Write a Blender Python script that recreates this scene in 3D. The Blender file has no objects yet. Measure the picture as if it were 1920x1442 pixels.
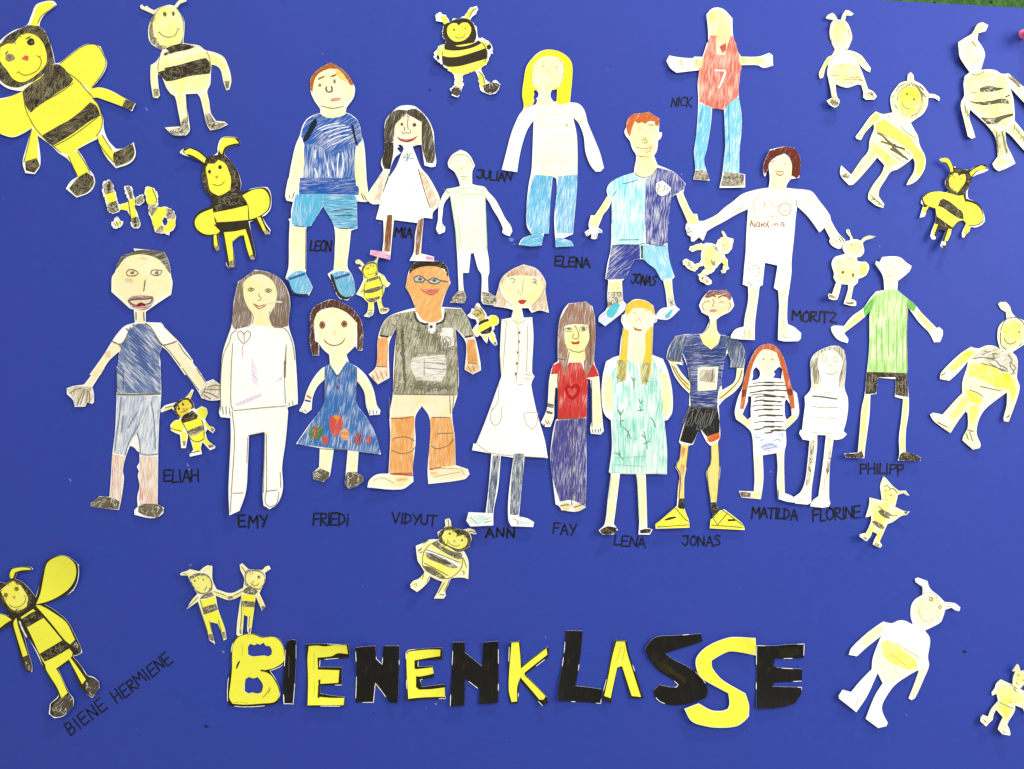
import bpy, math, random
import numpy as np
from mathutils import Vector, noise
from mathutils.geometry import delaunay_2d_cdt

# ------------------------------------------------------------------ camera
PX = 1.0 / 1920.0                 # one photo pixel on the poster, in metres
scene = bpy.context.scene
cam_data = bpy.data.cameras.new('camera')
cam = bpy.data.objects.new('camera', cam_data)
scene.collection.objects.link(cam)
cam_data.sensor_width = 36.0
cam_data.lens = 27.0
cam_data.clip_start = 0.01
cam_data.clip_end = 100
cam.location = (0, -27.0 / 36.0, 0)
cam.rotation_euler = (math.radians(90), 0, 0)
scene.camera = cam
scene.render.resolution_x = 1024
scene.render.resolution_y = 769

# ------------------------------------------------------------------ light
world = bpy.data.worlds.new('World')
scene.world = world
world.use_nodes = True
bg = world.node_tree.nodes['Background']
bg.inputs[0].default_value = (1.0, 0.985, 0.96, 1)
bg.inputs[1].default_value = 0.56
scene.view_settings.view_transform = 'Standard'
scene.view_settings.look = 'None'
scene.view_settings.exposure = 0.0
scene.view_settings.gamma = 1.0


def area(name, loc, target, sx, sy, power, col):
    d = bpy.data.lights.new(name, 'AREA')
    d.shape = 'RECTANGLE'
    d.size = sx
    d.size_y = sy
    d.energy = power
    d.color = col
    o = bpy.data.objects.new(name, d)
    scene.collection.objects.link(o)
    o.location = loc
    o.rotation_euler = (Vector(target) - Vector(loc)).to_track_quat('-Z', 'Y').to_euler()
    return o


area('window_light', (1.3, -1.05, 0.5), (0.2, 0, -0.1), 0.9, 0.9, 26.5, (1.0, 0.985, 0.96))
area('ceiling_light', (0.46, -0.5, 1.75), (0.3, 0, 0.1), 0.22, 0.12, 23, (1.0, 0.98, 0.95))
area('ceiling_light', (-0.9, -2.6, 2.0), (0, 0, 0), 1.2, 0.5, 32, (1.0, 0.97, 0.92))

# ------------------------------------------------------------------ materials
def lin(c, k=None):
    if k is None:
        k = 0.60 + 0.24 * ((0.35 * c[0] + 0.55 * c[1] + 0.1 * c[2]) / 255.0) ** 2
    return tuple((((v / 255.0) / 12.92) if v <= 10 else (((v / 255.0 + 0.055) / 1.055) ** 2.4)) * k for v in c) + (1,)


class NT:
    def __init__(s, name):
        s.m = bpy.data.materials.new(name)
        s.m.use_nodes = True
        s.t = s.m.node_tree
        s.t.nodes.clear()
        s.out = s.n('ShaderNodeOutputMaterial')
        s.b = s.n('ShaderNodeBsdfPrincipled')
        s.b.inputs['Specular IOR Level'].default_value = 0.12
        s.b.inputs['Roughness'].default_value = 0.75
        s.k(s.b.outputs[0], s.out.inputs[0])

    def n(s, t, **kw):
        x = s.t.nodes.new(t)
        for a, v in kw.items():
            setattr(x, a, v)
        return x

    def k(s, a, b):
        s.t.links.new(a, b)

    def coords(s):
        c = s.n('ShaderNodeTexCoord')
        m = s.n('ShaderNodeVectorMath', operation='SCALE')
        m.inputs[3].default_value = 1920.0
        s.k(c.outputs['Object'], m.inputs[0])
        return m.outputs[0]

    def noise(s, vec, scale, detail=2, rough=0.5, dist=0.0):
        x = s.n('ShaderNodeTexNoise')
        x.inputs['Scale'].default_value = scale
        x.inputs['Detail'].default_value = detail
        x.inputs['Roughness'].default_value = rough
        x.inputs['Distortion'].default_value = dist
        s.k(vec, x.inputs['Vector'])
        return x.outputs[0]

    def ramp(s, fac, a, b, ca=(0, 0, 0, 1), cb=(1, 1, 1, 1)):
        r = s.n('ShaderNodeMapRange')
        r.interpolation_type = 'SMOOTHSTEP'
        r.inputs[1].default_value = a
        r.inputs[2].default_value = b
        s.k(fac, r.inputs[0])
        return r.outputs[0]

    def mix(s, fac, a, b):
        x = s.n('ShaderNodeMix', data_type='RGBA')
        if isinstance(fac, float):
            x.inputs[0].default_value = fac
        else:
            s.k(fac, x.inputs[0])
        for i, v in ((6, a), (7, b)):
            if isinstance(v, tuple):
                x.inputs[i].default_value = v
            else:
                s.k(v, x.inputs[i])
        return x.outputs[2]

    def math(s, op, a, b):
        x = s.n('ShaderNodeMath', operation=op)
        for i, v in enumerate((a, b)):
            if isinstance(v, (int, float)):
                x.inputs[i].default_value = v
            else:
                s.k(v, x.inputs[i])
        return x.outputs[0]

    def bump(s, h, strength, dist):
        x = s.n('ShaderNodeBump')
        x.inputs['Strength'].default_value = strength
        x.inputs['Distance'].default_value = dist
        s.k(h, x.inputs['Height'])
        s.k(x.outputs[0], s.b.inputs['Normal'])


PAPER = (255, 254, 246)
_mats = {}


def crayon(col, cov=0.8, ang=0, sc=1.0, wob=1.0, paper=PAPER, dark=None, scrib=0):
    """hand-rubbed crayon or pencil: streaks along ang, paper showing through where cov is low"""
    key = (col, cov, ang, sc, wob, paper, dark, scrib)
    if key in _mats:
        return _mats[key]
    s = NT('crayon')
    v = s.coords()
    w = s.n('ShaderNodeVectorMath', operation='MULTIPLY_ADD')
    nn = s.n('ShaderNodeTexNoise')
    nn.inputs['Scale'].default_value = 0.035
    nn.inputs['Detail'].default_value = 2
    s.k(v, nn.inputs['Vector'])
    s.k(nn.outputs[1], w.inputs[0])
    w.inputs[1].default_value = (9 * wob,) * 3
    s.k(v, w.inputs[2])
    sc = sc * 0.74
    mp = s.n('ShaderNodeMapping')
    mp.inputs['Rotation'].default_value = (0, math.radians(ang), 0)
    s.k(w.outputs[0], mp.inputs[0])
    st = s.n('ShaderNodeVectorMath', operation='MULTIPLY')
    s.k(mp.outputs[0], st.inputs[0])
    st.inputs[1].default_value = (0.028 / sc, 0.0, 0.36 / sc)
    n1 = s.noise(st.outputs[0], 1.0, 3, 0.62)
    st2 = s.n('ShaderNodeVectorMath', operation='MULTIPLY')
    s.k(mp.outputs[0], st2.inputs[0])
    st2.inputs[1].default_value = (0.05 / sc, 0.0, 0.6 / sc)
    n2 = s.noise(st2.outputs[0], 1.0, 2, 0.6)
    nb = s.noise(v, 0.02, 2)          # pressure
    ng = s.noise(v, 0.8, 2, 0.7)      # paper tooth
    f = s.math('ADD', s.math('MULTIPLY', n1, 0.62), s.math('MULTIPLY', nb, 0.24))
    f = s.math('ADD', f, s.math('MULTIPLY', ng, 0.14))
    t = 0.5 + (0.5 - cov) * (0.24 if cov < 0.95 else 0.6)
    m1 = s.ramp(f, t - 0.09, t + 0.08)
    base = s.mix(0.72 * cov ** 1.15, lin(paper), lin(col))
    c = s.mix(m1, base, lin(col))
    dk = dark or tuple(int(q * 0.72) for q in col)
    m2 = s.ramp(n2, 0.52, 0.72)
    m2 = s.math('MULTIPLY', m2, 0.75 if dark else 0.5)
    m2 = s.math('MULTIPLY', m2, m1)
    c = s.mix(m2, c, lin(dk))
    at = s.n('ShaderNodeAttribute', attribute_name='edge')
    ne = s.noise(v, 0.42, 2, 0.6)
    e = s.math('ADD', at.outputs['Fac'], s.math('MULTIPLY', ne, 1.0))
    c = s.mix(s.ramp(e, 0.36, 0.58), lin((255, 253, 240)), c)
    s.k(c, s.b.inputs['Base Color'])
    s.bump(ng, 0.12, 0.0004)
    s.b.inputs['Roughness'].default_value = 0.6
    _mats[key] = s.m
    if scrib:
        s.m['scribble'] = scrib
    return s.m


def tint(col, amt=0.8, paper=PAPER):
    """smooth pale crayon tint with soft uneven patches"""
    key = ('t', col, amt, paper)
    col = tuple(255 * (q / 255.0) ** 1.4 for q in col)
    if key in _mats:
        return _mats[key]
    s = NT('crayon_tint')
    v = s.coords()
    nb = s.noise(v, 0.03, 3, 0.6, 0.6)
    ng = s.noise(v, 0.5, 3, 0.7)
    f = s.math('ADD', s.math('MULTIPLY', nb, 0.7), s.math('MULTIPLY', ng, 0.3))
    m = s.ramp(f, 0.52 - amt * 0.25, 0.86 - amt * 0.2)
    c = s.mix(m, s.mix(0.3 + amt * 0.35, lin(paper), lin(col)), lin(col))
    at = s.n('ShaderNodeAttribute', attribute_name='soft')
    e = s.math('ADD', at.outputs['Fac'], s.math('MULTIPLY', ng, 0.5))
    c = s.mix(s.ramp(e, 0.05, 0.75), lin((255, 253, 234)), c)
    s.k(c, s.b.inputs['Base Color'])
    s.bump(ng, 0.1, 0.0004)
    _mats[key] = s.m
    return s.m


def ink(col, rough=0.6):
    key = ('i', col, rough)
    if key in _mats:
        return _mats[key]
    s = NT('pen_ink')
    v = s.coords()
    ng = s.noise(v, 0.35, 3, 0.7)
    c = s.mix(s.ramp(ng, 0.3, 0.75), lin(col), lin(tuple(min(255, int(q * 1.0 + 34)) for q in col)))
    s.k(c, s.b.inputs['Base Color'])
    s.b.inputs['Roughness'].default_value = rough
    _mats[key] = s.m
    return s.m


def paper_mat(name='white_paper', tone=((255, 255, 250), (255, 254, 241))):
    s = NT(name)
    v = s.coords()
    ng = s.noise(v, 0.45, 4, 0.7)
    nb = s.noise(v, 0.015, 2)
    c = s.mix(s.ramp(nb, 0.35, 0.65), lin(tone[0], 0.85), lin(tone[1], 0.82))
    s.k(c, s.b.inputs['Base Color'])
    s.bump(ng, 0.15, 0.0004)
    return s.m


MP = paper_mat()
MP2 = paper_mat('cream_paper', ((255, 253, 216), (253, 248, 190)))


def card_mat():
    s = NT('blue_cardboard')
    v = s.coords()
    ng = s.noise(v, 0.35, 5, 0.75)
    nb = s.noise(v, 0.004, 3, 0.6)
    n3 = s.noise(v, 0.05, 3, 0.7)
    c = s.mix(s.ramp(ng, 0.3, 0.7), (0.0225, 0.0435, 0.277, 1), (0.0285, 0.0535, 0.31, 1))
    c = s.mix(s.ramp(nb, 0.35, 0.65), c, (0.030, 0.048, 0.295, 1))
    c = s.mix(s.math('MULTIPLY', s.ramp(n3, 0.4, 0.65), 0.6), c, (0.025, 0.055, 0.30, 1))
    n4 = s.noise(v, 0.09, 2, 0.6)
    c = s.mix(s.math('MULTIPLY', s.ramp(n4, 0.5, 0.7), 0.5), c, (0.034, 0.047, 0.31, 1))
    s.k(c, s.b.inputs['Base Color'])
    s.b.inputs['Roughness'].default_value = 0.55
    s.b.inputs['Specular IOR Level'].default_value = 0.13
    s.bump(ng, 0.22, 0.0005)
    return s.m


MCARD = card_mat()

# ------------------------------------------------------------------ mesh helpers
def link(o):
    scene.collection.objects.link(o)
    return o


def mesh_obj(name, verts, faces, mat, parent=None, smooth=True):
    me = bpy.data.meshes.new(name)
    me.from_pydata(verts, [], faces)
    me.materials.append(mat)
    if smooth:
        me.polygons.foreach_set('use_smooth', [True] * len(me.polygons))
    me.update()
    o = link(bpy.data.objects.new(name, me))
    if parent is not None:
        o.parent = parent
    return o


def pts(s):
    return [tuple(float(q) for q in a.split(',')) for a in s.split()]


def smooth_closed(p, step, corner=48.0, closed=True):
    n = len(p)
    out = []
    cosc = math.cos(math.radians(corner))

    def sharp(i):
        if not closed and (i <= 0 or i >= n - 1):
            return True
        a, b, c = p[(i - 1) % n], p[i % n], p[(i + 1) % n]
        u = (b[0] - a[0], b[1] - a[1])
        v = (c[0] - b[0], c[1] - b[1])
        lu, lv = math.hypot(*u), math.hypot(*v)
        if lu < 1e-6 or lv < 1e-6:
            return True
        return (u[0] * v[0] + u[1] * v[1]) / (lu * lv) < cosc
    for i in range(n if closed else n - 1):
        p1, p2 = p[i], p[(i + 1) % n]
        L = math.hypot(p2[0] - p1[0], p2[1] - p1[1])
        if L < 1e-6:
            continue
        p0 = p[(i - 1) % n] if (closed or i > 0) else p1
        p3 = p[(i + 2) % n] if (closed or i < n - 2) else p2

        def tan(a, b, c):
            # tangent at b, length-limited
            d = (c[0] - a[0], c[1] - a[1])
            l = math.hypot(*d) or 1
            return (d[0] / l * L, d[1] / l * L)
        t1 = (p2[0] - p1[0], p2[1] - p1[1]) if sharp(i) else tan(p0, p1, p2)
        t2 = (p2[0] - p1[0], p2[1] - p1[1]) if sharp(i + 1 if closed else i + 1) else tan(p1, p2, p3)
        m = max(1, int(L / step))
        for k in range(m):
            t = k / m
            h1, h2 = 2 * t**3 - 3 * t**2 + 1, t**3 - 2 * t**2 + t
            h3, h4 = -2 * t**3 + 3 * t**2, t**3 - t**2
            out.append((h1 * p1[0] + h2 * t1[0] + h3 * p2[0] + h4 * t2[0],
                        h1 * p1[1] + h2 * t1[1] + h3 * p2[1] + h4 * t2[1]))
    if not closed:
        out.append(p[-1])
    return out


def W(x, y, h):
    """photo pixel on the poster plane and height above the poster (both px) -> metres"""
    return ((x - 960.0) * PX, -h * PX, (721.0 - y) * PX)


def ribbon(p, w, taper=True, seed=0):
    """polyline in px -> quads; returns (verts2d, faces)"""
    rnd = random.Random(seed)
    vs, fs = [], []
    n = len(p)
    for i, (x, y) in enumerate(p):
        a = p[max(0, i - 1)]
        b = p[min(n - 1, i + 1)]
        d = (b[0] - a[0], b[1] - a[1])
        l = math.hypot(*d) or 1
        ww = w * (0.82 + 0.36 * rnd.random()) * 0.5
        if taper and (i == 0 or i == n - 1):
            ww *= 0.6
        nx, ny = -d[1] / l * ww, d[0] / l * ww
        vs += [(x + nx, y + ny), (x - nx, y - ny)]
        if i:
            k = 2 * i
            fs.append((k - 2, k - 1, k + 1, k))
    return vs, fs


PEN = (84, 74, 62)
_seed = [0]


def grow(p, d):
    """push a closed outline outwards by d px (small outlines stay as they are)"""
    n = len(p)
    ar = sum(p[i][0] * p[(i + 1) % n][1] - p[(i + 1) % n][0] * p[i][1] for i in range(n)) / 2
    if abs(ar) < 200:
        return p
    sg = 1 if ar > 0 else -1
    out = []
    for i in range(n):
        a, b = p[i - 1], p[(i + 1) % n]
        dx, dy = b[0] - a[0], b[1] - a[1]
        l = math.hypot(dx, dy) or 1
        out.append((p[i][0] + sg * dy / l * d, p[i][1] - sg * dx / l * d))
    return out


def pip(p, poly):
    c = False
    x, y = p
    j = len(poly) - 1
    for i in range(len(poly)):
        xi, yi = poly[i]
        xj, yj = poly[j]
        if (yi > y) != (yj > y) and x < (xj - xi) * (y - yi) / (yj - yi) + xi:
            c = not c
        j = i
    return c


class Fig:
    """one paper cutout glued on the poster"""

    def __init__(s, name, label, cat, crop, group=None, z=0.0, jag=0.0, lift=1.0, step=4.0):
        _seed[0] += 1
        s.seed = _seed[0]
        s.name, s.label, s.cat, s.group = name, label, cat, group
        x0, y0, x1, y1 = crop
        s.k = min(1920.0 / (x1 - x0), 1442.0 / (y1 - y0))
        s.x0, s.y0 = x0, y0
        s.z, s.jag, s.lift, s.step = z, jag, lift, step
        s.body = MP
        s.outs, s.holes, s.regs, s.lines, s.dots = [], [], [], [], []

    def c(s, *crop):
        s.k = min(1920.0 / (crop[2] - crop[0]), 1442.0 / (crop[3] - crop[1]))
        s.x0, s.y0 = crop[0], crop[1]
        return s

    def P(s, t):
        return [(s.x0 + a[0] / s.k, s.y0 + a[1] / s.k) for a in (pts(t) if isinstance(t, str) else t)]

    def o(s, *ts, corner=48):
        for t in ts:
            p = smooth_closed(s.P(t), s.step, corner)
            if s.jag:
                r = random.Random(s.seed)
                p = smooth_closed(p, 2.4, 0)
                p = [(a + r.uniform(-1, 1) * s.jag, b + r.uniform(-1, 1) * s.jag) for a, b in p]
            s.outs.append(p)
        return s

    def limb(s, *ts):
        """outline made of a thick tapered stroke: x,y,width ..."""
        for t in ts:
            s.outs.append(s._limb(t))
        return s

    def _limb(s, t):
        q = pts(t)
        c = s.P([(a[0], a[1]) for a in q])
        w = [a[2] / s.k for a in q]
        L, R = [], []
        n = len(c)
        for i in range(n):
            a, b = c[max(0, i - 1)], c[min(n - 1, i + 1)]
            d = (b[0] - a[0], b[1] - a[1])
            l = math.hypot(*d) or 1
            nx, ny = -d[1] / l * w[i] / 2, d[0] / l * w[i] / 2
            L.append((c[i][0] + nx, c[i][1] + ny))
            R.append((c[i][0] - nx, c[i][1] - ny))
        return smooth_closed(L + R[::-1], s.step, 55)

    def h(s, *ts):
        for t in ts:
            s.holes.append(smooth_closed(s.P(t), s.step))
        return s

    def r(s, name, mat, *ts, corner=48, label=None, jag=0.0):
        for t in ts:
            p = smooth_closed(s.P(t), s.step, corner)
            if jag:
                r = random.Random(s.seed + len(s.regs))
                p = smooth_closed(p, 2.4, 0)
                p = [(a + r.uniform(-1, 1) * jag, b + r.uniform(-1, 1) * jag) for a, b in p]
            s.regs.append((name, mat, p, label))
        return s

    def rl(s, name, mat, *ts, label=None):
        for t in ts:
            s.regs.append((name, mat, s._limb(t), label))
        return s

    def l(s, t, w=1.4, col=PEN, name='pencil_lines'):
        for q in t.split('|'):
            if q.strip():
                s.lines.append((name, col, w, smooth_closed(s.P(q), 3.0, 60, False)))
        return s

    def d(s, name, col, *ells):
        """filled ellipses cx,cy,rx,ry[,deg]"""
        for e in ells:
            s.dots.append((name, col, (s.x0 + e[0] / s.k, s.y0 + e[1] / s.k, e[2] / s.k, e[3] / s.k) + tuple(e[4:])))
        return s

    def hatch(s, x0, y0, x1, y1, n, ln, ang, w=1.2, col=PEN, name='scribble', amp=0.25, seed=1):
        """a run of back-and-forth strokes along the line (x0,y0)-(x1,y1)"""
        r = random.Random(seed)
        ca, sa = math.cos(math.radians(ang)), -math.sin(math.radians(ang))
        p = []
        for i in range(n):
            t = i / max(1, n - 1)
            x, y = x0 + (x1 - x0) * t, y0 + (y1 - y0) * t
            sgn = 1 if i % 2 else -1
            hl = ln * 0.5 * (1 + r.uniform(-amp, amp)) * sgn
            p.append((x + ca * hl, y + sa * hl))
        s.lines.append((name, col, w, smooth_closed(s.P(p), 3.0, 170, False)))
        return s

    def hgt(s, x, y):
        v = Vector((x * 0.011 + s.seed * 7.3, y * 0.011, s.seed * 1.7))
        n1 = noise.noise(v)
        dx, dy = (x - s.cx) / s.rx, (y - s.cy) / s.ry
        e = min(1.3, math.hypot(dx, dy))
        a = math.atan2(dy, dx)
        ed = 0.5 + 0.5 * math.sin(a * 2 + s.seed * 2.1)
        return s.z + 0.9 + s.lift * (2.0 * (n1 + 0.5) + 4.2 * e ** 3 * ed * min(1.0, s.rx / 60 + 0.3))

    def auto_scribble(s, reg, tri, co):
        rnd = random.Random(s.seed * 13)
        for ri, ts in sorted(reg.items()):
            mode = s.regs[ri][1].get('scribble', 0)
            if not mode or s.regs[ri][0].startswith('hair'):
                continue
            poly = s.regs[ri][2]
            ar = [abs((co[b][0] - co[a][0]) * (co[c][1] - co[a][1]) - (co[b][1] - co[a][1]) * (co[c][0] - co[a][0])) / 2 for a, b, c in ts]
            tot = sum(ar)
            n = min(45, int(tot / 40))
            for k in range(n):
                t = rnd.choices(ts, ar)[0]
                cx = sum(co[i][0] for i in t) / 3
                cy = sum(co[i][1] for i in t) / 3
                R = rnd.uniform(1.8, 5.0)
                a0, tw = rnd.uniform(0, 6.28), rnd.choice((-1, 1))
                asp, th = rnd.uniform(0.35, 0.8), rnd.uniform(0, 3.14)
                q = []
                for j in range(9):
                    a = a0 + tw * j * 0.62
                    ex, ey = R * math.cos(a) * 1.3, R * math.sin(a) * asp
                    q.append((cx + ex * math.cos(th) - ey * math.sin(th) + j * 0.4, cy + ex * math.sin(th) + ey * math.cos(th)))
                q = [pp for pp in q if pip(pp, poly) and any(pip(pp, o) for o in s.outs)]
                if len(q) < 4:
                    continue
                if mode == 1:
                    col = (132, 121, 90) if k % 3 else (30, 26, 20)
                else:
                    col = (96, 88, 66) if k % 3 else (222, 214, 186)
                s.lines.append(('scribble', col, rnd.uniform(0.6, 1.1), q))

    def white_edge(s):
        rnd = random.Random(s.seed)
        for o in s.outs + s.holes:
            n = len(o)
            run, on = [], False
            for i in range(n + 1):
                p = o[i % n]
                v = noise.noise(Vector((p[0] * 0.03, p[1] * 0.03, s.seed * 3.1)))
                if v > 0.2:
                    run.append(p)
                else:
                    if len(run) > 2:
                        s.lines.append(('white_edge', MP, 1.2, run))
                    run = []
            if len(run) > 2:
                s.lines.append(('white_edge', MP, 1.2, run))

    def done(s):
        if s.name == 'paper_letter' and s.regs and s.regs[0][0] in ('outline', 'black_fill'):
            xs = [p[0] for o in s.outs for p in o]
            ys = [p[1] for o in s.outs for p in o]
            a, b, c, d = min(xs) - 5, min(ys) - 5, max(xs) + 5, max(ys) + 5
            r0 = s.regs[0]
            s.regs[0] = (r0[0], r0[1], [(a, b), (c, b), (c, d), (a, d)], r0[3])
            s.white_edge()
        allp = [p for o in s.outs for p in o]
        xs = [p[0] for p in allp]
        ys = [p[1] for p in allp]
        s.cx, s.cy = (min(xs) + max(xs)) / 2, (min(ys) + max(ys)) / 2
        s.rx, s.ry = max(8, (max(xs) - min(xs)) / 2), max(8, (max(ys) - min(ys)) / 2)
        root = link(bpy.data.objects.new(s.name, None))
        root.empty_display_size = 0.01
        root['label'] = s.label
        root['category'] = s.cat
        if s.group:
            root['group'] = s.group
        O = Vector(W(s.cx, s.cy, s.z))
        root.location = O
        if not any(q[0] in ('outline', 'black_fill') for q in s.regs):
            s.regs = [(a, b, grow(p, 0.9) if b not in (MP, MP2) else p, l) for a, b, p, l in s.regs]
        polys = s.outs + s.holes + [r[2] for r in s.regs]
        vin, ein = [], []
        for p in polys:
            b = len(vin)
            vin += [Vector(q) for q in p]
            ein += [(b + i, b + (i + 1) % len(p)) for i in range(len(p))]
        g = 5.5
        y = min(ys) + g / 2
        row = 0
        rr = random.Random(s.seed)
        while y < max(ys):
            x = min(xs) + (g / 2 if row % 2 else 0)
            while x < max(xs):
                vin.append(Vector((x + rr.uniform(-1, 1), y + rr.uniform(-1, 1))))
                x += g
            y += g
            row += 1
        co, _, tri, _, _, _ = delaunay_2d_cdt(vin, ein, [], 0, 1e-4)
        cen = np.array([[(co[t[0]][k] + co[t[1]][k] + co[t[2]][k]) / 3 for k in (0, 1)] for t in tri])

        def inside(p):
            """non-zero winding test of every triangle centre"""
            P = np.array(p)
            Q = np.roll(P, -1, axis=0)
            wn = np.zeros(len(cen), dtype=int)
            for (ax, ay), (bx, by) in zip(P, Q):
                side = (bx - ax) * (cen[:, 1] - ay) - (cen[:, 0] - ax) * (by - ay)
                wn += ((ay <= cen[:, 1]) & (by > cen[:, 1]) & (side > 0)).astype(int)
                wn -= ((ay > cen[:, 1]) & (by <= cen[:, 1]) & (side < 0)).astype(int)
            return wn != 0
        no, nh = len(s.outs), len(s.holes)
        ok = np.zeros(len(tri), dtype=bool)
        for p in polys[:no]:
            ok |= inside(p)
        for p in polys[no:no + nh]:
            ok &= ~inside(p)
        own = np.full(len(tri), -1)
        for i, p in enumerate(polys[no + nh:]):
            own[inside(p)] = i
        keep, reg = [], {}
        for ti, t in enumerate(tri):
            if ok[ti]:
                keep.append(t)
                if own[ti] >= 0:
                    reg.setdefault(int(own[ti]), []).append(t)

        def lw(x, y, h):
            return tuple(Vector(W(x, y, h)) - O)
        # paper sheet with thickness
        used = sorted({i for t in keep for i in t})
        ix = {v: i for i, v in enumerate(used)}
        n = len(used)
        vs = []
        hs = {}
        for v in used:
            hs[v] = s.hgt(co[v][0], co[v][1])
            vs.append(lw(co[v][0], co[v][1], hs[v]))
        for v in used:
            vs.append(lw(co[v][0], co[v][1], hs[v] - 0.55))
        fs, edges = [], {}
        for t in keep:
            a, b, c = t
            ar = (co[b][0] - co[a][0]) * (co[c][1] - co[a][1]) - (co[b][1] - co[a][1]) * (co[c][0] - co[a][0])
            if ar > 0:
                a, b, c = a, c, b
            # px y is down; front faces look towards -Y
            fs.append((ix[a], ix[b], ix[c]))
            fs.append((ix[c] + n, ix[b] + n, ix[a] + n))
            for e in ((a, b), (b, c), (c, a)):
                edges[e] = edges.get(e, 0) + 1
        for (a, b), k in list(edges.items()):
            if (b, a) not in edges:
                fs.append((ix[b], ix[a], ix[a] + n, ix[b] + n))
        mesh_obj('paper', vs, fs, s.body, root, smooth=False)
        sides = {}
        for ti, t in enumerate(tri):
            if ok[ti]:
                for e in ((t[0], t[1]), (t[1], t[2]), (t[2], t[0])):
                    sides.setdefault(tuple(sorted(e)), []).append(int(own[ti]))
        for ri, ts in sorted(reg.items()):
            nm, mat, _, lab = s.regs[ri]
            u = sorted({i for t in ts for i in t})
            jx = {v: i for i, v in enumerate(u)}
            rv = [lw(co[v][0], co[v][1], hs[v] + 0.13) for v in u]
            rf = []
            for t in ts:
                a, b, c = t
                ar = (co[b][0] - co[a][0]) * (co[c][1] - co[a][1]) - (co[b][1] - co[a][1]) * (co[c][0] - co[a][0])
                if ar > 0:
                    b, c = c, b
                rf.append((jx[a], jx[b], jx[c]))
            ob = mesh_obj(nm, rv, rf, mat, root)
            hard = any(q[0] in ('outline', 'black_fill') for q in s.regs)
            P = np.array([[co[v][0], co[v][1]] for v in u])
            dmin = np.full(len(P), 1e9)
            rim = []
            size = 0.0
            for t in ts:
                for e in ((t[0], t[1]), (t[1], t[2]), (t[2], t[0])):
                    if len(sides[tuple(sorted(e))]) < 2 or -1 in sides[tuple(sorted(e))]:
                        rim.append(e)
                size += abs((co[t[1]][0] - co[t[0]][0]) * (co[t[2]][1] - co[t[0]][1]) - (co[t[1]][1] - co[t[0]][1]) * (co[t[2]][0] - co[t[0]][0])) / 2
            if size < 260:
                hard = True
            if not hard:
                for a_, b_ in rim:
                    a_, b_ = np.array(co[a_][:]), np.array(co[b_][:])
                    d_ = b_ - a_
                    t_ = np.clip(((P - a_) @ d_) / max(1e-9, float(d_ @ d_)), 0, 1)
                    q_ = P - a_ - t_[:, None] * d_
                    dmin = np.minimum(dmin, (q_ ** 2).sum(1))
                dmin = np.sqrt(dmin)
            for an, sc_ in (('edge', 5.0), ('soft', 15.0)):
                at = ob.data.attributes.new(an, 'FLOAT', 'POINT')
                at.data.foreach_set('value', np.ones(len(P)) if hard else np.clip(dmin / (sc_ if an == 'edge' else max(2.0, min(sc_, float(dmin.max()) * 1.05))), 0, 1))
            if lab:
                ob['label'] = lab
        for di, (nm, col, e) in enumerate(s.dots):
            cx, cy, rx, ry = e[:4]
            th = math.radians(e[4]) if len(e) > 4 else 0
            N = 14
            v2 = [(cx, cy)]
            rr = random.Random(di + s.seed)
            for i in range(N):
                a = 2 * math.pi * i / N
                q = 1 + rr.uniform(-0.1, 0.1)
                ex, ey = rx * math.cos(a) * q, ry * math.sin(a) * q
                v2.append((cx + ex * math.cos(th) - ey * math.sin(th), cy + ex * math.sin(th) + ey * math.cos(th)))
            vv = [lw(x, y, s.hgt(x, y) + 0.3 + 0.02 * di) for x, y in v2]
            ob = mesh_obj(nm, vv, [(0, i % N + 1, (i - 1) % N + 1) for i in range(1, N + 1)], mcol(col), root)
            for an in ('edge', 'soft'):
                ob.data.attributes.new(an, 'FLOAT', 'POINT').data.foreach_set('value', [1.0] * (N + 1))
        s.auto_scribble(reg, tri, co)
        bag = {}
        for li, (nm, col, w, p) in enumerate(s.lines):
            v2, f2 = ribbon(p, w, seed=li)
            V, F = bag.setdefault((nm, col), ([], []))
            b = len(V)
            V += [lw(x, y, s.hgt(x, y) + 0.36 + 0.003 * (li % 90)) for x, y in v2]
            F += [tuple(b + q for q in f[::-1]) for f in f2]
        for (nm, col), (V, F) in bag.items():
            ob = mesh_obj(nm, V, F, mcol(col), root, smooth=False)
            if nm in ('pencil_lines', 'scribble', 'white_edge', 'top_stripe', 'dress_flowers', 'skirt_pattern', 'belly_lines', 'face_lines', 'eye_outline', 'shirt_lettering', 'badge_mark', 'shirt_badge', 'shorts_badge', 'smudge') or nm in ('mouth', 'nose', 'eye', 'eyebrow', 'glasses_frame', 'hood_shading') and False:
                ob['kind'] = 'stuff'
        return root


def mcol(c):
    return ink(c) if isinstance(c, tuple) else c


# ------------------------------------------------------------------ palette
YEL = crayon((255, 252, 78), 0.97, 20, 1.6, 0.6, dark=(252, 240, 66))
PAL = tint((253, 249, 160), 0.75)        # pale yellow on weak drawings
CRM = tint((255, 248, 200), 0.75)        # cream skin
SKN = tint((252, 236, 190), 0.8)
def BLK(a=0, cov=0.66, sc=0.9, wob=2.2):
    return crayon((66, 57, 42), cov, a, sc, wob, paper=(214, 202, 150) if cov < 0.96 else (70, 60, 40), dark=(34, 29, 22), scrib=1 if cov < 0.96 else 0)
def GRY(a=0, cov=0.7, sc=1.0, wob=1.2, col=(138, 128, 100)):
    return crayon(col, cov, a, sc, wob, paper=(250, 244, 222), scrib=2)
RED = (206, 84, 70)
DK = (46, 40, 34)
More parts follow.
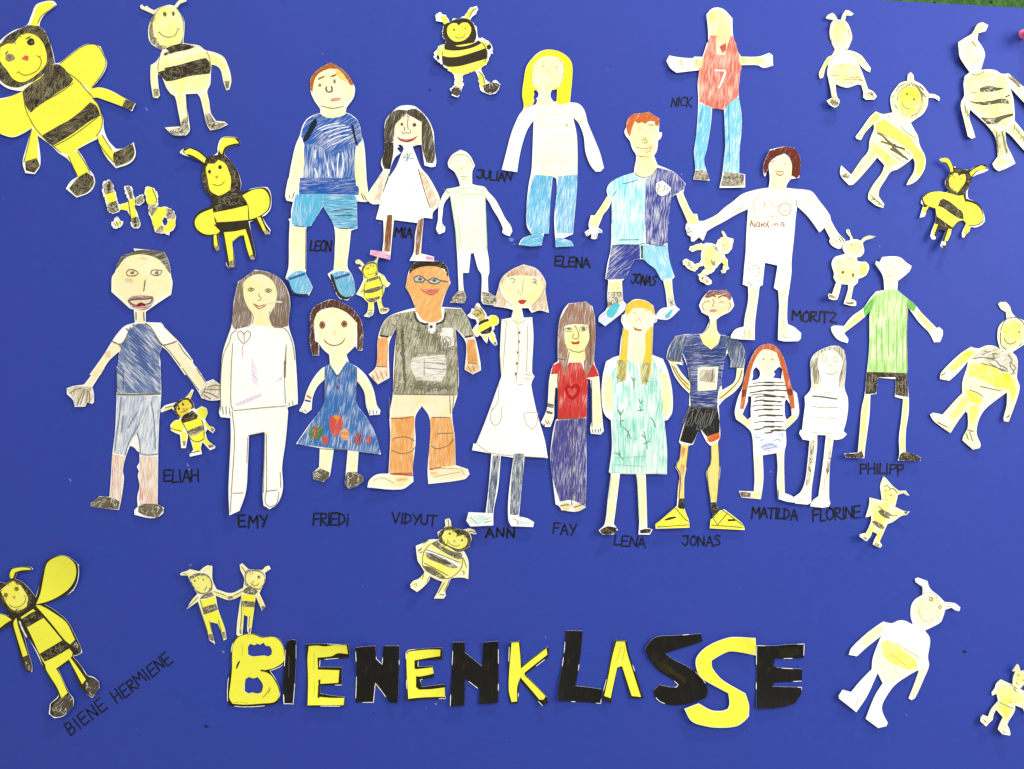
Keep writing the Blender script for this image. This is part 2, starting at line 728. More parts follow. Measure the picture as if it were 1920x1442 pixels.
# ------------------------------------------------------------------ poster and board behind it
def slab(name, x0, y0, x1, y1, hb, hf, mat, parent=None, top=None):
    # top: (y at x0, y at x1) for a slanted upper edge
    ya, yb = top if top else (y0, y0)
    f = [W(x0, ya, hf), W(x1, yb, hf), W(x1, y1, hf), W(x0, y1, hf)]
    b = [W(x0, ya, hb), W(x1, yb, hb), W(x1, y1, hb), W(x0, y1, hb)]
    v = f + b
    return mesh_obj(name, v, [(3, 2, 1, 0), (4, 5, 6, 7), (0, 1, 5, 4), (1, 2, 6, 5), (2, 3, 7, 6), (3, 0, 4, 7)], mat, parent, False)


poster = slab('poster', -120, 0, 1990, 1560, -1.2, 0, MCARD, top=(-96, 19))
poster['label'] = 'large blue cardboard poster covered with glued paper figures and bees'
poster['category'] = 'poster'
# green pin board behind the poster
def green_board():
    s = NT('green_board')
    v = s.coords()
    n1 = s.noise(v, 0.12, 5, 0.75)
    n2 = s.noise(v, 0.5, 3, 0.7)
    c = s.mix(s.ramp(n1, 0.35, 0.7), lin((44, 86, 36)), lin((80, 124, 54)))
    vv = s.n('ShaderNodeTexVoronoi')
    vv.inputs['Scale'].default_value = 0.035
    s.k(v, vv.inputs['Vector'])
    c = s.mix(s.ramp(vv.outputs['Distance'], 0.16, 0.08), c, lin((24, 40, 22)))
    c = s.mix(s.math('MULTIPLY', s.ramp(n2, 0.66, 0.74), 0.6), c, lin((150, 180, 120)))
    s.k(c, s.b.inputs['Base Color'])
    s.bump(n1, 0.5, 0.002)
    return s.m


board = slab('wall', -900, -700, 2900, 2300, -30, -2.6, green_board())
board['kind'] = 'structure'

# ------------------------------------------------------------------ marker lettering on the cardboard
FONT = {
    'A': '0,1 .5,0 1,1|.18,.66 .85,.62', 'B': '.05,1 .1,0|.08,.02 .75,.1 .7,.42 .1,.5|.1,.5 .85,.58 .8,.92 .05,1', 'C': '.95,.12 .5,0 .1,.4 .2,.9 .9,.95',
    'D': '.1,1 .12,0|.05,.02 .8,.2 .9,.65 .1,1', 'E': '.95,0 .1,.03 .05,1 .95,.97|.08,.5 .85,.47', 'F': '.1,1 .12,.02 1,0|.12,.5 .8,.45', 'H': '.08,0 .05,1|.9,0 .92,1|.05,.52 .95,.47',
    'I': '.5,0 .5,1', 'i': '.5,.3 .5,1|.45,.02 .6,.06', 'J': '.2,.05 .95,0|.85,.02 .8,.8 .5,1 .05,.75', 'K': '.1,0 .08,1|.9,0 .15,.55 .95,1', 'L': '.12,0 .05,1 .95,.95', 'M': '.02,1 .1,0 .5,.6 .88,0 .98,1',
    'N': '.05,1 .1,0 .88,1 .95,0', 'O': '.5,0 .1,.3 .1,.8 .5,1 .9,.7 .88,.2 .5,0', 'P': '.1,1 .12,.02|.05,.05 .8,.05 .85,.4 .12,.55', 'R': '.1,1 .12,.02|.05,.04 .8,.05 .8,.38 .12,.52 .95,1',
    'S': '.9,.08 .4,0 .1,.25 .8,.55 .8,.88 .05,1', 'T': '0,.03 1,0|.5,.02 .48,1', 'U': '.08,0 .1,.8 .5,1 .88,.8 .92,0', 'V': '.02,0 .45,1 .98,0', 'Y': '.02,0 .5,.45|1,0 .35,1', 'Z': '.05,.12 .5,0 .9,.2 .1,.95 .98,1',
}
MARK = ink((16, 20, 34), 0.5)


def marker(word, x0, y0, x1, y1, ang=0.0, w=3.0, gap=0.16, slant=0.0, widths=None):
    """hand lettering; (x0,y0)-(x1,y1) is the box of the unrotated word, ang turns it about (x0,y1)"""
    w *= 1.08
    rnd = random.Random(sum(map(ord, word)) + int(x0))
    wd = []
    for ch in word:
        wd.append({'I': 0.35, 'i': 0.4, ' ': 0.9, 'M': 1.25, 'L': 0.8}.get(ch, 1.0))
    tot = sum(wd) + gap * (len(word) - 1)
    u = (x1 - x0) / tot
    V, F = [], []
    px = x0
    h = y1 - y0
    ca, sa = math.cos(math.radians(ang)), -math.sin(math.radians(ang))
    li = 0
    for ch, k in zip(word, wd):
        if ch != ' ':
            jy, js = rnd.uniform(-0.05, 0.05) * h, rnd.uniform(0.92, 1.05)
            tl = rnd.uniform(-0.06, 0.06) + slant
            for st in FONT[ch].split('|'):
                q = []
                for a, b in pts(st):
                    yy = y0 + jy + b * h * js
                    xx = px + a * k * u + (y1 - yy) * tl
                    dx, dy = xx - x0, yy - y1
                    q.append((x0 + dx * ca - dy * sa, y1 + dx * sa + dy * ca))
                sm = smooth_closed(q, 2.5, 52, False)
                v2, f2 = ribbon(sm, w, False, li)
                b = len(V)
                V += [W(x, y, 0.12 + 0.01 * (li % 7)) for x, y in v2]
                F += [tuple(b + i for i in f[::-1]) for f in f2]
                for e in (sm[0], sm[-1]):          # round pen ends
                    b = len(V)
                    V += [W(e[0] + w * .5 * math.cos(t * math.pi / 4), e[1] + w * .5 * math.sin(t * math.pi / 4), 0.115 + 0.01 * (li % 7)) for t in range(8)]
                    F.append(tuple(b + t for t in range(8)))
                li += 1
        px += (k + gap) * u
    return mesh_obj('handwritten_name', V, F, MARK, poster, False)


marker('LEON', 581, 451, 621, 471, w=3.2, gap=0.02, slant=.1)
marker('MIA', 739, 427, 772, 446, w=3.6, gap=.15, slant=.1)
marker('JULIAN', 893, 318, 959, 335, -5, w=3.2, gap=.05)
marker('NICK', 1258, 183, 1297, 201, w=2.7, gap=.12, slant=.12)
marker('ELENA', 1040, 481, 1106, 500, -2, w=3.6, gap=.08)
marker('JONAS', 1182, 513, 1229, 531, -6, w=3.2, gap=.05, slant=.1)
marker('MORITZ', 1485, 582, 1568, 602, -3, w=3.6, gap=.08)
marker('ELIAH', 307, 881, 373, 904, 1, w=3.4, gap=.1)
marker('EMY', 447, 966, 502, 989, w=3.6, gap=.28)
marker('FRIEDi', 586, 962, 654, 985, -1, w=3.4, gap=.03)
marker('VIDYUT', 735, 961, 818, 981, -4, w=3.0, gap=.08)
marker('ANN', 911, 990, 965, 1007, -1, w=3.8, gap=.3)
marker('FAY', 1036, 981, 1080, 1001, -4, w=3.0, gap=.15)
marker('LENA', 1151, 1004, 1210, 1023, -4, w=3.0, gap=.1)
marker('JONAS', 1278, 1004, 1352, 1023, 0, w=3.0, gap=.15)
marker('MATILDA', 1409, 951, 1495, 972, -2, w=3.4, gap=.08)
marker('FLORINE', 1523, 955, 1614, 977, 4, w=3.4, gap=.06)
marker('PHILIPP', 1612, 869, 1696, 889, -1, w=3.2, gap=.08)
marker('BIENE', 133, 1356, 220, 1380, 37, w=3.0, gap=.28)
marker('HERMIENE', 220, 1296, 352, 1320, 37, w=3.0, gap=.22)


# dried glue, scuffs and specks on the cardboard
def specks():
    r = random.Random(5)
    def blob(name, x, y, rad, mat, lab=None, ang=0, asp=1.0):
        V = [W(x, y, 0.1)]
        ca, sa = math.cos(ang), math.sin(ang)
        n = 9
        for i in range(n):
            q = rad * r.uniform(0.6, 1.2)
            a = 2 * math.pi * i / n
            ex, ey = q * asp * math.cos(a), q * math.sin(a)
            V.append(W(x + ex * ca - ey * sa, y + ex * sa + ey * ca, 0.1))
        return V, [(0, (i % n) + 1, (i - 1) % n + 1) for i in range(1, n + 1)]
    pale, dark = ink((112, 124, 196), 0.5), ink((24, 28, 60), 0.6)
    V, F = [], []
    for x, y, rd, a, asp in ((959, 449, 3.5, .5, 1.3), (952, 441, 1.2, .8, 2.2), (965, 458, 1.4, 0, 2), (275, 205, 1.6, 1.2, 2.4), (132, 900, 1.6, .9, 2.5), (352, 872, 2.0, 1.2, 2), (356, 880, 1.6, .4, 2.2), (353, 848, 1.3, 0, 1.4), (418, 1222, 2.0, .6, 1.6), (357, 1060, 1.5, -.8, 2.2), (817, 1320, 1.8, .2, 2), (799, 1326, 1.1, 0, 1), (1278, 327, 1.6, 0, 1), (1649, 462, 1.2, 0, 1), (1445, 884, 1.4, 1.5, 1.6), (712, 418, 1.2, .5, 1.5), (470, 1310, 1.2, .5, 1.5), (272, 820, .9, .5, 1), (1023, 1195, 1.1, 1.2, 1.6), (1290, 470, 1, 0, 1), (1700, 1340, 1.1, 1, 1.5), (605, 100, 1.1, 0, 1.2), (1140, 130, 1.1, 0, 1.2), (680, 1100, 1, 0, 1)):
        v, f = blob('', x, y, rd, None, None, a, asp)
        F += [tuple(len(V) + i for i in q) for q in f]
        V += v
    for i in range(150):
        v, f = blob('', r.uniform(0, 1920), r.uniform(0, 1442), r.uniform(.35, .8), None)
        F += [tuple(len(V) + i for i in q) for q in f]
        V += v
    o = mesh_obj('pale_specks', V, F, pale, poster, False)
    o['kind'] = 'stuff'
    V, F = [], []
    for x, y, rd in ((1808, 1222, 3.2), (387, 1362, 3.2), (806, 169, 2.4), (1400, 1374, 1.2), (700, 1337, 1.3), (945, 1255, 1.4), (1093, 474, 1.2), (1160, 1040, 1.1), (300, 700, 1.0)):
        v, f = blob('', x, y, rd, None, None, .6, 1.3)
        F += [tuple(len(V) + i for i in q) for q in f]
        V += v
    for i in range(60):
        v, f = blob('', r.uniform(0, 1920), r.uniform(0, 1442), r.uniform(.35, .75), None)
        F += [tuple(len(V) + i for i in q) for q in f]
        V += v
    o = mesh_obj('dark_specks', V, F, dark, poster, False)
    o['kind'] = 'stuff'


specks()


# pink pin at the right edge
def lathe(name, prof, mat, parent, n=28):
    """profile of (height above poster, radius) in px, axis towards the camera"""
    V, F = [], []
    for h, r in prof:
        for i in range(n):
            a = 2 * math.pi * i / n
            V.append((r * math.cos(a) * PX, -h * PX, r * math.sin(a) * PX))
    for j in range(len(prof) - 1):
        for i in range(n):
            a, b = j * n + i, j * n + (i + 1) % n
            F.append((a, b, b + n, a + n))
    F.append(tuple(range(n))[::-1])
    F.append(tuple(range((len(prof) - 1) * n, len(prof) * n)))
    return mesh_obj(name, V, F, mat, parent)


pin = link(bpy.data.objects.new('push_pin', None))
pin.location = W(1914, 66, 0)
pin.rotation_euler = (math.radians(8), 0, math.radians(4))
pin['label'] = 'pink plastic push pin in the cardboard near the upper right corner'
pin['category'] = 'push pin'
mpin = NT('pink_plastic')
mpin.b.inputs['Base Color'].default_value = lin((250, 120, 155), 0.85)
mpin.b.inputs['Roughness'].default_value = 0.28
mpin.b.inputs['Specular IOR Level'].default_value = 0.5
mst = NT('steel')
mst.b.inputs['Base Color'].default_value = (.6, .6, .6, 1)
mst.b.inputs['Metallic'].default_value = 1
mst.b.inputs['Roughness'].default_value = 0.25
lathe('needle', [(-3, 0.6), (10, 0.9)], mst.m, pin)
lathe('grip', [(4, 8.2), (6.5, 8.6), (8, 7.2), (12, 5.2), (20, 4.8), (25, 6.0)], mpin.m, pin)
lathe('head', [(24.5, 8), (26, 12.4), (28.5, 13.3), (31, 12.6), (32.3, 9.8), (31.6, 6.0), (31.2, 1.0)], mpin.m, pin)
# ------------------------------------------------------------------ bees, upper left
BG = 'paper bees glued round the class'
f = Fig('paper_bee', 'largest yellow and black paper bee, head tilted, in the upper left corner', 'paper bee', (0, 0, 280, 380), BG)
f.o('-60,300 0,305 40,265 100,222 195,182 225,120 260,40 310,18 350,10 390,14 410,40 370,72 320,110 290,160 285,190 330,235 362,310 385,390 398,455 430,450 500,395 590,330 660,316 720,335 748,400 768,450 748,520 690,600 655,636 720,628 800,652 890,702 975,745 950,798 880,765 760,720 690,698 662,705 705,755 740,850 745,920 775,1000 830,1062 880,1060 960,1018 972,1110 930,1165 830,1200 760,1120 715,1030 698,992 640,1020 555,1065 600,1130 640,1210 668,1245 678,1310 640,1370 550,1408 474,1345 510,1290 555,1262 520,1180 480,1130 420,1090 370,1040 270,965 285,1060 290,1180 255,1242 190,1235 170,1160 195,1050 232,915 160,960 100,982 30,965 -60,920 -60,720 80,690 172,652 130,650 60,632 0,590 -60,540')
f.r('wing', YEL, '430,460 510,395 600,332 660,322 712,340 742,405 752,460 740,515 685,600 640,640 600,600 530,565 480,520',
    '-60,740 80,695 170,655 180,720 210,820 238,905 160,952 100,974 30,958 -60,915')
f.r('arm', YEL, '630,645 720,632 800,660 905,715 880,765 760,720 690,695 660,700', '232,915 270,965 268,1060 272,1140 185,1160 205,1050')
f.r('leg', YEL, '480,1110 550,1078 600,1150 645,1235 560,1262 525,1180', '700,960 745,990 800,1070 835,1092 815,1160 760,1110 712,1030')
f.r('head', BLK(60), '-60,330 10,320 50,270 110,230 200,190 280,190 325,240 355,315 378,400 385,455 340,500 280,560 200,600 130,625 60,612 5,570 -60,520', corner=60)
f.r('face', YEL, '10,400 15,345 60,318 110,310 145,262 190,245 250,255 300,300 330,370 335,440 315,480 260,535 200,575 150,585 100,560 60,500 20,450')
f.r('body', YEL, '170,655 200,620 400,500 470,520 560,575 625,650 700,740 735,850 720,930 690,975 600,1030 490,1095 440,1080 370,1030 270,950 230,870 190,780')
f.r('black_stripe', BLK(75), '175,650 235,600 300,560 345,500 395,465 440,475 525,570 500,605 430,650 370,690 320,725 260,765 225,802 195,760 178,700')
f.r('black_stripe', BLK(28), '310,965 420,900 530,840 650,735 690,760 718,825 640,865 520,950 430,1005 380,1035 340,1010')
f.r('hand', BLK(20), '190,1155 265,1130 285,1180 250,1230 195,1215', '905,715 968,745 945,790 880,765')
f.r('foot', BLK(60), '500,1345 560,1270 620,1232 665,1260 668,1315 620,1370 550,1395', '820,1090 880,1065 950,1028 962,1100 925,1150 830,1185 812,1130')
f.r('antenna', YEL, '225,180 250,115 268,55 310,30 350,18 395,30 370,62 320,100 285,150 270,185')
f.d('eye', DK, (225, 302, 28, 26)); f.d('eye', GRY(40, .8), (78, 415, 32, 28))
f.d('eye_spot', (120, 100, 70), (232, 304, 10, 8), (78, 414, 12, 9))
f.r('nose', crayon((235, 110, 80), .9), '155,425 185,395 210,405 205,440')
f.l('188,282 225,262|45,395 65,368', 2.2, DK).l('265,400 285,408 300,400|285,405 300,440 285,490 240,525 180,540 140,518|125,528 148,510', 1.6, (170, 90, 40), 'mouth')
f.l('170,655 190,780 235,880 290,955 380,1040 440,1090|400,500 470,515 560,575 625,650 700,740 735,850 725,920 690,975|230,790 320,725 430,665 530,595|310,965 480,870 660,740|385,1045 520,970 700,840|195,182 330,240 372,360 395,465|430,460 510,395 600,332 690,325 745,400 762,455 735,530 660,630|275,170 300,120 370,70 405,40|232,915 205,1050 178,1160|490,1110 530,1200 560,1260|555,1075 610,1160 650,1240|700,980 715,1030 815,1160|730,960 800,1070')
f.done()

f = Fig('paper_bee', 'pale cream paper bee with two dark stripes, upright beside the biggest bee', 'paper bee', (250, 0, 450, 260), BG)
f.body = MP2
f.o('80,75 100,58 125,85 150,72 185,98 230,118 265,98 350,70 400,65 440,75 475,35 515,3 545,0 572,28 540,40 500,55 465,97 500,150 535,215 540,290 528,400 525,452 600,465 690,480 750,525 830,545 900,570 950,605 985,680 1010,760 1020,850 1000,930 970,942 940,860 910,730 870,690 815,675 808,760 800,880 770,950 790,1050 812,1180 865,1262 960,1275 990,1300 900,1345 810,1362 775,1310 745,1200 700,1020 670,978 555,985 560,1080 585,1250 597,1370 560,1418 450,1422 400,1395 345,1338 430,1330 510,1325 480,1180 440,1010 400,985 350,915 310,820 260,770 258,800 268,900 285,1000 260,1030 215,1020 190,880 182,760 185,680 240,645 285,570 305,520 250,500 175,440 158,320 185,220 225,160 130,118 90,100')
f.r('head', GRY(80, .62), '172,330 190,225 240,140 300,95 375,78 440,95 475,100 528,215 532,300 518,370 515,455 330,505 285,510 185,440')
f.r('face', PAL, '215,240 260,140 300,100 400,75 450,100 500,180 520,260 515,380 490,450 380,485 330,495 280,460 235,400 215,330')
f.r('body', PAL, '300,560 500,590 700,520 770,540 800,620 805,700 800,860 760,945 660,975 550,980 430,985 350,910 270,765 270,640')
f.r('arm', PAL, '770,560 880,590 950,650 990,740 1000,840 945,845 920,740 860,680 810,665', '190,690 265,650 258,780 270,930 215,930 195,800')
f.r('leg', PAL, '450,1000 545,990 560,1150 575,1260 520,1280', '690,990 765,970 800,1160 755,1190')
f.r('neck_band', BLK(8, .9), '345,510 400,485 520,465 650,490 560,520 430,545 330,578 320,565 375,535', label='dark scribbled band below the head')
f.r('black_stripe', BLK(12, .8), '330,715 460,690 600,650 755,612 790,650 805,700 795,765 600,790 420,840 350,848 300,800 262,760 340,735', label='broad dark stripe across the belly')
f.r('foot', GRY(60, .5), '520,1260 570,1230 585,1370 545,1412 440,1415 380,1370 500,1340', '755,1190 800,1180 860,1270 980,1290 900,1340 815,1350 780,1300')
f.r('hand', GRY(80, .6), '215,930 268,930 275,1005 225,1015', '945,845 1005,840 995,920 970,925')
f.d('eye', (120, 105, 40), (337, 158, 18, 24, -20), (427, 155, 15, 22))
f.l('260,345 285,335|270,335 310,375 380,392 440,370 470,310 490,315|465,300 480,312', 1.3, (120, 110, 60), 'mouth')
f.l('765,535 795,600 808,690|285,570 262,680 265,760|555,985 575,1250|530,1270 520,1360 440,1400|555,1260 550,1340|770,1200 800,1330 960,1290|795,1195 850,1280', 1.1)
f.done()

f = Fig('paper_bee', 'bright yellow bee with thick black outline and round wings, above the 4b sign', 'paper bee', (180, 240, 530, 520), BG)
f.o('832,255 840,238 870,215 925,203 1000,225 1085,292 1110,280 1150,265 1180,240 1178,205 1200,125 1240,92 1340,90 1385,115 1400,165 1330,178 1275,200 1240,255 1300,320 1370,420 1405,540 1395,600 1420,618 1500,590 1600,572 1660,575 1690,630 1700,710 1690,790 1640,850 1610,862 1650,930 1695,990 1685,1035 1640,1040 1580,970 1530,900 1490,912 1505,1020 1530,1130 1550,1240 1530,1285 1490,1270 1460,1180 1420,1040 1330,1105 1320,1130 1345,1260 1350,1350 1300,1365 1262,1320 1270,1260 1248,1150 1228,1025 1185,1030 1190,1110 1200,1180 1170,1195 1135,1160 1128,1040 1060,1045 980,1000 945,930 955,870 1000,810 1120,755 1120,690 1065,620 1030,520 1035,420 1045,345 990,320 920,290 870,275')
f.r('outline', BLK(70, .99), '860,250 870,215 925,203 1000,225 1085,292 1180,262 1195,200 1210,130 1250,95 1340,92 1390,115 1400,165 1330,180 1275,205 1240,260 1300,320 1370,420 1402,540 1395,605 1500,595 1600,575 1655,590 1690,650 1695,720 1680,790 1610,855 1640,930 1690,1000 1680,1035 1640,1040 1580,970 1530,900 1480,905 1530,1130 1550,1240 1530,1285 1490,1270 1460,1180 1420,1040 1330,1105 1345,1260 1350,1350 1300,1365 1270,1320 1248,1150 1228,1025 1185,1030 1200,1180 1170,1195 1135,1160 1128,1040 1060,1045 980,1000 945,930 955,870 1000,810 1120,755 1120,690 1065,620 1030,520 1035,420 1045,345 990,320 920,290')
f.r('wing', YEL, '1410,660 1510,605 1610,590 1655,625 1680,690 1670,780 1610,840 1550,870 1490,888 1470,740', '965,880 1010,830 1130,780 1150,900 1200,1000 1180,1020 1070,1030 985,985 958,930')
f.r('head', BLK(65, .85), '1075,300 1150,268 1230,270 1300,330 1370,430 1400,560 1390,620 1300,620 1310,500 1290,430 1250,340 1190,310 1150,345 1090,350 1070,395 1088,520 1110,610 1130,660 1060,600 1035,510 1040,390')
f.r('face', YEL, '1070,395 1090,350 1150,350 1185,310 1250,345 1290,430 1308,500 1300,600 1240,640 1185,658 1110,610 1085,500')
f.r('antenna', YEL, '870,240 925,210 1000,240 1070,300 1055,345 990,300 930,270 885,265', '1190,190 1215,125 1250,100 1340,98 1385,150 1320,160 1250,190 1220,260 1200,235')
f.r('body', YEL, '1130,820 1300,790 1470,750 1480,890 1320,905 1170,912 1140,860')
f.r('black_stripe', BLK(10, .9), '1125,680 1190,660 1300,630 1400,630 1455,710 1470,740 1330,770 1140,820')
f.r('black_stripe', BLK(10, .99), '1140,935 1300,915 1475,890 1470,965 1360,990 1215,1010')
f.r('leg', YEL, '1240,1010 1350,1000 1450,980 1490,1100 1525,1225 1490,1240 1460,1150 1435,1040 1400,1040 1320,1100 1335,1280 1290,1290 1265,1150', '1140,1040 1165,1025 1180,1140 1145,1140', '1560,870 1595,865 1650,990 1625,1000')
f.r('foot', GRY(40, .6, col=(150, 140, 110)), '1290,1290 1335,1285 1340,1345 1295,1350', '1490,1240 1528,1235 1540,1270 1505,1278', '1145,1145 1185,1140 1195,1180 1165,1188', '1625,1000 1665,990 1685,1025 1645,1035')
f.d('eye', DK, (1103, 428, 15, 19), (1204, 382, 18, 21))
f.r('nose', crayon((240, 150, 50), .9), '1150,475 1185,458 1178,498')
f.l('1130,545 1180,560 1225,545 1248,512', 1.5, (150, 120, 30), 'mouth')
f.l('1148,860 1170,905|1475,750 1480,885', 1.0)
f.done()

# 4b sign, ragged edges
SG = 'small ragged 4b characters'
f = Fig('paper_numeral', 'ragged paper numeral 4 with yellow and grey patches, left of the striped letter b', 'paper numeral', (180, 240, 530, 520), SG, jag=1.3)
f.o('80,560 95,520 130,505 165,530 180,590 200,650 215,730 240,745 310,720 320,690 290,640 282,570 310,555 355,570 370,660 390,690 430,655 470,650 485,700 450,745 400,750 380,750 400,830 430,900 430,960 375,978 345,950 335,870 310,800 240,790 230,815 165,835 120,800 115,740 90,670 75,610')
f.r('yellow_patch', YEL, '100,645 180,620 205,700 125,735', '235,760 330,715 340,690 380,690 395,860 345,880 320,790 240,790')
f.r('grey_patch', GRY(60, .6, col=(150, 142, 112)), '85,560 130,515 165,545 175,615 100,640', '125,740 205,710 225,800 165,825 125,800', '292,575 325,565 350,600 365,685 335,690', '388,700 440,662 475,665 470,715 420,740 390,735', '345,880 405,865 425,910 420,950 370,960')
f.l('100,640 180,618|125,738 205,708|320,700 330,790 345,880|345,880 400,862|384,690 390,740')
f.hatch(130, 535, 140, 620, 12, 50, 60, 1.3, DK); f.hatch(140, 740, 210, 800, 12, 50, 40, 1.2, DK); f.hatch(380, 880, 390, 950, 10, 50, 70, 1.2, DK); f.hatch(325, 580, 345, 680, 9, 28, 80, 1.4, DK)
f.done()
f = Fig('paper_full_stop', 'tiny ragged paper dot below the numeral 4, yellow and grey', 'paper dot', (180, 240, 530, 520), None, jag=1.2)
f.o('150,910 175,895 200,860 225,870 240,890 265,905 260,940 225,970 180,965 160,940')
f.r('yellow_patch', YEL, '190,910 235,905 240,935 205,955')
f.l('175,915 205,960|200,900 225,960|235,900 245,935')
f.done()
f = Fig('paper_letter', 'ragged paper small letter b with round hole, yellow and grey stripes, at the 4b sign', 'paper letter', (180, 240, 530, 520), SG, jag=1.3)
f.o('490,600 515,570 560,580 590,620 605,690 600,765 650,765 710,775 770,830 785,900 770,970 720,1010 720,1050 690,1030 640,1020 580,1015 560,960 540,880 520,820 510,740 490,660')
f.h('645,900 665,865 690,875 700,910 685,945 660,940')
f.r('yellow_patch', YEL, '500,620 530,580 575,610 595,700 580,740 510,745', '570,780 640,770 690,780 680,850 640,880 640,930 600,980 570,970 550,880', '700,940 710,900 775,880 775,960 720,1000 650,1015 660,960')
f.r('grey_patch', GRY(30, .5), '515,745 580,745 600,775 550,850 525,820', '690,780 740,800 775,850 765,880 700,880 690,850', '600,980 640,940 670,970 640,1015 580,1010')
f.l('555,590 590,690 585,740')
f.done()
# ------------------------------------------------------------------ children, upper row
CH = 'paper children of the class'
BLUE1 = (30, 88, 178)
f = Fig('paper_child', 'paper boy with ginger hair, dark blue shirt, light blue shorts and blue slippers', 'paper figure', (525, 110, 700, 345), CH)
f.o('590,50 640,80 720,130 790,200 830,270 868,345 862,430 840,480 770,570 760,625 820,650 890,710 930,800 945,890 970,980 985,1100 1005,1442 260,1442 100,1442 140,1200 185,1000 230,890 260,780 310,700 380,655 465,628 465,585 400,490 360,400 350,300 362,220 420,150 500,95')
f.r('shirt', crayon((44, 104, 196), .66, 35, 1.3), '250,900 300,740 380,670 470,640 560,680 680,670 760,640 840,680 900,740 935,860 945,950 910,990 870,1010 870,1450 235,1450 270,1200 285,960')
f.r('shirt', crayon((50, 112, 198), .6, 88, 1.3), '285,1000 420,1000 560,1080 640,1130 760,1000 875,1000 868,1450 250,1450 280,1200')
f.r('skin', CRM, '470,640 470,590 400,480 365,380 355,300 400,200 500,120 620,120 700,160 800,260 860,350 840,450 770,550 755,640 700,665 560,680', '180,1010 225,950 270,970 275,1200 250,1450 110,1450 140,1200', '880,1040 950,960 970,1060 1000,1450 870,1450')
f.r('hair', crayon((196, 108, 34), .85, 30, dark=(120, 55, 15)), '590,52 640,80 720,130 790,200 830,270 848,320 820,310 760,240 690,170 620,120 520,135 440,180 400,240 380,320 372,390 352,330 360,230 420,150 500,95')
f.r('hair', crayon((255, 215, 60), .6, 30), '640,120 700,160 770,250 800,290 700,240 650,180', label='yellow hair tuft on the forehead')
f.r('black_stripe', crayon((28, 42, 52), .95, 60), '410,690 425,740 385,820 320,930 275,970 270,940 320,840 370,740', '820,755 845,770 870,880 895,980 912,1025 880,990 850,900')
f.l('440,245 480,225 520,212|585,215 620,205 655,190', 3, (150, 90, 50), 'eyebrow').d('eye', (150, 170, 90), (462, 310, 20, 20), (632, 270, 17, 28)).d('pupil', (70, 80, 60), (462, 314, 9, 10), (632, 268, 5, 14))
f.l('540,325 532,355 545,385 570,392 600,380 605,345 590,320', 3, (110, 80, 50), 'nose').d('mouth', (222, 150, 130), (642, 474, 62, 20, -8))
f.l('580,478 640,470 700,462', 1.2, (160, 90, 80)).l('470,545 600,575 740,555|465,640 480,650|755,630 770,645')
f.l('430,820 520,780 680,745|470,830 600,790 760,770|520,860 680,810 800,790|560,900 700,850 820,820|540,960 680,900 800,880|600,1000 700,950 810,905', 2.2, (215, 225, 245))
f.l('680,1090 665,1200 660,1365|720,1080 730,1200 710,1360|540,1190 565,1360|600,1190 620,1290|410,1050 400,1150|400,1260 430,1360', 2.6, (225, 232, 248))
f.c(525, 335, 700, 570)
f.o('105,0 1000,0 1020,150 1035,230 1005,275 960,275 890,265 893,578 860,585 820,600 800,800 780,1020 830,1110 862,1230 865,1320 780,1402 690,1385 650,1330 600,1190 552,1100 620,1050 632,870 625,560 500,322 362,545 310,560 305,1060 300,1090 350,1180 382,1255 340,1345 250,1345 145,1325 130,1240 80,1150 110,1020 115,700 125,500 108,478 140,460 140,380 160,275 90,262 72,215 85,100', corner=40)
f.r('skin', CRM, '110,0 240,0 235,160 170,170 165,265 95,255 78,210 90,100', '870,0 995,0 1015,160 1030,230 990,265 920,225 890,160', '130,550 305,560 300,880 295,1080 120,1080 118,800', '630,570 818,600 800,830 775,1070 620,1060 632,870')
f.r('shirt', crayon((42, 100, 192), .7, 4, 1.3), '240,0 870,0 875,80 905,110 905,190 800,185 600,180 480,180 230,185 232,100')
f.r('shorts', crayon((95, 195, 235), .68, 85, 1.2, dark=(70, 165, 215)), '190,190 480,185 540,190 500,300 355,545 290,560 150,530 150,440')
f.r('shorts', crayon((85, 185, 228), .66, 0, 1.2, dark=(60, 150, 205)), '520,190 860,200 890,260 888,575 700,575 625,540 500,300')
f.r('slipper', crayon((110, 195, 232), .72, 70), '95,1150 200,1070 290,1080 345,1180 375,1255 335,1320 250,1330 170,1310 120,1200', '585,1100 700,1070 800,1080 825,1120 858,1240 860,1320 770,1370 700,1355 650,1280')
f.r('slipper_strap', crayon((40, 100, 170), .85, 15), '110,1150 290,1085 300,1110 120,1175', '625,1140 800,1085 812,1112 640,1165')
f.r('slipper_sole', BLK(60, .98), '92,1160 115,1180 150,1280 180,1315 250,1330 340,1330 320,1352 230,1342 145,1325 120,1250', '582,1100 610,1120 650,1250 700,1340 770,1370 830,1350 780,1385 700,1375 650,1310 605,1200')
f.l('120,195 118,240|175,160 150,240|940,170 965,235 975,255|970,195 1005,260|170,548 290,562|305,580 300,1050|680,570 760,578 850,565|630,425 840,425|620,372 840,350')
f.done()

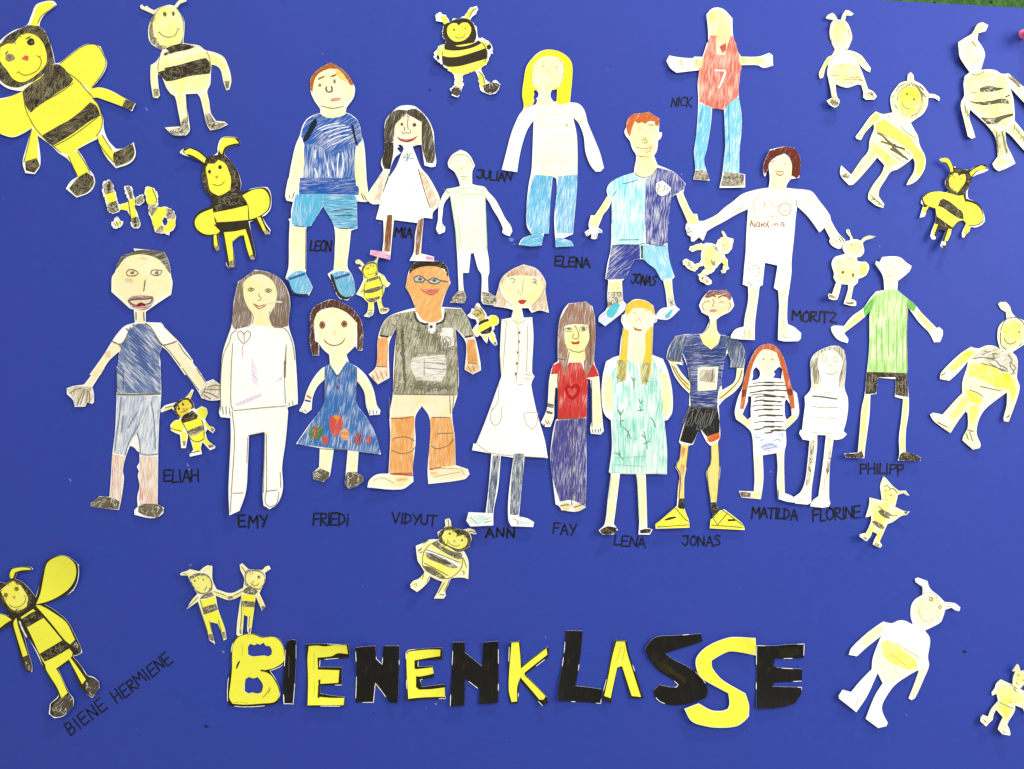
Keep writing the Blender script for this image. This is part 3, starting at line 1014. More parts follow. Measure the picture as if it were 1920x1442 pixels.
f = Fig('paper_child', 'paper girl with long black hair, red smile and white triangular dress', 'paper figure', (680, 195, 840, 500), CH, z=1.5)
f.o('335,32 455,30 520,75 580,140 620,220 635,280 640,400 655,525 645,560 610,565 550,550 540,480 525,370 490,370 445,385 470,450 520,570 580,640 640,740 685,840 680,905 625,965 620,1022 545,1012 530,1180 520,1330 580,1345 635,1360 635,1400 420,1395 455,1320 470,1150 490,1060 280,1032 265,1180 248,1385 150,1365 72,1342 78,1302 180,1312 190,1180 185,1035 120,1025 155,890 90,892 45,860 50,800 120,690 185,590 165,530 190,440 200,360 195,250 210,150 270,80', corner=40)
f.h('312,372 335,366 358,380 367,405 350,440 300,560 240,650 232,650 255,560 290,480 340,440 305,400 330,385')
f.h('190,765 205,700 228,655 234,660 212,715')
f.r('dress', MP, '365,400 440,380 500,560 600,870 620,1020 120,1020 200,760 300,560')
f.r('skin', tint((254, 243, 208), .8), '290,180 380,90 460,140 530,180 525,365 440,382 430,350 360,365 290,350', '490,580 540,600 620,720 680,850 640,950 600,930 560,780', '185,600 240,600 215,680 180,790 155,880 90,885 50,850 60,790', '195,1035 270,1040 245,1340 185,1310', '490,1050 545,1015 520,1340 460,1320')
f.r('hair', GRY(75, .72, col=(86, 76, 56)), '220,150 290,75 400,70 380,95 330,150 290,190 280,260 275,340 200,345 200,240', '385,75 470,60 540,110 590,180 620,280 640,480 625,530 570,520 535,400 530,170 460,130 400,95')
f.r('hair', BLK(80, .85), '195,350 275,350 270,440 245,580 200,580 180,520 190,440', label='black lower end of the left hair strand')
f.r('leg', crayon((150, 92, 50), .75, 85), '225,990 262,990 245,1310 200,1310 205,1180', '500,1040 540,1015 525,1130 500,1340 475,1345 480,1200', label='brown coloured leg')
f.r('arm', crayon((222, 168, 110), .4, 60), '150,650 185,640 175,740 150,850 110,850 140,760', '500,590 560,650 640,820 665,890 610,930 580,800 530,680')
f.r('shoe', crayon((232, 150, 195), .6, 0), '80,1308 180,1316 245,1345 245,1382 150,1362 78,1340', '560,1350 632,1365 630,1392 570,1390', label='pink shoe')
f.d('eye', (110, 70, 45), (352, 190, 12, 14), (463, 196, 17, 17))
f.r('mouth', crayon((188, 60, 45), .85, 5), '305,295 345,315 400,322 450,310 492,290 470,320 420,345 370,345 330,330')
f.l('410,130 402,180 408,240|375,205 375,255|350,250 365,275 390,262 410,270 430,260 428,235', 1.2).l('360,480 460,490|360,490 380,460 410,450|400,440 400,510|430,440 380,520', 1.5, (120, 160, 150)).l('440,750 460,770|470,770 490,790', 1, (150, 160, 170)).l('495,580 540,740 600,930|180,790 215,690 235,620')
f.hatch(300, 90, 560, 120, 14, 60, 50, 1.0, (70, 60, 45))
f.done()

f = Fig('paper_child', 'very pale green paper boy with small round head and grey shoes', 'paper figure', (810, 275, 970, 580), CH, z=1.0)
f.o('255,38 310,60 350,105 382,175 360,220 357,335 400,348 465,360 500,405 560,470 610,560 650,640 700,710 712,755 690,798 650,785 622,765 630,735 590,640 540,560 510,500 470,445 478,620 492,920 505,1010 508,1125 497,1155 500,1290 540,1320 580,1330 575,1380 560,1410 455,1400 438,1370 440,1140 410,1090 370,945 345,950 328,1120 275,1122 275,1170 285,1280 305,1330 290,1390 160,1385 190,1330 238,1280 232,1130 222,930 205,720 175,500 160,440 110,510 95,610 92,680 120,720 115,760 65,782 40,740 55,660 62,540 90,450 135,380 190,370 250,355 240,310 200,230 150,190 142,155 180,85', corner=42)
f.r('skin', tint((253, 248, 215), .7), '150,130 255,45 370,170 360,340 250,350 190,200')
f.r('shirt', tint((244, 253, 222), .5), '165,430 250,375 460,375 475,440 480,700 490,920 235,920 205,700')
f.r('sleeve', tint((222, 246, 212), .6), '130,385 250,360 250,420 150,440 110,500 80,480', '360,350 465,362 520,440 470,445 400,400')
f.r('shoe', GRY(10, .55), '165,1380 200,1325 240,1285 285,1282 302,1330 285,1388', '445,1290 500,1300 570,1330 570,1400 460,1395')
f.l('160,175 175,110 225,80 300,85 350,130 365,180', 1.3, (200, 180, 120)).l('225,130 235,150|310,125 320,150|265,180 262,215', 1.2, (190, 180, 120)).l('250,270 320,272|265,290 300,292|337,290 340,302', 1.2, (170, 165, 110), 'mouth')
f.l('250,375 350,365|250,430 460,430|165,440 240,920|470,440 488,900|230,600 260,900', 1.6, (190, 225, 150)).l('485,870 488,920|105,380 155,420|95,680 92,740', 1, (150, 155, 120))
f.done()

f = Fig('paper_bee', 'ragged-edged yellow and black bee with yellow face, top centre of the poster', 'paper bee', (805, 5, 945, 195), BG, jag=1.4, lift=1.8)
f.o('90,210 120,165 165,155 225,195 275,250 300,285 350,240 420,235 480,210 515,190 550,120 610,75 680,68 705,115 660,170 610,215 590,260 640,320 675,380 690,510 760,515 830,560 880,610 900,670 905,750 870,740 850,790 830,860 780,905 735,935 770,1030 800,1100 870,1155 950,1115 1015,1180 990,1250 930,1300 880,1325 780,1290 710,1220 700,1090 660,980 600,990 480,1040 470,1130 490,1180 455,1260 410,1370 330,1340 300,1240 360,1190 365,1090 340,1020 270,980 220,920 170,890 80,820 85,740 140,650 230,600 240,560 195,500 185,420 210,340 200,310 160,280 110,280', corner=30)
f.r('antenna', YEL, '150,220 225,200 270,260 255,330 215,330 200,290', '510,230 540,150 610,85 660,90 610,150 570,220 560,250')
f.r('head', BLK(60, .97), '215,330 300,285 400,240 530,240 600,280 650,380 665,480 640,560 560,620 430,640 320,620 240,570 200,480')
f.r('face', crayon((255, 250, 80), .9, 20), '262,430 275,350 340,305 390,310 420,345 470,300 540,300 590,370 575,450 520,520 440,555 360,555 290,500')
f.r('body', crayon((255, 250, 90), .85, 5), '190,660 800,560 830,860 730,930 660,970 480,1020 350,1010 240,920 180,790 100,760 140,670')
f.r('black_stripe', BLK(10, .97), '225,600 250,575 330,620 450,640 620,600 700,550 740,585 620,640 450,680 320,688 225,680', '190,780 280,795 430,780 600,730 790,670 825,700 820,800 700,830 560,870 430,905 250,920 200,890')
f.r('arm', crayon((255, 250, 110), .8, 50), '745,570 790,560 850,610 830,680 800,660', '140,660 220,610 200,700 185,790 110,770')
f.r('hand', BLK(40, .97), '820,625 870,610 885,660 850,690 820,670', '115,770 145,780 155,830 125,845 105,810')
f.r('leg', PAL, '370,1020 470,1020 460,1200 370,1190'); f.r('leg', crayon((255, 250, 90), .85, 70), '700,1030 760,1020 800,1160 760,1210 720,1160')
f.r('foot', GRY(50, .9, col=(80, 68, 56)), '320,1260 370,1205 440,1220 445,1290 400,1340 330,1310', '770,1190 860,1160 940,1160 1000,1190 950,1270 870,1310 790,1270')
f.d('eye', (90, 80, 30), (355, 395, 16, 14, 40), (512, 378, 11, 11)).l('360,490 420,515 480,500 520,445', 1.4, (130, 120, 40), 'mouth').d('nose', (215, 205, 60), (445, 447, 14, 12))
f.l('750,580 800,650 815,750 790,860|185,800 200,900 270,920|190,700 190,790|510,235 560,260|570,220 620,130 680,95|700,980 760,1050 790,1160')
f.done()

f = Fig('paper_child', 'paper girl with long bright yellow hair, striped cream jumper and light blue jeans', 'paper figure', (935, 90, 1140, 475), CH, z=0.8)
f.o('340,22 420,35 490,80 515,130 515,220 500,385 560,395 600,440 625,530 670,640 710,740 738,845 715,870 680,872 645,830 610,740 595,620 560,530 522,490 545,600 552,700 552,880 548,1010 520,1310 450,1340 510,1360 525,1395 400,1402 390,1200 408,1000 405,920 380,905 362,1100 352,1305 318,1308 300,1390 240,1398 140,1388 165,1345 235,1315 200,1260 195,1140 210,970 230,860 240,650 245,510 200,580 160,700 140,800 130,875 22,860 50,750 90,600 140,480 175,425 165,330 175,240 195,140 240,75 290,35', corner=42)
f.h('245,305 262,298 280,320 278,345 262,360 272,370 262,398 235,408 250,370 243,350 250,330', '372,300 410,292 408,350 405,378 385,380 365,350 365,320')
f.r('hair', crayon((255, 246, 50), .95, 85, 1.5, dark=(250, 236, 40)), '300,38 340,25 420,38 485,80 512,130 512,230 495,385 400,410 350,300 250,300 240,395 185,420 168,330 180,230 200,140 245,78')
f.r('skin', tint((254, 244, 190), .8), '235,180 250,120 300,80 350,68 410,80 450,110 455,200 430,270 370,290 360,350 400,385 430,410 290,415 250,400 290,360 285,300 240,260')
f.r('jumper', tint((253, 251, 225), .6), '245,500 270,415 470,405 560,430 600,480 520,490 545,600 550,890 380,905 235,880')
for i, y in enumerate((470, 540, 610, 665, 700, 760, 800, 860, 885)):
    f.r('jumper_stripe', tint((253, 249, 205), .5), '%d,%d 350,%d 545,%d 545,%d 360,%d 275,%d' % (270 + i % 3 * 8, y, y - 8 + i % 2 * 6, y + 4, y + 16, y + 12, y + 14))
f.r('sleeve', MP, '175,430 245,470 240,510 160,700 130,870 25,858 90,600', '525,400 600,440 735,845 680,870 610,740 560,530')
f.r('sleeve_band', PAL, '555,505 600,480 605,510 570,530')
f.r('jeans', crayon((105, 195, 235), .62, 82, 1.1, dark=(70, 165, 220)), '250,895 378,905 362,1100 350,1300 240,1310 205,1240 200,1120 225,980', '420,905 548,895 548,1010 515,1305 450,1300 405,1300 400,1150 410,1000')
f.r('shoe', crayon((100, 192, 230), .7, 15), '150,1385 175,1345 240,1318 315,1312 298,1388 230,1396', '400,1340 440,1340 510,1362 520,1392 405,1398')
f.d('eye', (190, 180, 110), (312, 136, 6, 7), (405, 143, 6, 7)).r('nose', tint((250, 232, 120), .8), '340,160 355,150 370,190 355,215 342,195').d('mouth', (242, 215, 165), (348, 268, 28, 7))
f.l('270,95 240,150 232,220 240,260|425,90 455,130 452,210 430,270', 1.1, (190, 180, 90)).l('190,420 220,412 265,395|215,1310 260,1305 300,1310|460,540 490,555 480,530 470,560', 1.0, (150, 140, 110))
f.done()

f = Fig('paper_child', 'faceless paper player in red jersey with number 7, arms stretched sideways, at the top', 'paper figure', (1240, 10, 1460, 365), CH, z=0.8)
f.o('380,35 430,25 475,40 538,105 543,230 570,310 580,355 605,395 740,393 820,365 845,385 848,462 775,480 730,460 605,460 608,488 600,500 585,680 605,830 605,960 590,1130 588,1285 630,1295 628,1395 438,1395 460,1290 475,1150 482,1080 475,800 385,785 375,900 345,1090 322,1190 340,1260 365,1340 240,1330 255,1250 247,1120 265,980 280,740 275,600 285,500 112,522 65,490 33,435 55,395 140,408 235,412 245,400 310,400 345,290 355,290 350,180 338,80', corner=40)
f.r('face', tint((255, 246, 160), .8), '350,50 430,30 470,45 530,110 540,235 360,235 342,100')
f.r('hair', tint((252, 244, 90), .7), '345,70 390,60 410,90 400,160 360,190 345,140')
f.r('jersey', crayon((222, 112, 92), .56, 82, 1.1, dark=(204, 78, 62), paper=(255, 226, 200)), '370,240 540,240 575,340 605,480 585,680 540,740 470,800 385,780 290,735 285,500 320,400')
f.r('collar', tint((252, 214, 150), .7), '415,245 520,240 500,300 480,380 420,380 415,300')
f.r('jersey_patch', crayon((205, 80, 60), .8, 40), '440,320 490,290 490,350 460,370')
f.r('arm', tint((253, 238, 150), .8), '235,415 310,412 300,480 240,490', '140,420 160,418 160,470 145,470', '590,400 740,398 800,400 780,470 730,455 605,455')
f.rl('jersey_number', MP, '404,500,12 450,502,10 482,502,12 484,515,14 460,580,13 434,636,12')
f.r('trouser', crayon((120, 208, 235), .62, 80, 1.1, dark=(80, 180, 225)), '290,750 378,785 370,890 345,1070 320,1190 335,1260 255,1250 255,1100 270,980', '490,800 585,700 600,830 600,960 585,1150 585,1290 470,1275 480,1120')
f.r('boot', GRY(85, .6), '250,1262 340,1268 360,1335 245,1325', '475,1275 620,1298 620,1380 450,1380')
f.l('140,425 148,480|265,415 268,485|615,400 620,455|632,402 634,455', 1.1, (200, 160, 90)).l('508,740 515,1200|310,780 295,900', 2.2, (70, 165, 215))
f.done()

f = Fig('paper_child', 'paper boy with orange hair, half light, half navy jersey, shorts in swapped colours', 'paper figure', (1085, 205, 1320, 420), CH, z=0.6)
NAVY = (66, 76, 168)
f.o('690,65 760,55 840,50 880,38 920,70 1015,125 1010,200 1003,290 1042,295 1045,330 1030,370 995,400 990,480 970,550 945,585 970,660 990,705 1090,745 1215,810 1340,945 1320,1010 1310,1060 1350,1160 1400,1270 1480,1380 1520,1442 1370,1442 1330,1340 1260,1180 1225,1075 1165,1105 1140,1250 1130,1442 410,1442 412,1160 370,1250 300,1340 260,1442 130,1442 200,1340 280,1220 365,1085 350,1030 375,950 450,890 560,840 695,800 695,760 720,590 670,500 640,400 590,340 572,285 595,230 600,160 640,100', corner=42)
f.c(1085, 405, 1320, 620)
f.o('150,0 300,0 270,80 240,150 290,185 295,220 240,215 230,290 190,300 150,290 150,230 100,268 70,215 130,170 120,120', corner=42)
f.o('410,-20 1135,-20 1115,200 1115,370 1140,560 1205,770 1170,800 1180,950 1215,1130 1270,1175 1130,1300 1030,1305 950,1280 1000,1200 1050,1160 1110,1150 1090,960 1060,815 1035,805 960,670 880,610 810,550 700,552 660,620 580,795 540,820 550,1000 560,1075 595,1110 580,1180 330,1390 245,1330 250,1270 350,1165 355,1000 370,815 330,795 360,600 400,420', corner=42)
f.o('1350,-10 1480,-20 1500,70 1600,70 1600,200 1550,320 1510,270 1440,330 1405,320 1410,270 1360,240 1370,215 1338,170 1345,110 1375,70', corner=42)
f.c(1085, 205, 1320, 420)
f.r('face', tint((254, 244, 175), .85), '640,180 700,140 1000,180 1000,290 990,450 940,580 740,590 670,500 640,400', '720,600 945,590 980,700 960,790 860,860 770,855 720,820 705,760')
f.r('ear', MP, '575,285 598,235 620,330 635,375 595,345', '1003,295 1042,300 1040,340 1000,390')
f.r('hair', crayon((222, 112, 44), .82, 50, dark=(180, 70, 25)), '605,160 690,70 840,55 880,42 920,72 1010,128 1000,215 960,200 960,160 880,150 835,185 790,160 750,180 700,150 665,240 640,345 615,300 600,220')
f.r('jersey_half', crayon((150, 232, 245), .5, 85, 1.5), '375,960 450,895 560,845 695,810 760,860 840,880 830,1450 415,1450 420,1110 370,1060', label='light cyan half of the jersey')
f.r('jersey_half', crayon(NAVY, .62, 85, 1.2), '850,880 940,830 990,740 1210,815 1330,950 1310,1010 1230,1060 1165,1095 1150,1250 1130,1450 830,1450', label='navy half of the jersey')
f.r('badge', MP, '965,940 1050,900 1110,950 1160,1000 1110,1070 1040,1100 975,1050')
f.r('arm', tint((252, 243, 160), .8), '365,1090 410,1130 260,1450 140,1450', '1240,1070 1310,1050 1510,1450 1370,1450')
f.l('765,230 772,260|935,250 938,265|880,255 885,262|870,200 950,205', 1.6, (110, 110, 60), 'eye').l('790,430 800,390 830,355 865,425 790,430|825,375 830,420', 1.3, (140, 125, 50), 'nose').l('720,480 800,500 870,490 915,470 890,530 850,550 860,510', 1.3, (180, 110, 80), 'mouth')
f.l('725,580 780,600 900,605|700,800 735,835 800,860 880,850 930,820 985,740|550,940 650,920 740,890|475,1025 425,1100|410,1150 412,1440|965,920 970,1050 1040,1100 1200,1050', 1.2, (80, 90, 110)).l('985,955 1000,945 1015,970 990,1000 985,1050 1015,1045 1000,1010|1065,950 1085,975 1060,1040|1100,985 1120,1010 1100,1030', 1.4, (120, 130, 60), 'badge_mark')
f.c(1085, 405, 1320, 620)
f.r('jersey_half', crayon((165, 236, 246), .45, 85, 1.5), '415,-10 830,-10 800,350 780,375 415,365', label='light cyan half of the jersey')
f.r('jersey_half', crayon(NAVY, .58, 85, 1.2), '830,-10 1130,-10 1112,200 1110,340 1000,375 850,350', label='navy half of the jersey')
f.r('shorts_half', crayon((58, 72, 165), .72, 40, 1.2), '420,380 560,370 760,375 765,540 700,550 655,620 575,795 340,800 380,600', label='navy half of the shorts')
f.r('shorts_half', crayon((140, 215, 238), .68, 110, 1.2, dark=(110, 190, 225)), '800,370 1110,385 1135,560 1200,765 1050,805 1030,790 960,670 810,548', label='light blue half of the shorts')
f.r('shorts_fly', crayon((60, 90, 90), .8, 90), '775,375 805,375 805,540 780,535')
f.r('skin', tint((253, 243, 165), .8), '370,820 538,820 545,960 365,960', '1070,815 1165,810 1180,950 1185,1030 1115,1030', '130,0 300,0 240,150 130,130')
f.r('sock', GRY(85, .35), '370,965 530,965 552,1070 480,1110 400,1150 360,1160', '1115,1030 1180,1030 1210,1130 1120,1150')
f.r('slipper', crayon((190, 205, 240), .35, 45), '330,1390 250,1320 260,1270 560,1085 590,1110 570,1190', '1000,1290 960,1275 1050,1165 1230,1150 1265,1175 1130,1300')
f.r('slipper_strap', crayon((90, 205, 225), .8, 55), '350,1200 430,1120 480,1100 510,1120 480,1190 420,1280 360,1270', '1080,1260 1160,1180 1185,1180 1130,1280 1090,1290')
f.l('415,375 560,362 740,365 840,345 1000,375 1110,375|500,305 760,300|380,970 530,962|150,210 155,285|190,220 190,295|225,215 225,290|130,170 100,265|240,180 290,215|1345,170 1400,160|1360,215 1420,200|1400,250 1440,240|1360,190 1400,190', 1.1)
f.done()
# ------------------------------------------------------------------ upper right
f = Fig('paper_child', 'paper boy with red-brown hair, white shirt and shorts, arms spread', 'paper figure', (1275, 270, 1610, 470), CH, z=1.6)
f.o('950,75 1110,42 1210,55 1265,130 1285,220 1270,370 1180,385 1150,425 1130,475 1200,485 1350,500 1410,520 1490,620 1600,770 1612,825 1690,960 1765,1035 1760,1080 1730,1090 1725,1125 1690,1130 1620,1090 1595,1050 1605,1020 1545,905 1490,955 1370,790 1252,672 1230,850 1200,1160 700,1160 708,960 725,705 620,750 450,848 350,900 250,965 258,1020 240,1045 205,1015 155,1010 140,1055 115,1045 110,990 75,975 60,920 65,860 95,830 210,840 320,800 400,755 470,690 560,625 660,545 800,500 945,475 955,380 940,260 905,360 890,340 885,230', corner=40)
f.r('face', tint((254, 245, 195), .8), '940,250 980,190 1090,110 1190,220 1195,350 1150,420 1130,470 1110,560 1030,680 960,620 955,380')
f.r('hair', crayon((118, 46, 30), .92, 60, dark=(80, 25, 18)), '950,90 1110,48 1200,58 1250,110 1282,220 1268,350 1245,372 1190,345 1195,240 1160,150 1110,110 1010,150 940,220 935,270 900,345 888,240')
f.r('skin', tint((253, 247, 200), .6), '80,850 210,840 400,760 450,845 250,960 100,980', '1540,905 1612,830 1700,970 1760,1040 1720,1120 1600,1050')
f.r('shirt', tint((254, 250, 222), .6), '740,560 1100,500 1230,600 1200,1160 705,1160 730,700', '1300,540 1420,540 1600,790 1540,890 1490,930 1290,680', '470,700 660,560 730,620 720,700 470,840')
f.l('1020,205 1025,220|1105,215 1130,215|1115,220 1118,240|1068,260 1072,275', 1.3, (140, 120, 70), 'eye').l('1015,298 1060,302 1108,308 1100,335 1070,348 1035,335 1015,298|1050,305 1052,335|1075,308 1072,340', 1.3, (150, 95, 70), 'mouth').l('940,190 990,200 1010,180|970,150 940,230', 1.2, (120, 70, 50))
RB = (160, 112, 84)
f.l('745,900 765,820 775,870 800,895 800,835|825,840 815,890 850,890 845,845 825,840|865,845 870,895 885,860 900,885|905,845 890,870 905,895 925,870 905,845|945,825 935,870 950,905|985,860 985,890|985,825 990,830|1010,850 1015,895|1012,865 1040,860 1055,885|1110,870 1080,880 1085,845 1110,850 1110,905', 2.0, RB, 'shirt_lettering')
f.l('1125,635 1070,665 1055,710 1080,760 1150,775 1180,730 1185,660 1125,635|1095,680 1105,700|1135,660 1140,675|1095,740 1130,720 1160,710|1165,730 1160,750', 1.6, (205, 150, 130), 'shirt_badge')
f.l('790,600 785,690 800,740|850,530 820,590 790,620|860,700 900,660 890,610 920,680 950,695|960,600 990,660 1040,685 1070,650|980,480 990,455|1080,450 1095,440|580,750 600,700 640,690 690,650|940,780 1000,790|960,760 1020,800|1350,570 1330,640|1440,600 1380,700|360,800 430,770|600,720 650,700 700,690', 1.3, (222, 185, 160))
f.l('1700,990 1740,1030 1760,1070|1690,1010 1730,1060|1620,1060 1640,1080|1240,600 1245,670|75,890 120,885|80,930 110,925|120,830 135,840|1660,1040 1690,1050', 1.2)
f.c(1340, 420, 1640, 650)
f.o('375,-10 940,-10 920,200 895,450 895,570 870,765 850,900 840,1100 845,1180 920,1215 1000,1285 995,1350 965,1380 800,1382 728,1365 740,1100 748,970 740,790 688,755 700,680 730,492 582,460 570,560 555,720 520,740 500,900 465,1150 455,1365 300,1360 175,1345 180,1310 235,1240 330,1210 345,1100 385,900 385,740 322,715 340,500 365,250', corner=40)
f.r('shirt', tint((254, 250, 222), .6), '380,-10 935,-10 915,200 870,330 600,370 380,330')
f.r('leg', tint((252, 250, 190), .6), '390,750 515,745 500,900 460,1150 455,1350 330,1355 350,1100 390,900', '745,780 860,770 845,900 840,1180 900,1250 800,1350 740,1340 745,1000')
f.l('400,560 410,510 460,485 510,510 525,560 500,610 450,625|430,560 440,530 470,520|480,560 470,580|385,650 390,700 440,730|500,650 510,680 480,700|410,680 420,720', 1.4, (215, 175, 155), 'shorts_badge')
f.l('770,650 775,700', 2.5, (225, 190, 160)).l('340,1240 330,1340|400,1240 385,1350|300,1340 350,1330|800,1290 790,1330 850,1340|800,1130 790,1180', 1.2, (170, 160, 110))
f.done()

f = Fig('paper_bee', 'small ragged pale yellow bee lying sideways, head on the right, between the two boys', 'paper bee', (1270, 425, 1380, 535), BG, jag=1.0, lift=1.6, step=3)
f.body = MP2
f.o('1075,120 1120,130 1215,250 1290,290 1365,300 1350,440 1330,540 1240,640 1170,680 1160,750 1200,790 1225,900 1225,1010 1250,1050 1180,1085 1140,1160 1070,1160 1050,1090 1100,1030 1115,950 1085,880 1000,950 900,1090 820,1150 640,1210 740,1260 800,1300 825,1380 800,1440 700,1430 560,1360 520,1300 530,1210 490,1180 560,1150 620,1080 690,1040 640,960 560,980 420,1105 280,1050 130,940 110,860 180,800 260,810 430,930 520,890 580,820 565,710 600,580 500,575 400,610 330,625 280,570 290,510 400,460 590,400 640,440 680,405 880,425 960,460 970,400 990,330 1090,250 1130,255 1075,160', corner=35)
f.r('face', PAL, '1060,420 1130,290 1260,290 1300,420 1270,560 1170,620 1080,560'); f.r('body', tint((252, 248, 130), .85), '640,470 900,500 1080,680 1090,860 950,960 850,1100 640,1180 700,1020 640,940 560,930 620,800 600,640')
f.r('neck_band', GRY(40, .35), '820,460 880,460 1000,540 1060,640 1140,660 1120,720 1060,690 940,590')
f.r('limb', tint((253, 250, 120), .85), '400,500 600,440 600,560 400,590', '1110,800 1190,800 1210,1000 1130,1020')
f.r('black_stripe', GRY(-30, .4), '800,800 960,870 900,1000 830,930', '660,740 700,740 730,810 690,800')
f.r('foot', GRY(60, .35), '180,870 260,860 380,1000 370,1060 240,960', '560,1240 660,1260 790,1380 700,1400 600,1320'); f.r('hand', GRY(60, .6), '320,540 390,540 380,590 330,580', '1085,1060 1120,1060 1110,1130 1085,1130')
f.d('eye', (170, 160, 70), (1145, 330, 12, 16), (1225, 405, 12, 12)).l('1170,560 1185,545', 1.2, (150, 130, 60)).l('1110,430 1105,490 1150,470 1130,430', 1.5, (235, 170, 90), 'mouth')
f.done()

f = Fig('paper_bee', 'small plump pale bee with curled antennae standing beside the white-shirted boy hand', 'paper bee', (1535, 420, 1645, 580), BG, lift=1.6, z=0.3, step=3)
f.body = MP2
f.o('455,110 480,92 510,100 535,180 575,265 640,265 690,290 740,235 820,208 905,235 860,260 770,285 728,325 740,390 755,460 735,520 695,560 640,565 645,625 700,640 780,640 825,690 835,760 790,870 720,910 660,930 650,990 615,1030 580,1055 555,1160 530,1280 580,1285 620,1320 615,1385 550,1390 400,1355 430,1270 480,1130 490,1030 370,1020 340,1140 300,1250 280,1285 210,1295 120,1275 105,1215 130,1190 190,1200 240,1080 280,995 230,910 245,850 200,700 215,620 270,560 350,535 440,505 400,440 395,360 430,300 520,280 525,230 460,150', corner=35)
f.r('face', PAL, '420,320 560,290 700,310 730,450 690,540 560,520 440,480'); f.r('wing', PAL, '220,640 300,570 420,560 420,700 400,860 260,830'); f.r('wing', tint((255, 252, 90), .9), '690,680 770,680 790,760 760,850 700,860 670,760')
f.r('body', tint((252, 248, 170), .75), '420,560 640,580 680,680 660,900 640,1000 480,1010 280,960 250,850 400,850')
f.r('leg', PAL, '280,1010 360,1030 290,1240 200,1210', '500,1040 570,1060 520,1290 440,1290')
f.r('foot', GRY(10, .85), '125,1205 200,1215 260,1245 245,1270 170,1265 120,1240', '440,1320 500,1330 575,1310 575,1355 510,1365 435,1345')
f.d('eye', (170, 170, 70), (548, 350, 16, 18), (685, 388, 10, 13)).d('belly_spot', (110, 100, 50), (400, 820, 28, 26), (572, 865, 18, 38))
f.l('305,850 320,890 380,915 420,890|455,850 490,880|440,600 480,560 530,590 580,580|600,600 620,640', 1.3, (170, 165, 90)).l('490,110 510,150', 2, (150, 130, 90))
f.done()

f = Fig('paper_bee', 'pale yellow bee with long pear-shaped head, belly lines and drooping arms, top right', 'paper bee', (1525, 15, 1650, 215), BG, lift=1.6, step=3)
f.body = MP2
f.o('148,158 180,118 235,95 270,120 310,180 355,182 375,110 410,60 450,65 520,108 490,130 420,125 410,190 460,240 500,330 518,410 490,500 455,570 540,590 640,645 700,720 770,820 760,875 700,845 640,790 595,735 640,840 685,960 730,1105 800,1140 842,1205 810,1250 690,1252 660,1220 665,1150 640,1050 600,1040 450,1085 350,1065 290,1035 290,1140 305,1225 335,1270 310,1340 255,1378 190,1340 150,1280 230,1235 215,1100 195,980 180,890 200,760 165,800 120,950 78,968 65,900 100,820 190,670 245,645 290,565 240,470 210,350 220,240 255,180 175,172', corner=38)
f.r('head', PAL, '235,260 280,190 410,195 460,270 480,400 440,540 340,550 280,530 240,400'); f.r('body', PAL, '240,760 400,740 580,740 680,940 620,1020 450,1060 300,1020 210,930')
f.r('arm', tint((253, 250, 130), .8), '500,610 600,630 740,820 600,720', '190,690 240,660 200,750 130,880 100,860')
f.r('leg', PAL, '215,990 280,1000 300,1220 240,1220', '640,1000 690,980 730,1120 680,1140'); f.r('foot', GRY(60, .4), '170,1285 250,1240 320,1270 300,1330 255,1365', '690,1170 760,1130 820,1200 800,1240 680,1230')
f.l('280,195 320,215 370,205 395,215|450,280 475,360 500,410|300,440 302,480|330,550 370,555|430,545 430,575|440,550 465,580|235,420 245,470', 1.4, (170, 165, 90)).l('210,925 350,915|410,970 520,975 660,975|470,940 560,945 660,940|560,975 670,990|360,1015 400,1025|470,1015 530,1015|340,780 420,770|620,960 660,1000|270,970 320,990', 1.6, (160, 150, 85), 'belly_lines')
f.l('320,560 290,640 220,720|90,850 100,930|245,1150 240,1230|770,1170 800,1220|230,1230 310,1230', 1.1, (150, 140, 100))
f.hatch(210, 1280, 290, 1320, 9, 60, 60, 1.3, (110, 100, 70))
f.done()

f = Fig('paper_bee', 'running pale yellow bee in a hood with a smiling face, one antenna pointing right', 'paper bee', (1560, 130, 1770, 395), BG, lift=1.4)
f.body = MP2
f.o('765,60 795,35 820,60 830,120 910,165 985,255 1040,260 1090,290 1085,330 1040,300 975,295 965,380 920,460 850,510 795,550 830,620 865,680 885,780 930,880 940,950 920,1040 860,1130 800,1175 745,1190 760,1150 820,1050 830,950 815,910 740,970 650,1030 590,1050 530,1140 475,1230 465,1300 520,1380 510,1420 440,1395 360,1330 365,1270 420,1170 500,1060 525,985 452,905 350,1030 210,1178 165,1185 85,1095 75,1040 88,985 190,1080 290,930 360,840 375,730 420,610 415,560 330,650 285,730 240,715 230,695 300,600 380,490 440,435 510,462 610,445 590,350 595,270 640,200 690,145 760,125', corner=38)
f.r('hood', crayon((186, 176, 130), .36, 60, .8, 2, paper=(254, 250, 200)), '620,280 700,160 800,130 930,230 950,360 880,470 790,520 640,430', label='lightly pencilled hood round the face')
f.r('face', tint((254, 250, 80), .95), '675,330 690,250 760,190 850,200 900,280 905,360 860,440 770,460 700,420')
f.r('arm', tint((253, 250, 110), .85), '440,450 500,480 420,560 320,660 270,690 380,520'); f.r('yellow_patch', crayon((255, 250, 90), .85, -30), '440,560 520,520 650,610 780,700 850,800 920,900 900,1050 850,1100 850,950 800,880 600,720 440,640')
f.r('leg', tint((253, 249, 110), .85), '380,700 560,800 700,960 580,1040 500,1180 440,1270 400,1250 540,1000 450,880 330,1020 200,1160 190,1110 370,860')
f.r('body', tint((252, 248, 190), .7), '420,620 700,780 820,880 700,960 600,900 380,720')
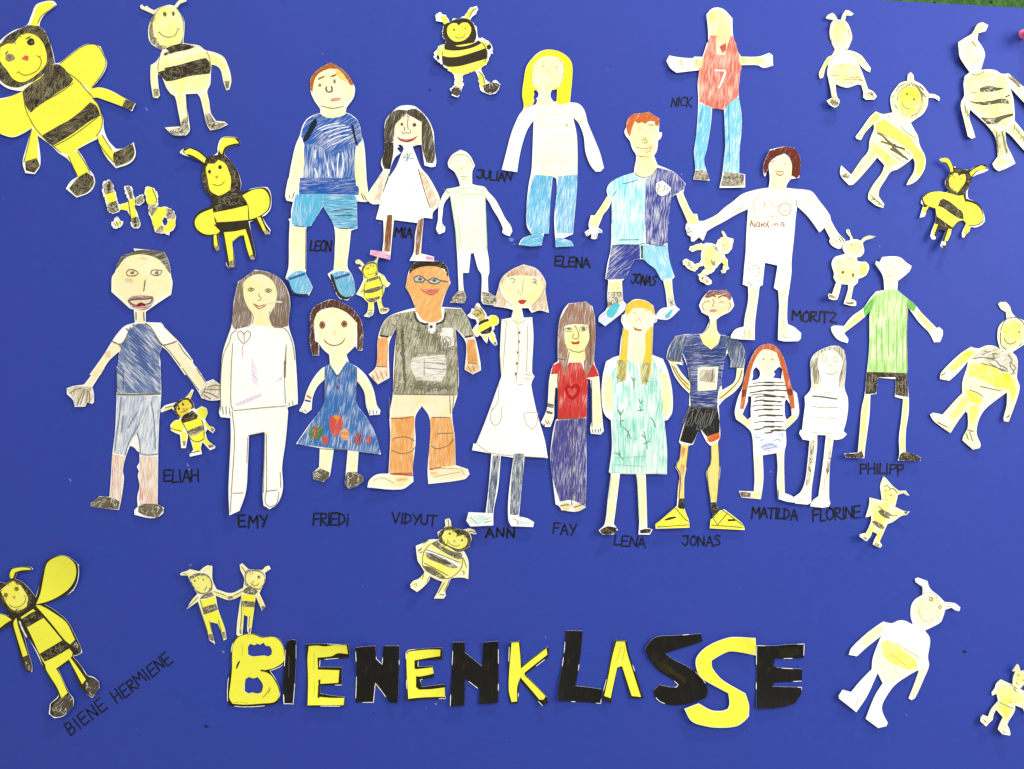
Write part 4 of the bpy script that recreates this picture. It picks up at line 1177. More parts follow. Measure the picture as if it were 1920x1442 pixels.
f.d('eye', (120, 125, 40), (757, 258, 12, 16), (828, 312, 12, 15)).l('700,340 730,390 770,410 800,400', 2, (160, 150, 40), 'mouth').l('760,320 770,325', 1.5, (150, 140, 40), 'nose')
f.l('660,330 670,250 730,190 800,150 850,180 900,270 910,360 870,440 800,490|650,220 680,180 730,160|640,240 660,210|630,360 660,410|600,270 620,300|430,630 500,660 560,700|550,500 600,465|690,580 750,650 850,710|600,860 680,930 740,955|660,790 800,880', 1.3, (140, 130, 90))
f.l('850,160 900,230 950,290|870,200 910,260 905,330|880,170 930,220', 2.4, (120, 110, 70), 'hood_shading')
f.l('445,655 500,680 560,740 640,790 735,822|485,740 560,765 650,800 735,820|580,815 640,850 700,880 765,935|600,800 660,860 720,900|640,820 720,910|600,790 760,930|540,760 640,780', 3.4, (98, 92, 52), 'black_stripe')
f.r('foot', GRY(20, .3), '85,1090 140,1060 185,1090 160,1120 110,1110', '400,1300 500,1380 500,1410 380,1340'); f.r('hand', GRY(30, .45), '250,680 290,655 280,685 255,700', '760,1160 800,1110 825,1105 810,1140')
f.l('380,1280 440,1340 510,1400|95,1090 165,1110|110,1070 150,1080', 1.2)
f.done()

f = Fig('paper_bee', 'pale bee with pointed antenna and thin grey stripes at the right edge below the pin', 'paper bee', (1780, 35, 1920, 325), BG, lift=2.0, z=0.6)
f.body = MP2
f.o('50,245 120,200 190,155 220,105 245,65 290,48 345,75 320,130 250,150 240,210 300,290 318,350 305,410 285,485 360,478 430,490 470,520 540,520 620,600 700,680 790,790 850,900 800,930 690,810 550,650 580,760 590,900 590,960 690,1080 800,1230 780,1300 690,1240 560,1100 505,1055 520,1180 570,1280 605,1355 520,1400 445,1428 405,1400 388,1360 440,1290 420,1130 360,1030 250,920 175,855 165,930 200,1040 225,1115 190,1130 150,1110 115,970 80,830 90,780 118,735 112,620 125,550 175,510 120,450 68,380 55,300', corner=38)
f.r('face', tint((254, 248, 190), .7), '100,250 210,180 290,290 290,400 230,470 130,440 80,350'); f.r('antenna', PAL, '220,130 250,80 310,70 310,120 250,140')
f.r('body', tint((253, 250, 150), .75), '130,560 250,510 420,500 540,540 580,800 580,940 500,1050 380,1010 250,900 150,820 120,740')
f.r('arm', tint((253, 249, 170), .7), '540,560 680,720 800,860 680,760', '100,800 165,850 200,1100 150,1080'); f.r('foot', tint((252, 249, 140), .8), '410,1330 460,1290 560,1340 440,1410')
f.r('leg', crayon((130, 120, 90), .34, 85, .8, .6, paper=(254, 250, 190)), '380,1040 500,1060 520,1180 540,1260 450,1280 430,1150', '560,980 680,1100 720,1180 640,1140 540,1050')
f.r('black_stripe', GRY(5, .8, col=(96, 88, 62)), '275,660 320,640 380,635 430,650 495,655 440,675 330,690 280,690', '170,780 240,785 380,775 480,755 545,780 540,800 440,795 330,810 240,800', '500,735 550,715 550,730 510,745', '280,930 380,940 480,915 570,895 575,912 480,945 420,985 340,990 310,960')
f.l('185,225 230,275', 2.2, (130, 120, 80), 'eye').l('180,325 190,350', 2.2, (230, 200, 120), 'nose').l('185,385 210,415 245,405 260,385', 1.3, (215, 190, 110), 'mouth').l('190,530 260,530 320,495|180,700 260,690|120,820 130,900|150,860 160,930|530,545 600,610|545,560 640,650', 2, (130, 120, 90))
f.hatch(120, 800, 150, 930, 14, 22, 70, 1.5, (120, 110, 80)); f.hatch(420, 1060, 445, 1260, 16, 24, 80, 1.5, (120, 110, 80)); f.hatch(475, 1060, 520, 1260, 18, 34, 80, 1.6, (110, 100, 72)); f.hatch(580, 1000, 700, 1160, 16, 30, 70, 1.4, (130, 120, 90)); f.hatch(290, 655, 480, 655, 26, 26, 20, 1.3, (84, 76, 52)); f.hatch(330, 985, 560, 905, 30, 28, 15, 1.3, (84, 76, 52))
f.hatch(560, 550, 640, 640, 12, 40, 40, 1.6, (110, 100, 70))
f.done()

f = Fig('paper_bee', 'bright yellow and black bee with heart-shaped face and diagonal stripe, below the running bee', 'paper bee', (1715, 290, 1855, 475), BG, lift=2.2, z=0.6)
f.o('315,95 350,70 420,75 480,130 520,200 545,195 560,215 640,230 745,250 820,205 900,178 960,190 1000,262 940,290 850,320 790,355 785,430 750,560 770,650 860,690 940,750 1000,900 1003,985 960,1030 870,1070 800,1060 760,1160 700,1225 665,1215 665,1160 735,1020 700,970 640,990 540,1080 480,1200 430,1290 405,1360 350,1390 315,1350 350,1280 430,1120 330,1100 290,1160 250,1255 200,1255 180,1210 215,1120 270,1000 285,900 280,800 200,780 150,850 120,915 50,930 75,850 110,750 75,710 110,600 180,560 300,545 440,565 470,540 430,470 420,400 480,290 460,220 400,150 340,125', corner=38)
f.r('outline', BLK(50, .97), '320,110 350,72 420,75 480,130 525,205 560,215 640,230 745,250 820,205 900,178 960,190 985,240 860,270 795,355 785,430 730,560 740,650 860,690 940,750 985,870 985,985 900,1040 790,1050 760,1160 700,1225 680,1210 735,1020 700,970 640,990 540,1080 430,1290 405,1360 350,1390 330,1340 430,1120 330,1100 260,1220 230,1200 270,1000 285,900 280,800 200,790 150,850 110,870 110,750 90,680 110,600 180,560 300,545 440,575 470,540 430,470 430,370 480,290 440,200 380,140')
f.r('antenna', YEL, '320,105 360,78 425,80 480,140 515,220 520,270 490,270 470,210 420,140 370,125', '750,290 800,240 900,190 970,225 930,255 850,260 780,340 755,320')
f.r('head', BLK(50, .8), '480,300 560,225 700,245 780,340 770,480 700,590 600,600 500,560 440,460 440,370')
f.r('face', YEL, '470,390 490,310 550,285 590,295 610,335 640,310 690,305 710,350 700,430 650,500 600,570 540,530 490,480')
f.r('body', YEL, '105,640 180,575 300,550 470,570 620,610 690,600 720,690 820,710 920,770 975,880 970,980 880,1030 760,1030 700,960 620,980 530,1070 300,910 285,790 200,765 130,720')
f.r('black_stripe', BLK(-35, .82), '355,670 400,650 500,700 620,790 690,850 705,950 640,940 500,860 400,790 320,760', '290,930 400,980 500,1070 450,1090 350,1080 290,1000')
f.r('leg', YEL, '250,1020 310,1030 240,1190 215,1180', '470,1090 515,1100 450,1270 390,1280', '100,790 190,760 130,860 85,860', '735,1010 780,1030 770,1130 700,1190 690,1130')
f.r('foot', MP, '180,1190 245,1195 250,1255 200,1255', '345,1285 410,1290 400,1340 340,1345', '80,850 130,860 115,905 75,900', '670,1160 720,1180 690,1220')
f.d('eye', (190, 180, 60), (545, 340, 20, 14), (645, 368, 20, 12))
f.done()
# ------------------------------------------------------------------ lower row of children, left half
f = Fig('paper_child', 'paper boy with large square head, open red mouth, blue vest and grey shorts', 'paper figure', (120, 455, 425, 700), CH, z=0.6)
f.o('780,70 850,75 1020,92 1115,108 1165,220 1190,380 1205,440 1190,575 1060,660 910,765 910,878 1080,885 1180,1000 1270,1090 1430,1300 1430,1330 1530,1460 1340,1460 1240,1320 1150,1200 1090,1150 1055,1250 1068,1300 1070,1460 590,1460 615,1200 500,1310 410,1460 290,1460 440,1250 535,1095 600,1000 680,920 790,885 780,740 740,730 640,640 535,545 545,380 580,330 600,250 660,150 800,100', corner=35)
f.r('face', tint((253, 245, 190), .85), '550,380 600,300 690,180 880,120 1060,180 1150,290 1195,430 1185,560 920,740 890,900 810,900 800,740 660,640 545,530')
f.r('hair', GRY(15, .75, col=(110, 104, 80)), '590,300 610,220 670,150 810,95 1030,95 1110,110 1160,220 1190,350 1170,330 1110,240 1050,180 950,140 820,130 700,165 640,230')
f.r('vest', crayon((96, 122, 176), .6, -45, 1.3, 0.6), '800,910 900,900 960,960 1040,1070 1085,1150 1055,1250 1065,1460 595,1460 620,1220 650,1120 720,1010')
f.r('arm', tint((253, 244, 195), .8), '550,1100 630,1120 620,1200 500,1300 400,1460 300,1460', '1100,1130 1260,1090 1420,1310 1520,1460 1350,1460 1240,1310')
f.r('blush', tint((248, 215, 170), .8), '460,1210 530,1190 520,1270 470,1270', '680,400 770,400 770,450 690,440', '850,160 940,170 930,200 860,190')
f.l('700,335 730,305 770,300 820,325 835,345 790,370 720,370 700,335|965,345 985,305 1040,305 1090,310 1070,355 1010,365 965,345|755,320 750,345 775,350 790,330 770,312|1020,325 1015,345 1050,350 1045,320 1020,325', 1.8, (110, 90, 60), 'eye_outline').d('eye_spot', (150, 130, 100), (770, 335, 14, 10), (1035, 335, 14, 8))
f.l('910,410 900,480 890,540|905,420 897,500', 2.2, (130, 115, 85), 'nose')
f.r('lips', crayon((190, 130, 115), .55, 0), '715,640 760,600 880,590 990,600 1000,640 950,720 870,745 790,725 740,690'); f.r('teeth', tint((240, 228, 196), .8), '740,650 880,635 980,620 950,665 880,670 800,680')
f.r('mouth', crayon((165, 25, 20), .95, 10), '800,700 825,675 860,660 915,685 900,705 865,695 840,710'); f.l('720,640 800,628 900,625 990,612|725,650 760,680 800,700|990,615 960,670 915,685', 2.6, (110, 85, 70), 'mouth_outline')
f.l('805,765 805,860|888,765 895,870|750,930 710,1010 680,1080 625,1130 540,1090|905,890 960,930 1010,1010 1060,1090 1100,1130 1180,1115 1260,1085|625,1110 630,1160|790,900 760,920', 2.4, (125, 118, 85))
f.l('1270,1110 1340,1220 1420,1300|1100,1130 1180,1210 1300,1370|1110,920 1270,1080', 1.4)
f.hatch(800, 1000, 900, 1400, 18, 260, -40, 2.0, (72, 98, 165), amp=.4)
f.c(120, 690, 425, 980)
f.o('385,0 270,180 285,230 285,320 270,335 225,320 205,360 110,362 95,300 40,245 38,190 90,170 195,155 260,70 300,0', corner=35)
f.o('495,-10 905,-10 912,250 895,500 885,770 885,830 880,1270 940,1300 935,1350 880,1388 800,1395 665,1365 665,1320 695,1290 690,1200 710,1100 695,1000 705,960 685,920 710,880 710,785 690,775 660,740 620,725 580,830 555,960 565,1020 545,1200 520,1320 400,1310 255,1290 250,1262 340,1195 430,1200 445,1000 455,820 480,600 495,300', corner=30)
f.o('1090,-10 1240,-10 1330,130 1395,105 1500,180 1500,290 1380,305 1290,280 1265,230 1190,120', corner=35)
f.r('vest', crayon((104, 130, 182), .6, -45, 1.3, 0.6), '500,-10 905,-10 905,235 500,230'); f.r('shorts', crayon((176, 192, 214), .42, 80, 1.2), '500,260 905,265 885,770 880,810 715,790 700,600 640,650 575,805 470,790 500,400')
f.r('leg', crayon((240, 196, 160), .45, 88, 1.2), '460,805 570,830 550,1000 545,1240 440,1215 455,1000', '715,820 885,830 880,1270 715,1270'); f.r('skin', tint((252, 240, 195), .8), '205,170 300,20 370,10 270,180', '1110,-10 1230,-10 1330,150 1290,210 1200,110')
f.r('blush', crayon((232, 140, 110), .4, 85), '460,930 500,930 490,1050 450,1100', '715,1110 750,1120 740,1220 710,1240')
f.r('hand', crayon((214, 196, 160), .5, 70), '45,200 100,175 260,180 280,230 270,330 220,320 200,350 110,350 100,290', '1275,220 1340,140 1400,115 1500,190 1500,270 1380,300 1300,270')
f.r('shoe', GRY(8, .85, col=(130, 118, 96)), '255,1262 340,1205 460,1215 525,1245 515,1310 400,1305 260,1290', '705,1290 760,1268 900,1280 935,1320 880,1385 780,1375 705,1340')
f.l('498,245 700,248 910,240', 3.2, (120, 116, 90)).l('540,270 530,400 500,600 480,780|820,310 850,500 860,760|715,510 650,620 600,720 575,820|690,600 715,700 720,800|720,800 800,810 885,800|560,440 540,600|700,400 600,560', 2.0, (128, 138, 160))
f.l('130,350 160,280 190,200|160,340 190,260 205,190|215,330 225,260 230,200|60,240 120,200 180,185|245,330 250,260 240,210|240,190 265,200|1300,220 1380,240 1450,280|1330,200 1420,200 1500,200|1340,180 1420,160 1490,180|1310,250 1380,290|1290,260 1330,180', 2.0, (150, 130, 95)).l('500,0 500,230|560,20 560,200|1110,0 1190,110 1270,210|1240,0 1330,140', 1.3)
f.done()

f = Fig('paper_bee', 'small yellow bee with striped belly in a black hood, by the square-headed boy hand', 'paper bee', (120, 690, 425, 980), BG, lift=2.0, z=1.0, step=3)
f.o('1200,198 1220,205 1185,290 1215,330 1222,380 1240,385 1290,355 1340,375 1350,420 1320,480 1360,535 1410,550 1425,580 1400,605 1345,570 1325,600 1350,670 1400,710 1430,725 1425,745 1375,765 1300,690 1285,740 1295,800 1185,825 1180,805 1215,760 1190,680 1165,620 1145,745 1105,745 1090,620 1050,605 1010,580 1005,530 1040,490 1085,480 1050,420 1020,375 930,412 925,390 960,350 1050,320 1100,290 1150,265', corner=38)
f.r('antenna', crayon((250, 232, 90), .85, 20), '940,400 965,360 1040,340 1020,370', '1150,280 1200,215 1205,230 1180,290')
f.r('hood', BLK(50, .85), '1035,350 1080,300 1140,280 1200,300 1220,370 1190,380 1120,440 1080,470 1045,420'); f.r('face', crayon((250, 225, 70), .9, 20), '1065,370 1110,310 1160,300 1195,350 1180,390 1130,430 1095,455 1070,410')
f.r('wing', YEL, '1010,550 1040,495 1100,490 1125,540 1110,590 1050,600', '1245,400 1290,365 1340,390 1340,430 1310,470 1270,440'); f.r('body', YEL, '1110,490 1240,430 1290,480 1320,600 1310,670 1250,685 1200,660 1150,580')
f.r('black_stripe', BLK(15, .9), '1100,480 1130,440 1200,400 1250,440 1240,470 1180,490 1110,510'); f.r('black_stripe', GRY(20, .6), '1160,590 1230,560 1300,535 1310,570 1250,610 1190,630')
f.r('leg', YEL, '1205,680 1280,685 1280,780 1225,770', '1300,680 1325,640 1390,710 1370,740', '1100,600 1150,600 1145,680 1110,690', '1320,490 1400,560 1390,590 1330,540'); f.r('foot', GRY(20, .6), '1350,720 1410,710 1410,730 1370,745', '1115,680 1145,680 1140,725 1120,720', '1380,560 1410,560 1415,590 1390,590')
f.d('eye', DK, (1080, 380, 10, 12), (1118, 340, 10, 11)).r('nose', crayon((240, 130, 80), .9), '1108,380 1130,372 1130,400')
f.l('1095,410 1130,405 1160,375', 1.6, (120, 90, 30), 'mouth').l('1110,500 1150,580 1200,670 1260,685 1315,660 1310,560 1290,480|1000,560 1110,590|1170,600 1200,570 1240,600 1270,550 1300,570|960,370 1040,350|1190,790 1280,770', 1.4)
f.done()

f = Fig('paper_child', 'tall paper girl in white jumper with pencil heart, white trousers and long hair', 'paper figure', (400, 500, 570, 970), CH, z=3.2)
f.o('250,22 330,38 400,80 440,150 450,220 440,340 470,450 480,560 490,750 490,790 430,810 435,830 420,1000 400,1150 405,1280 375,1360 330,1392 295,1370 290,1300 300,960 295,952 210,970 205,1130 195,1290 160,1400 105,1425 98,1280 108,980 105,870 50,865 40,840 50,780 50,640 60,500 90,400 110,340 125,200 150,90', corner=40)
f.r('hair', crayon((150, 125, 105), .72, 82, 1.0), '145,110 230,35 330,42 400,85 440,170 445,250 435,340 390,350 340,340 330,290 360,200 350,110 300,60 220,60 185,110 180,180 230,290 215,340 130,360 115,330 130,200')
f.r('face', tint((253, 247, 190), .85), '180,110 220,65 280,50 340,80 370,140 360,220 325,290 340,340 280,365 225,340 230,280 190,200')
f.r('jumper', tint((255, 253, 250), .5), '130,370 240,345 330,350 420,370 430,800 120,825 110,500'); f.r('sleeve', tint((254, 251, 226), .7), '100,390 115,520 110,800 55,820 55,550', '425,450 470,480 485,760 435,790 425,640')
f.r('trouser', tint((255, 255, 248), .5), '120,835 425,815 415,1000 385,1280 310,1285 310,955 210,975 185,1290 120,1290 130,980')
f.r('purple_mark', crayon((225, 190, 232), .35, -60), '225,520 245,560 260,640 255,680 235,660', '130,790 280,730 280,745 150,800', '355,670 405,620 405,650')
f.l('205,135 220,125 245,132 225,145 205,135|305,140 325,130 348,140 325,152 305,140', 1.6, (110, 95, 50), 'eye_outline').d('eye', (130, 115, 60), (225, 134, 7, 5), (325, 141, 9, 5))
f.l('270,155 272,175 285,180 280,195 262,198', 1.3, (150, 130, 70), 'nose').l('238,213 250,228 270,245 295,235 312,218|245,218 270,230 300,222', 1.8, (180, 90, 60), 'mouth')
f.l('145,380 165,370 180,390 200,370 220,380 215,410 180,448 150,410 145,380|183,380 183,440', 1.4, (150, 135, 110), 'heart_outline')
f.l('178,110 180,170 200,230 235,285 230,330|140,365 110,390 100,430 65,510 50,650 50,830|118,440 110,600 108,790 120,825|120,828 280,812 430,800|425,450 415,600 420,790|425,460 418,640|350,350 420,360 460,440 475,540|115,830 130,980 115,1290 110,1410|205,975 200,1130|310,960 312,1280 305,1350 330,1380 370,1360 385,1290|300,955 295,1300|120,1300 185,1298|308,1290 375,1282|390,1180 395,1270|205,970 300,950|330,260 340,320 430,345', 1.4, (140, 130, 95))
f.l('418,540 416,640', 4, (120, 112, 80)).l('60,800 65,850|80,800 82,850|100,810 104,860|440,780 445,800|460,770 465,800', 1.2).l('178,450 172,490 178,525', 1.2, (205, 160, 170)).l('320,215 370,205 405,208', 3, (240, 230, 190))
f.done()

f = Fig('paper_child', 'small paper girl with brown bob, big smile and blue flared dress with hearts and flowers', 'paper figure', (545, 555, 725, 925), CH, z=0.8)
f.o('280,30 330,32 400,60 460,100 510,170 530,240 530,330 525,400 490,398 475,365 410,430 430,490 490,520 560,590 610,690 635,800 660,835 655,865 580,872 555,800 540,700 490,620 480,770 560,890 620,1000 665,1155 500,1135 490,1290 535,1320 535,1350 480,1390 430,1405 400,1370 420,1120 318,1115 295,1280 285,1320 240,1358 170,1335 165,1290 210,1250 215,1110 42,1080 130,950 200,860 245,780 250,610 200,660 165,740 155,830 115,860 65,840 100,770 120,700 170,600 230,530 290,500 285,430 240,390 212,350 210,435 165,435 145,340 150,240 155,120 200,70', corner=40)
f.r('hair', crayon((104, 58, 42), .78, 70, dark=(70, 32, 24)), '155,130 200,75 280,35 340,38 410,65 470,110 510,180 528,240 525,395 490,395 485,200 440,150 380,105 310,85 230,100 190,140 175,200 180,330 205,345 205,430 165,430 148,330')
f.r('skin', CRM, '180,200 200,130 300,90 400,120 485,200 470,350 410,430 410,470 350,560 300,510 285,430 220,350', '235,535 250,600 200,650 160,740 105,750 125,700', '490,540 600,690 635,810 560,830 540,700 490,600', '220,1115 310,1115 290,1290 215,1260', '425,1130 495,1140 485,1290 420,1290', '80,830 150,790 150,820 110,850')
f.r('dress', crayon((66, 128, 200), .68, 80, 1.2, dark=(38, 92, 180)), '255,515 290,505 345,590 415,480 485,525 485,650 480,780 560,890 620,1000 658,1150 430,1125 50,1080 140,950 245,780')
f.r('shoe', GRY(20, .85, col=(112, 106, 84)), '170,1290 220,1262 285,1290 280,1325 235,1355 175,1335', '415,1290 500,1290 535,1325 530,1355 480,1390 430,1400 402,1360')
f.r('heart', crayon((232, 96, 78), .85, 60), '285,910 310,880 340,870 375,890 380,940 350,1000 330,1028 300,990', label='red heart with orange top'); f.r('heart_top', crayon((245, 165, 50), .85), '310,880 335,868 365,885 340,910')
f.r('flower', crayon((80, 140, 80), .75, 50), '135,1000 170,950 230,950 240,990 210,1045 150,1045', label='green round shape on the hem'); f.r('flower_core', crayon((205, 85, 60), .85, 85), '175,950 200,960 190,1040 170,1035')
f.r('flower', crayon((224, 96, 60), .75), '230,1040 260,1015 280,1045 265,1085 235,1080', label='small red and yellow flower'); f.r('flower', crayon((240, 160, 90), .75), '365,990 400,965 430,1000 415,1050 375,1050', label='orange flower beside the heart'); f.r('flower', crayon((130, 70, 110), .75, 80), '465,1040 480,1005 515,1005 530,1060 500,1090 470,1075', label='purple oval shape on the hem'); f.r('flower_core', crayon((205, 70, 50), .85, 85), '485,1010 505,1015 500,1080 485,1075'); f.r('flower', crayon((214, 80, 60), .8, 80), '560,1030 580,1015 595,1050 575,1090 560,1070', label='small red oval near the hem corner')
f.r('wristband', crayon((225, 120, 80), .9), '125,722 158,742 152,755 118,735', label='orange wristband'); f.r('wristband', crayon((80, 85, 140), .9), '108,755 152,765 148,778 106,768', label='blue wristband')
f.d('eye', (165, 105, 80), (235, 214, 22, 28), (394, 205, 23, 26)).d('pupil', (95, 60, 50), (235, 214, 9, 12), (394, 205, 10, 12)).l('248,320 270,345 310,362 350,358 385,335 398,310', 2, (150, 110, 60), 'mouth').l('305,260 325,258 328,280 315,292', 1.2, (215, 190, 130), 'nose').d('button', (120, 70, 90), (347, 582, 9, 9), (350, 622, 6, 7), (349, 668, 9, 14))
f.l('290,510 340,590 370,560 415,490|255,520 250,780|485,525 482,770|85,835 95,855|105,830 118,850|580,830 585,865|605,830 610,868|630,835 635,860|210,1115 420,1125|430,530 420,580|450,530 445,580|470,540 470,580', 1.4, (90, 95, 100))
f.done()

SK2 = crayon((244, 168, 84), .6, 85, 1.1, dark=(222, 130, 52), paper=(255, 228, 180))
f = Fig('paper_child', 'paper boy with glasses, orange skin, grey football shirt and cream shorts', 'paper figure', (680, 480, 910, 925), CH, z=0.4)
f.o('330,35 400,30 480,38 515,70 525,130 535,165 500,240 480,310 600,318 640,380 670,460 690,520 715,640 720,695 670,720 620,690 630,590 625,520 565,440 575,560 585,760 575,850 545,960 560,1100 565,1270 640,1295 650,1325 620,1355 400,1385 395,1300 410,1100 405,980 360,910 320,980 322,1130 305,1290 310,1370 240,1415 35,1402 45,1360 90,1325 160,1320 170,1100 165,960 185,840 190,640 210,430 165,520 160,600 165,740 95,780 40,720 85,670 95,500 130,400 175,360 260,330 320,315 290,240 262,190 280,100 300,60', corner=40)
f.r('face', crayon((246, 178, 98), .6, 60, 1.1, dark=(230, 146, 66), paper=(255, 226, 168)), '285,110 300,85 380,60 470,75 505,110 528,165 490,250 475,310 480,380 430,405 350,380 325,330 295,240 268,190')
f.r('hair', BLK(15, .85), '285,110 295,70 330,40 440,35 490,45 515,80 520,130 500,80 440,62 360,65 300,90')
f.r('shirt', crayon((152, 146, 118), .55, 75, .9, 1.0, dark=(112, 106, 82), paper=(244, 240, 214), scrib=2), '320,335 360,395 430,420 490,380 500,320 600,325 640,390 672,480 630,495 560,430 575,560 580,760 572,845 190,840 200,640 215,435 180,480 160,490 105,485 130,410 175,365')
f.r('shirt_print', crayon((200, 194, 168), .4, 0), '305,620 500,600 505,700 480,760 330,750 300,680', label='pale scribbled print panel'); f.r('shirt_badge', crayon((212, 206, 184), .35, 20), '480,440 545,440 555,540 500,560 475,520'); f.r('collar', MP, '318,345 350,400 400,415 400,405 360,385 330,340', '495,335 480,385 440,405 445,415 490,400 510,350', '402,405 445,405 440,472 402,470')
f.r('shorts', tint((250, 236, 190), .8), '185,845 572,845 540,975 415,980 360,910 315,970 170,985'); f.r('arm', SK2, '98,500 155,500 150,670 90,670', '635,505 680,510 700,650 640,655'); f.r('hand', crayon((240, 200, 140), .5, 60), '45,720 90,675 155,680 160,735 95,775', '625,685 640,655 700,650 715,690 670,715')
f.r('leg', SK2, '175,985 312,975 310,1130 300,1330 165,1320 175,1150', '412,985 535,980 555,1100 560,1270 405,1300'); f.r('sock', crayon((205, 90, 50), .8), '170,1320 300,1318 305,1335 200,1340', '410,1290 480,1280 480,1300 410,1305')
f.r('shoe', tint((250, 236, 185), .75), '45,1395 55,1355 100,1330 300,1340 300,1375 240,1408', '400,1375 410,1305 560,1275 640,1300 645,1325 610,1352'); f.r('orange_mark', crayon((245, 200, 90), .7), '200,1350 280,1345 270,1365 210,1370', '410,1310 460,1315 440,1330 410,1330')
f.d('glasses_lens', (190, 190, 170), (344, 142, 35, 20), (438, 150, 40, 20)).d('eye', (95, 90, 80), (350, 142, 12, 9), (436, 150, 12, 9)).l('310,135 340,122 378,138 370,160 320,158 310,135|378,145 400,150|400,150 430,135 478,152 450,170 405,162 400,150|478,150 520,160', 2.2, (80, 90, 95), 'glasses_frame')
f.l('355,200 385,225 420,235 450,222 465,195', 2.0, (190, 90, 60), 'smile'); f.r('mouth', crayon((232, 110, 104), .8, 20), '372,208 400,200 425,204 452,198 450,216 425,228 395,224').d('button', (80, 75, 60), (417, 430, 10, 11))
f.l('318,345 330,390 380,415 400,410|505,340 490,395 445,415|105,485 160,492|620,495 672,485', 3.6, (60, 54, 44)).l('375,625 375,730|375,645 500,655|375,680 500,690|300,620 330,590 520,600|490,500 515,490 540,510 535,540 505,545 490,520 500,500|220,490 245,520 270,500', 1.4, (150, 144, 118))
f.l('180,1120 200,1105 270,1100 320,1125|180,1180 240,1200 300,1185 320,1160|415,1150 450,1170 520,1150 555,1110|450,1080 550,1075|190,840 570,845|170,985 250,985 310,975|415,980 530,980|530,850 535,960|165,860 165,980|555,850 545,960|85,670 155,675|640,650 700,655|210,430 200,640 190,830|575,560 580,840', 1.4, (120, 100, 70)).l('60,720 75,750|80,700 100,750|110,700 130,750|140,700 150,730|640,670 660,700|670,665 680,700', 1.3, (170, 120, 60)).l('70,1360 120,1345 200,1380|430,1340 600,1310|460,1290 600,1290 620,1330', 1.0, (190, 170, 120))
f.hatch(240, 450, 260, 800, 40, 70, 80, 1.4, (112, 106, 82), amp=.3); f.hatch(300, 790, 540, 800, 30, 50, 40, 1.4, (122, 116, 90), amp=.4); f.hatch(330, 450, 520, 560, 30, 90, 80, 1.3, (122, 116, 90), amp=.4)
f.done()

f = Fig('paper_child', 'tall girl with pale bob, red lips, buttoned blouse and flared white skirt', 'paper figure', (865, 490, 1040, 1000), CH, z=2.6)
f.o('330,20 400,45 445,110 445,160 463,275 415,262 372,275 355,250 320,250 330,300 375,298 382,400 375,590 388,610 375,635 370,655 400,800 440,940 458,1042 335,1035 320,1200 305,1350 350,1360 385,1380 380,1405 265,1400 250,1370 250,1250 275,1040 210,1030 195,1200 172,1320 170,1395 50,1400 28,1370 40,1325 130,1330 145,1200 160,1018 58,1000 65,965 80,965 130,840 200,645 213,600 205,500 213,310 265,300 275,260 240,250 170,240 195,150 215,90 270,45', corner=40)
f.r('hair', crayon((226, 190, 135), .45, 85), '200,150 215,90 270,45 330,25 400,50 440,110 442,160 455,265 420,255 375,265 365,240 400,200 430,150 400,60 330,40 270,60 215,130 205,180 230,210 250,245 175,235'); f.r('fringe', crayon((216, 166, 110), .55, 88), '240,80 280,50 330,30 390,50 405,90 380,80 330,95 290,85 260,100')
f.r('face', tint((254, 242, 185), .8), '215,130 250,90 330,80 410,95 435,140 400,210 350,245 320,255 320,300 340,320 300,335 270,315 280,240 230,200')
f.r('blouse', tint((255, 250, 235), .6), '215,315 270,310 300,335 345,305 375,305 378,400 370,590 365,650 215,640 210,500'); f.r('skirt', MP, '200,650 370,655 458,1042 60,1000'); f.r('leg', crayon((80, 102, 130), .62, 85, 1.1), '170,1030 205,1030 185,1200 165,1330 140,1330 150,1200', '280,1020 330,1020 318,1200 300,1340 260,1340 265,1200')
f.r('shoe', tint((215, 235, 232), .7), '35,1340 130,1335 165,1390 60,1395 35,1365', '300,1365 380,1380 375,1398 290,1395')
f.r('mouth', crayon((214, 66, 50), .9), '298,212 320,205 348,210 330,230 310,228').l('255,100 265,92 285,100 280,115 265,112|375,100 385,95 398,105 390,120 375,112|385,105 400,125', 1.6, (150, 140, 90), 'eye').l('330,95 325,130 322,165 312,185|305,150 300,180', 1.3, (215, 180, 120), 'nose')
f.d('button', (120, 100, 80), (307, 380, 7, 7), (305, 427, 5, 9), (299, 484, 6, 7), (295, 542, 7, 7), (289, 597, 6, 8))
f.l('198,140 220,190 270,240|440,150 410,200 370,240|215,315 240,320 230,450 220,580|270,310 300,335 345,310|350,340 350,450 345,590|300,340 303,500 290,640|205,500 212,600|330,605 350,600 380,610|335,620 365,625|170,770 155,810 160,850 180,872 205,850 215,800 215,770|200,650 195,740 165,790|330,805 345,860 375,892 400,860 405,800 330,803|300,652 330,655|80,965 160,1015 450,1040', 1.2, (190, 165, 130)).l('130,1365 165,1350|125,1380 165,1370|270,1360 295,1370 300,1395|50,1350 90,1390', 1.3, (200, 150, 130))
f.done()

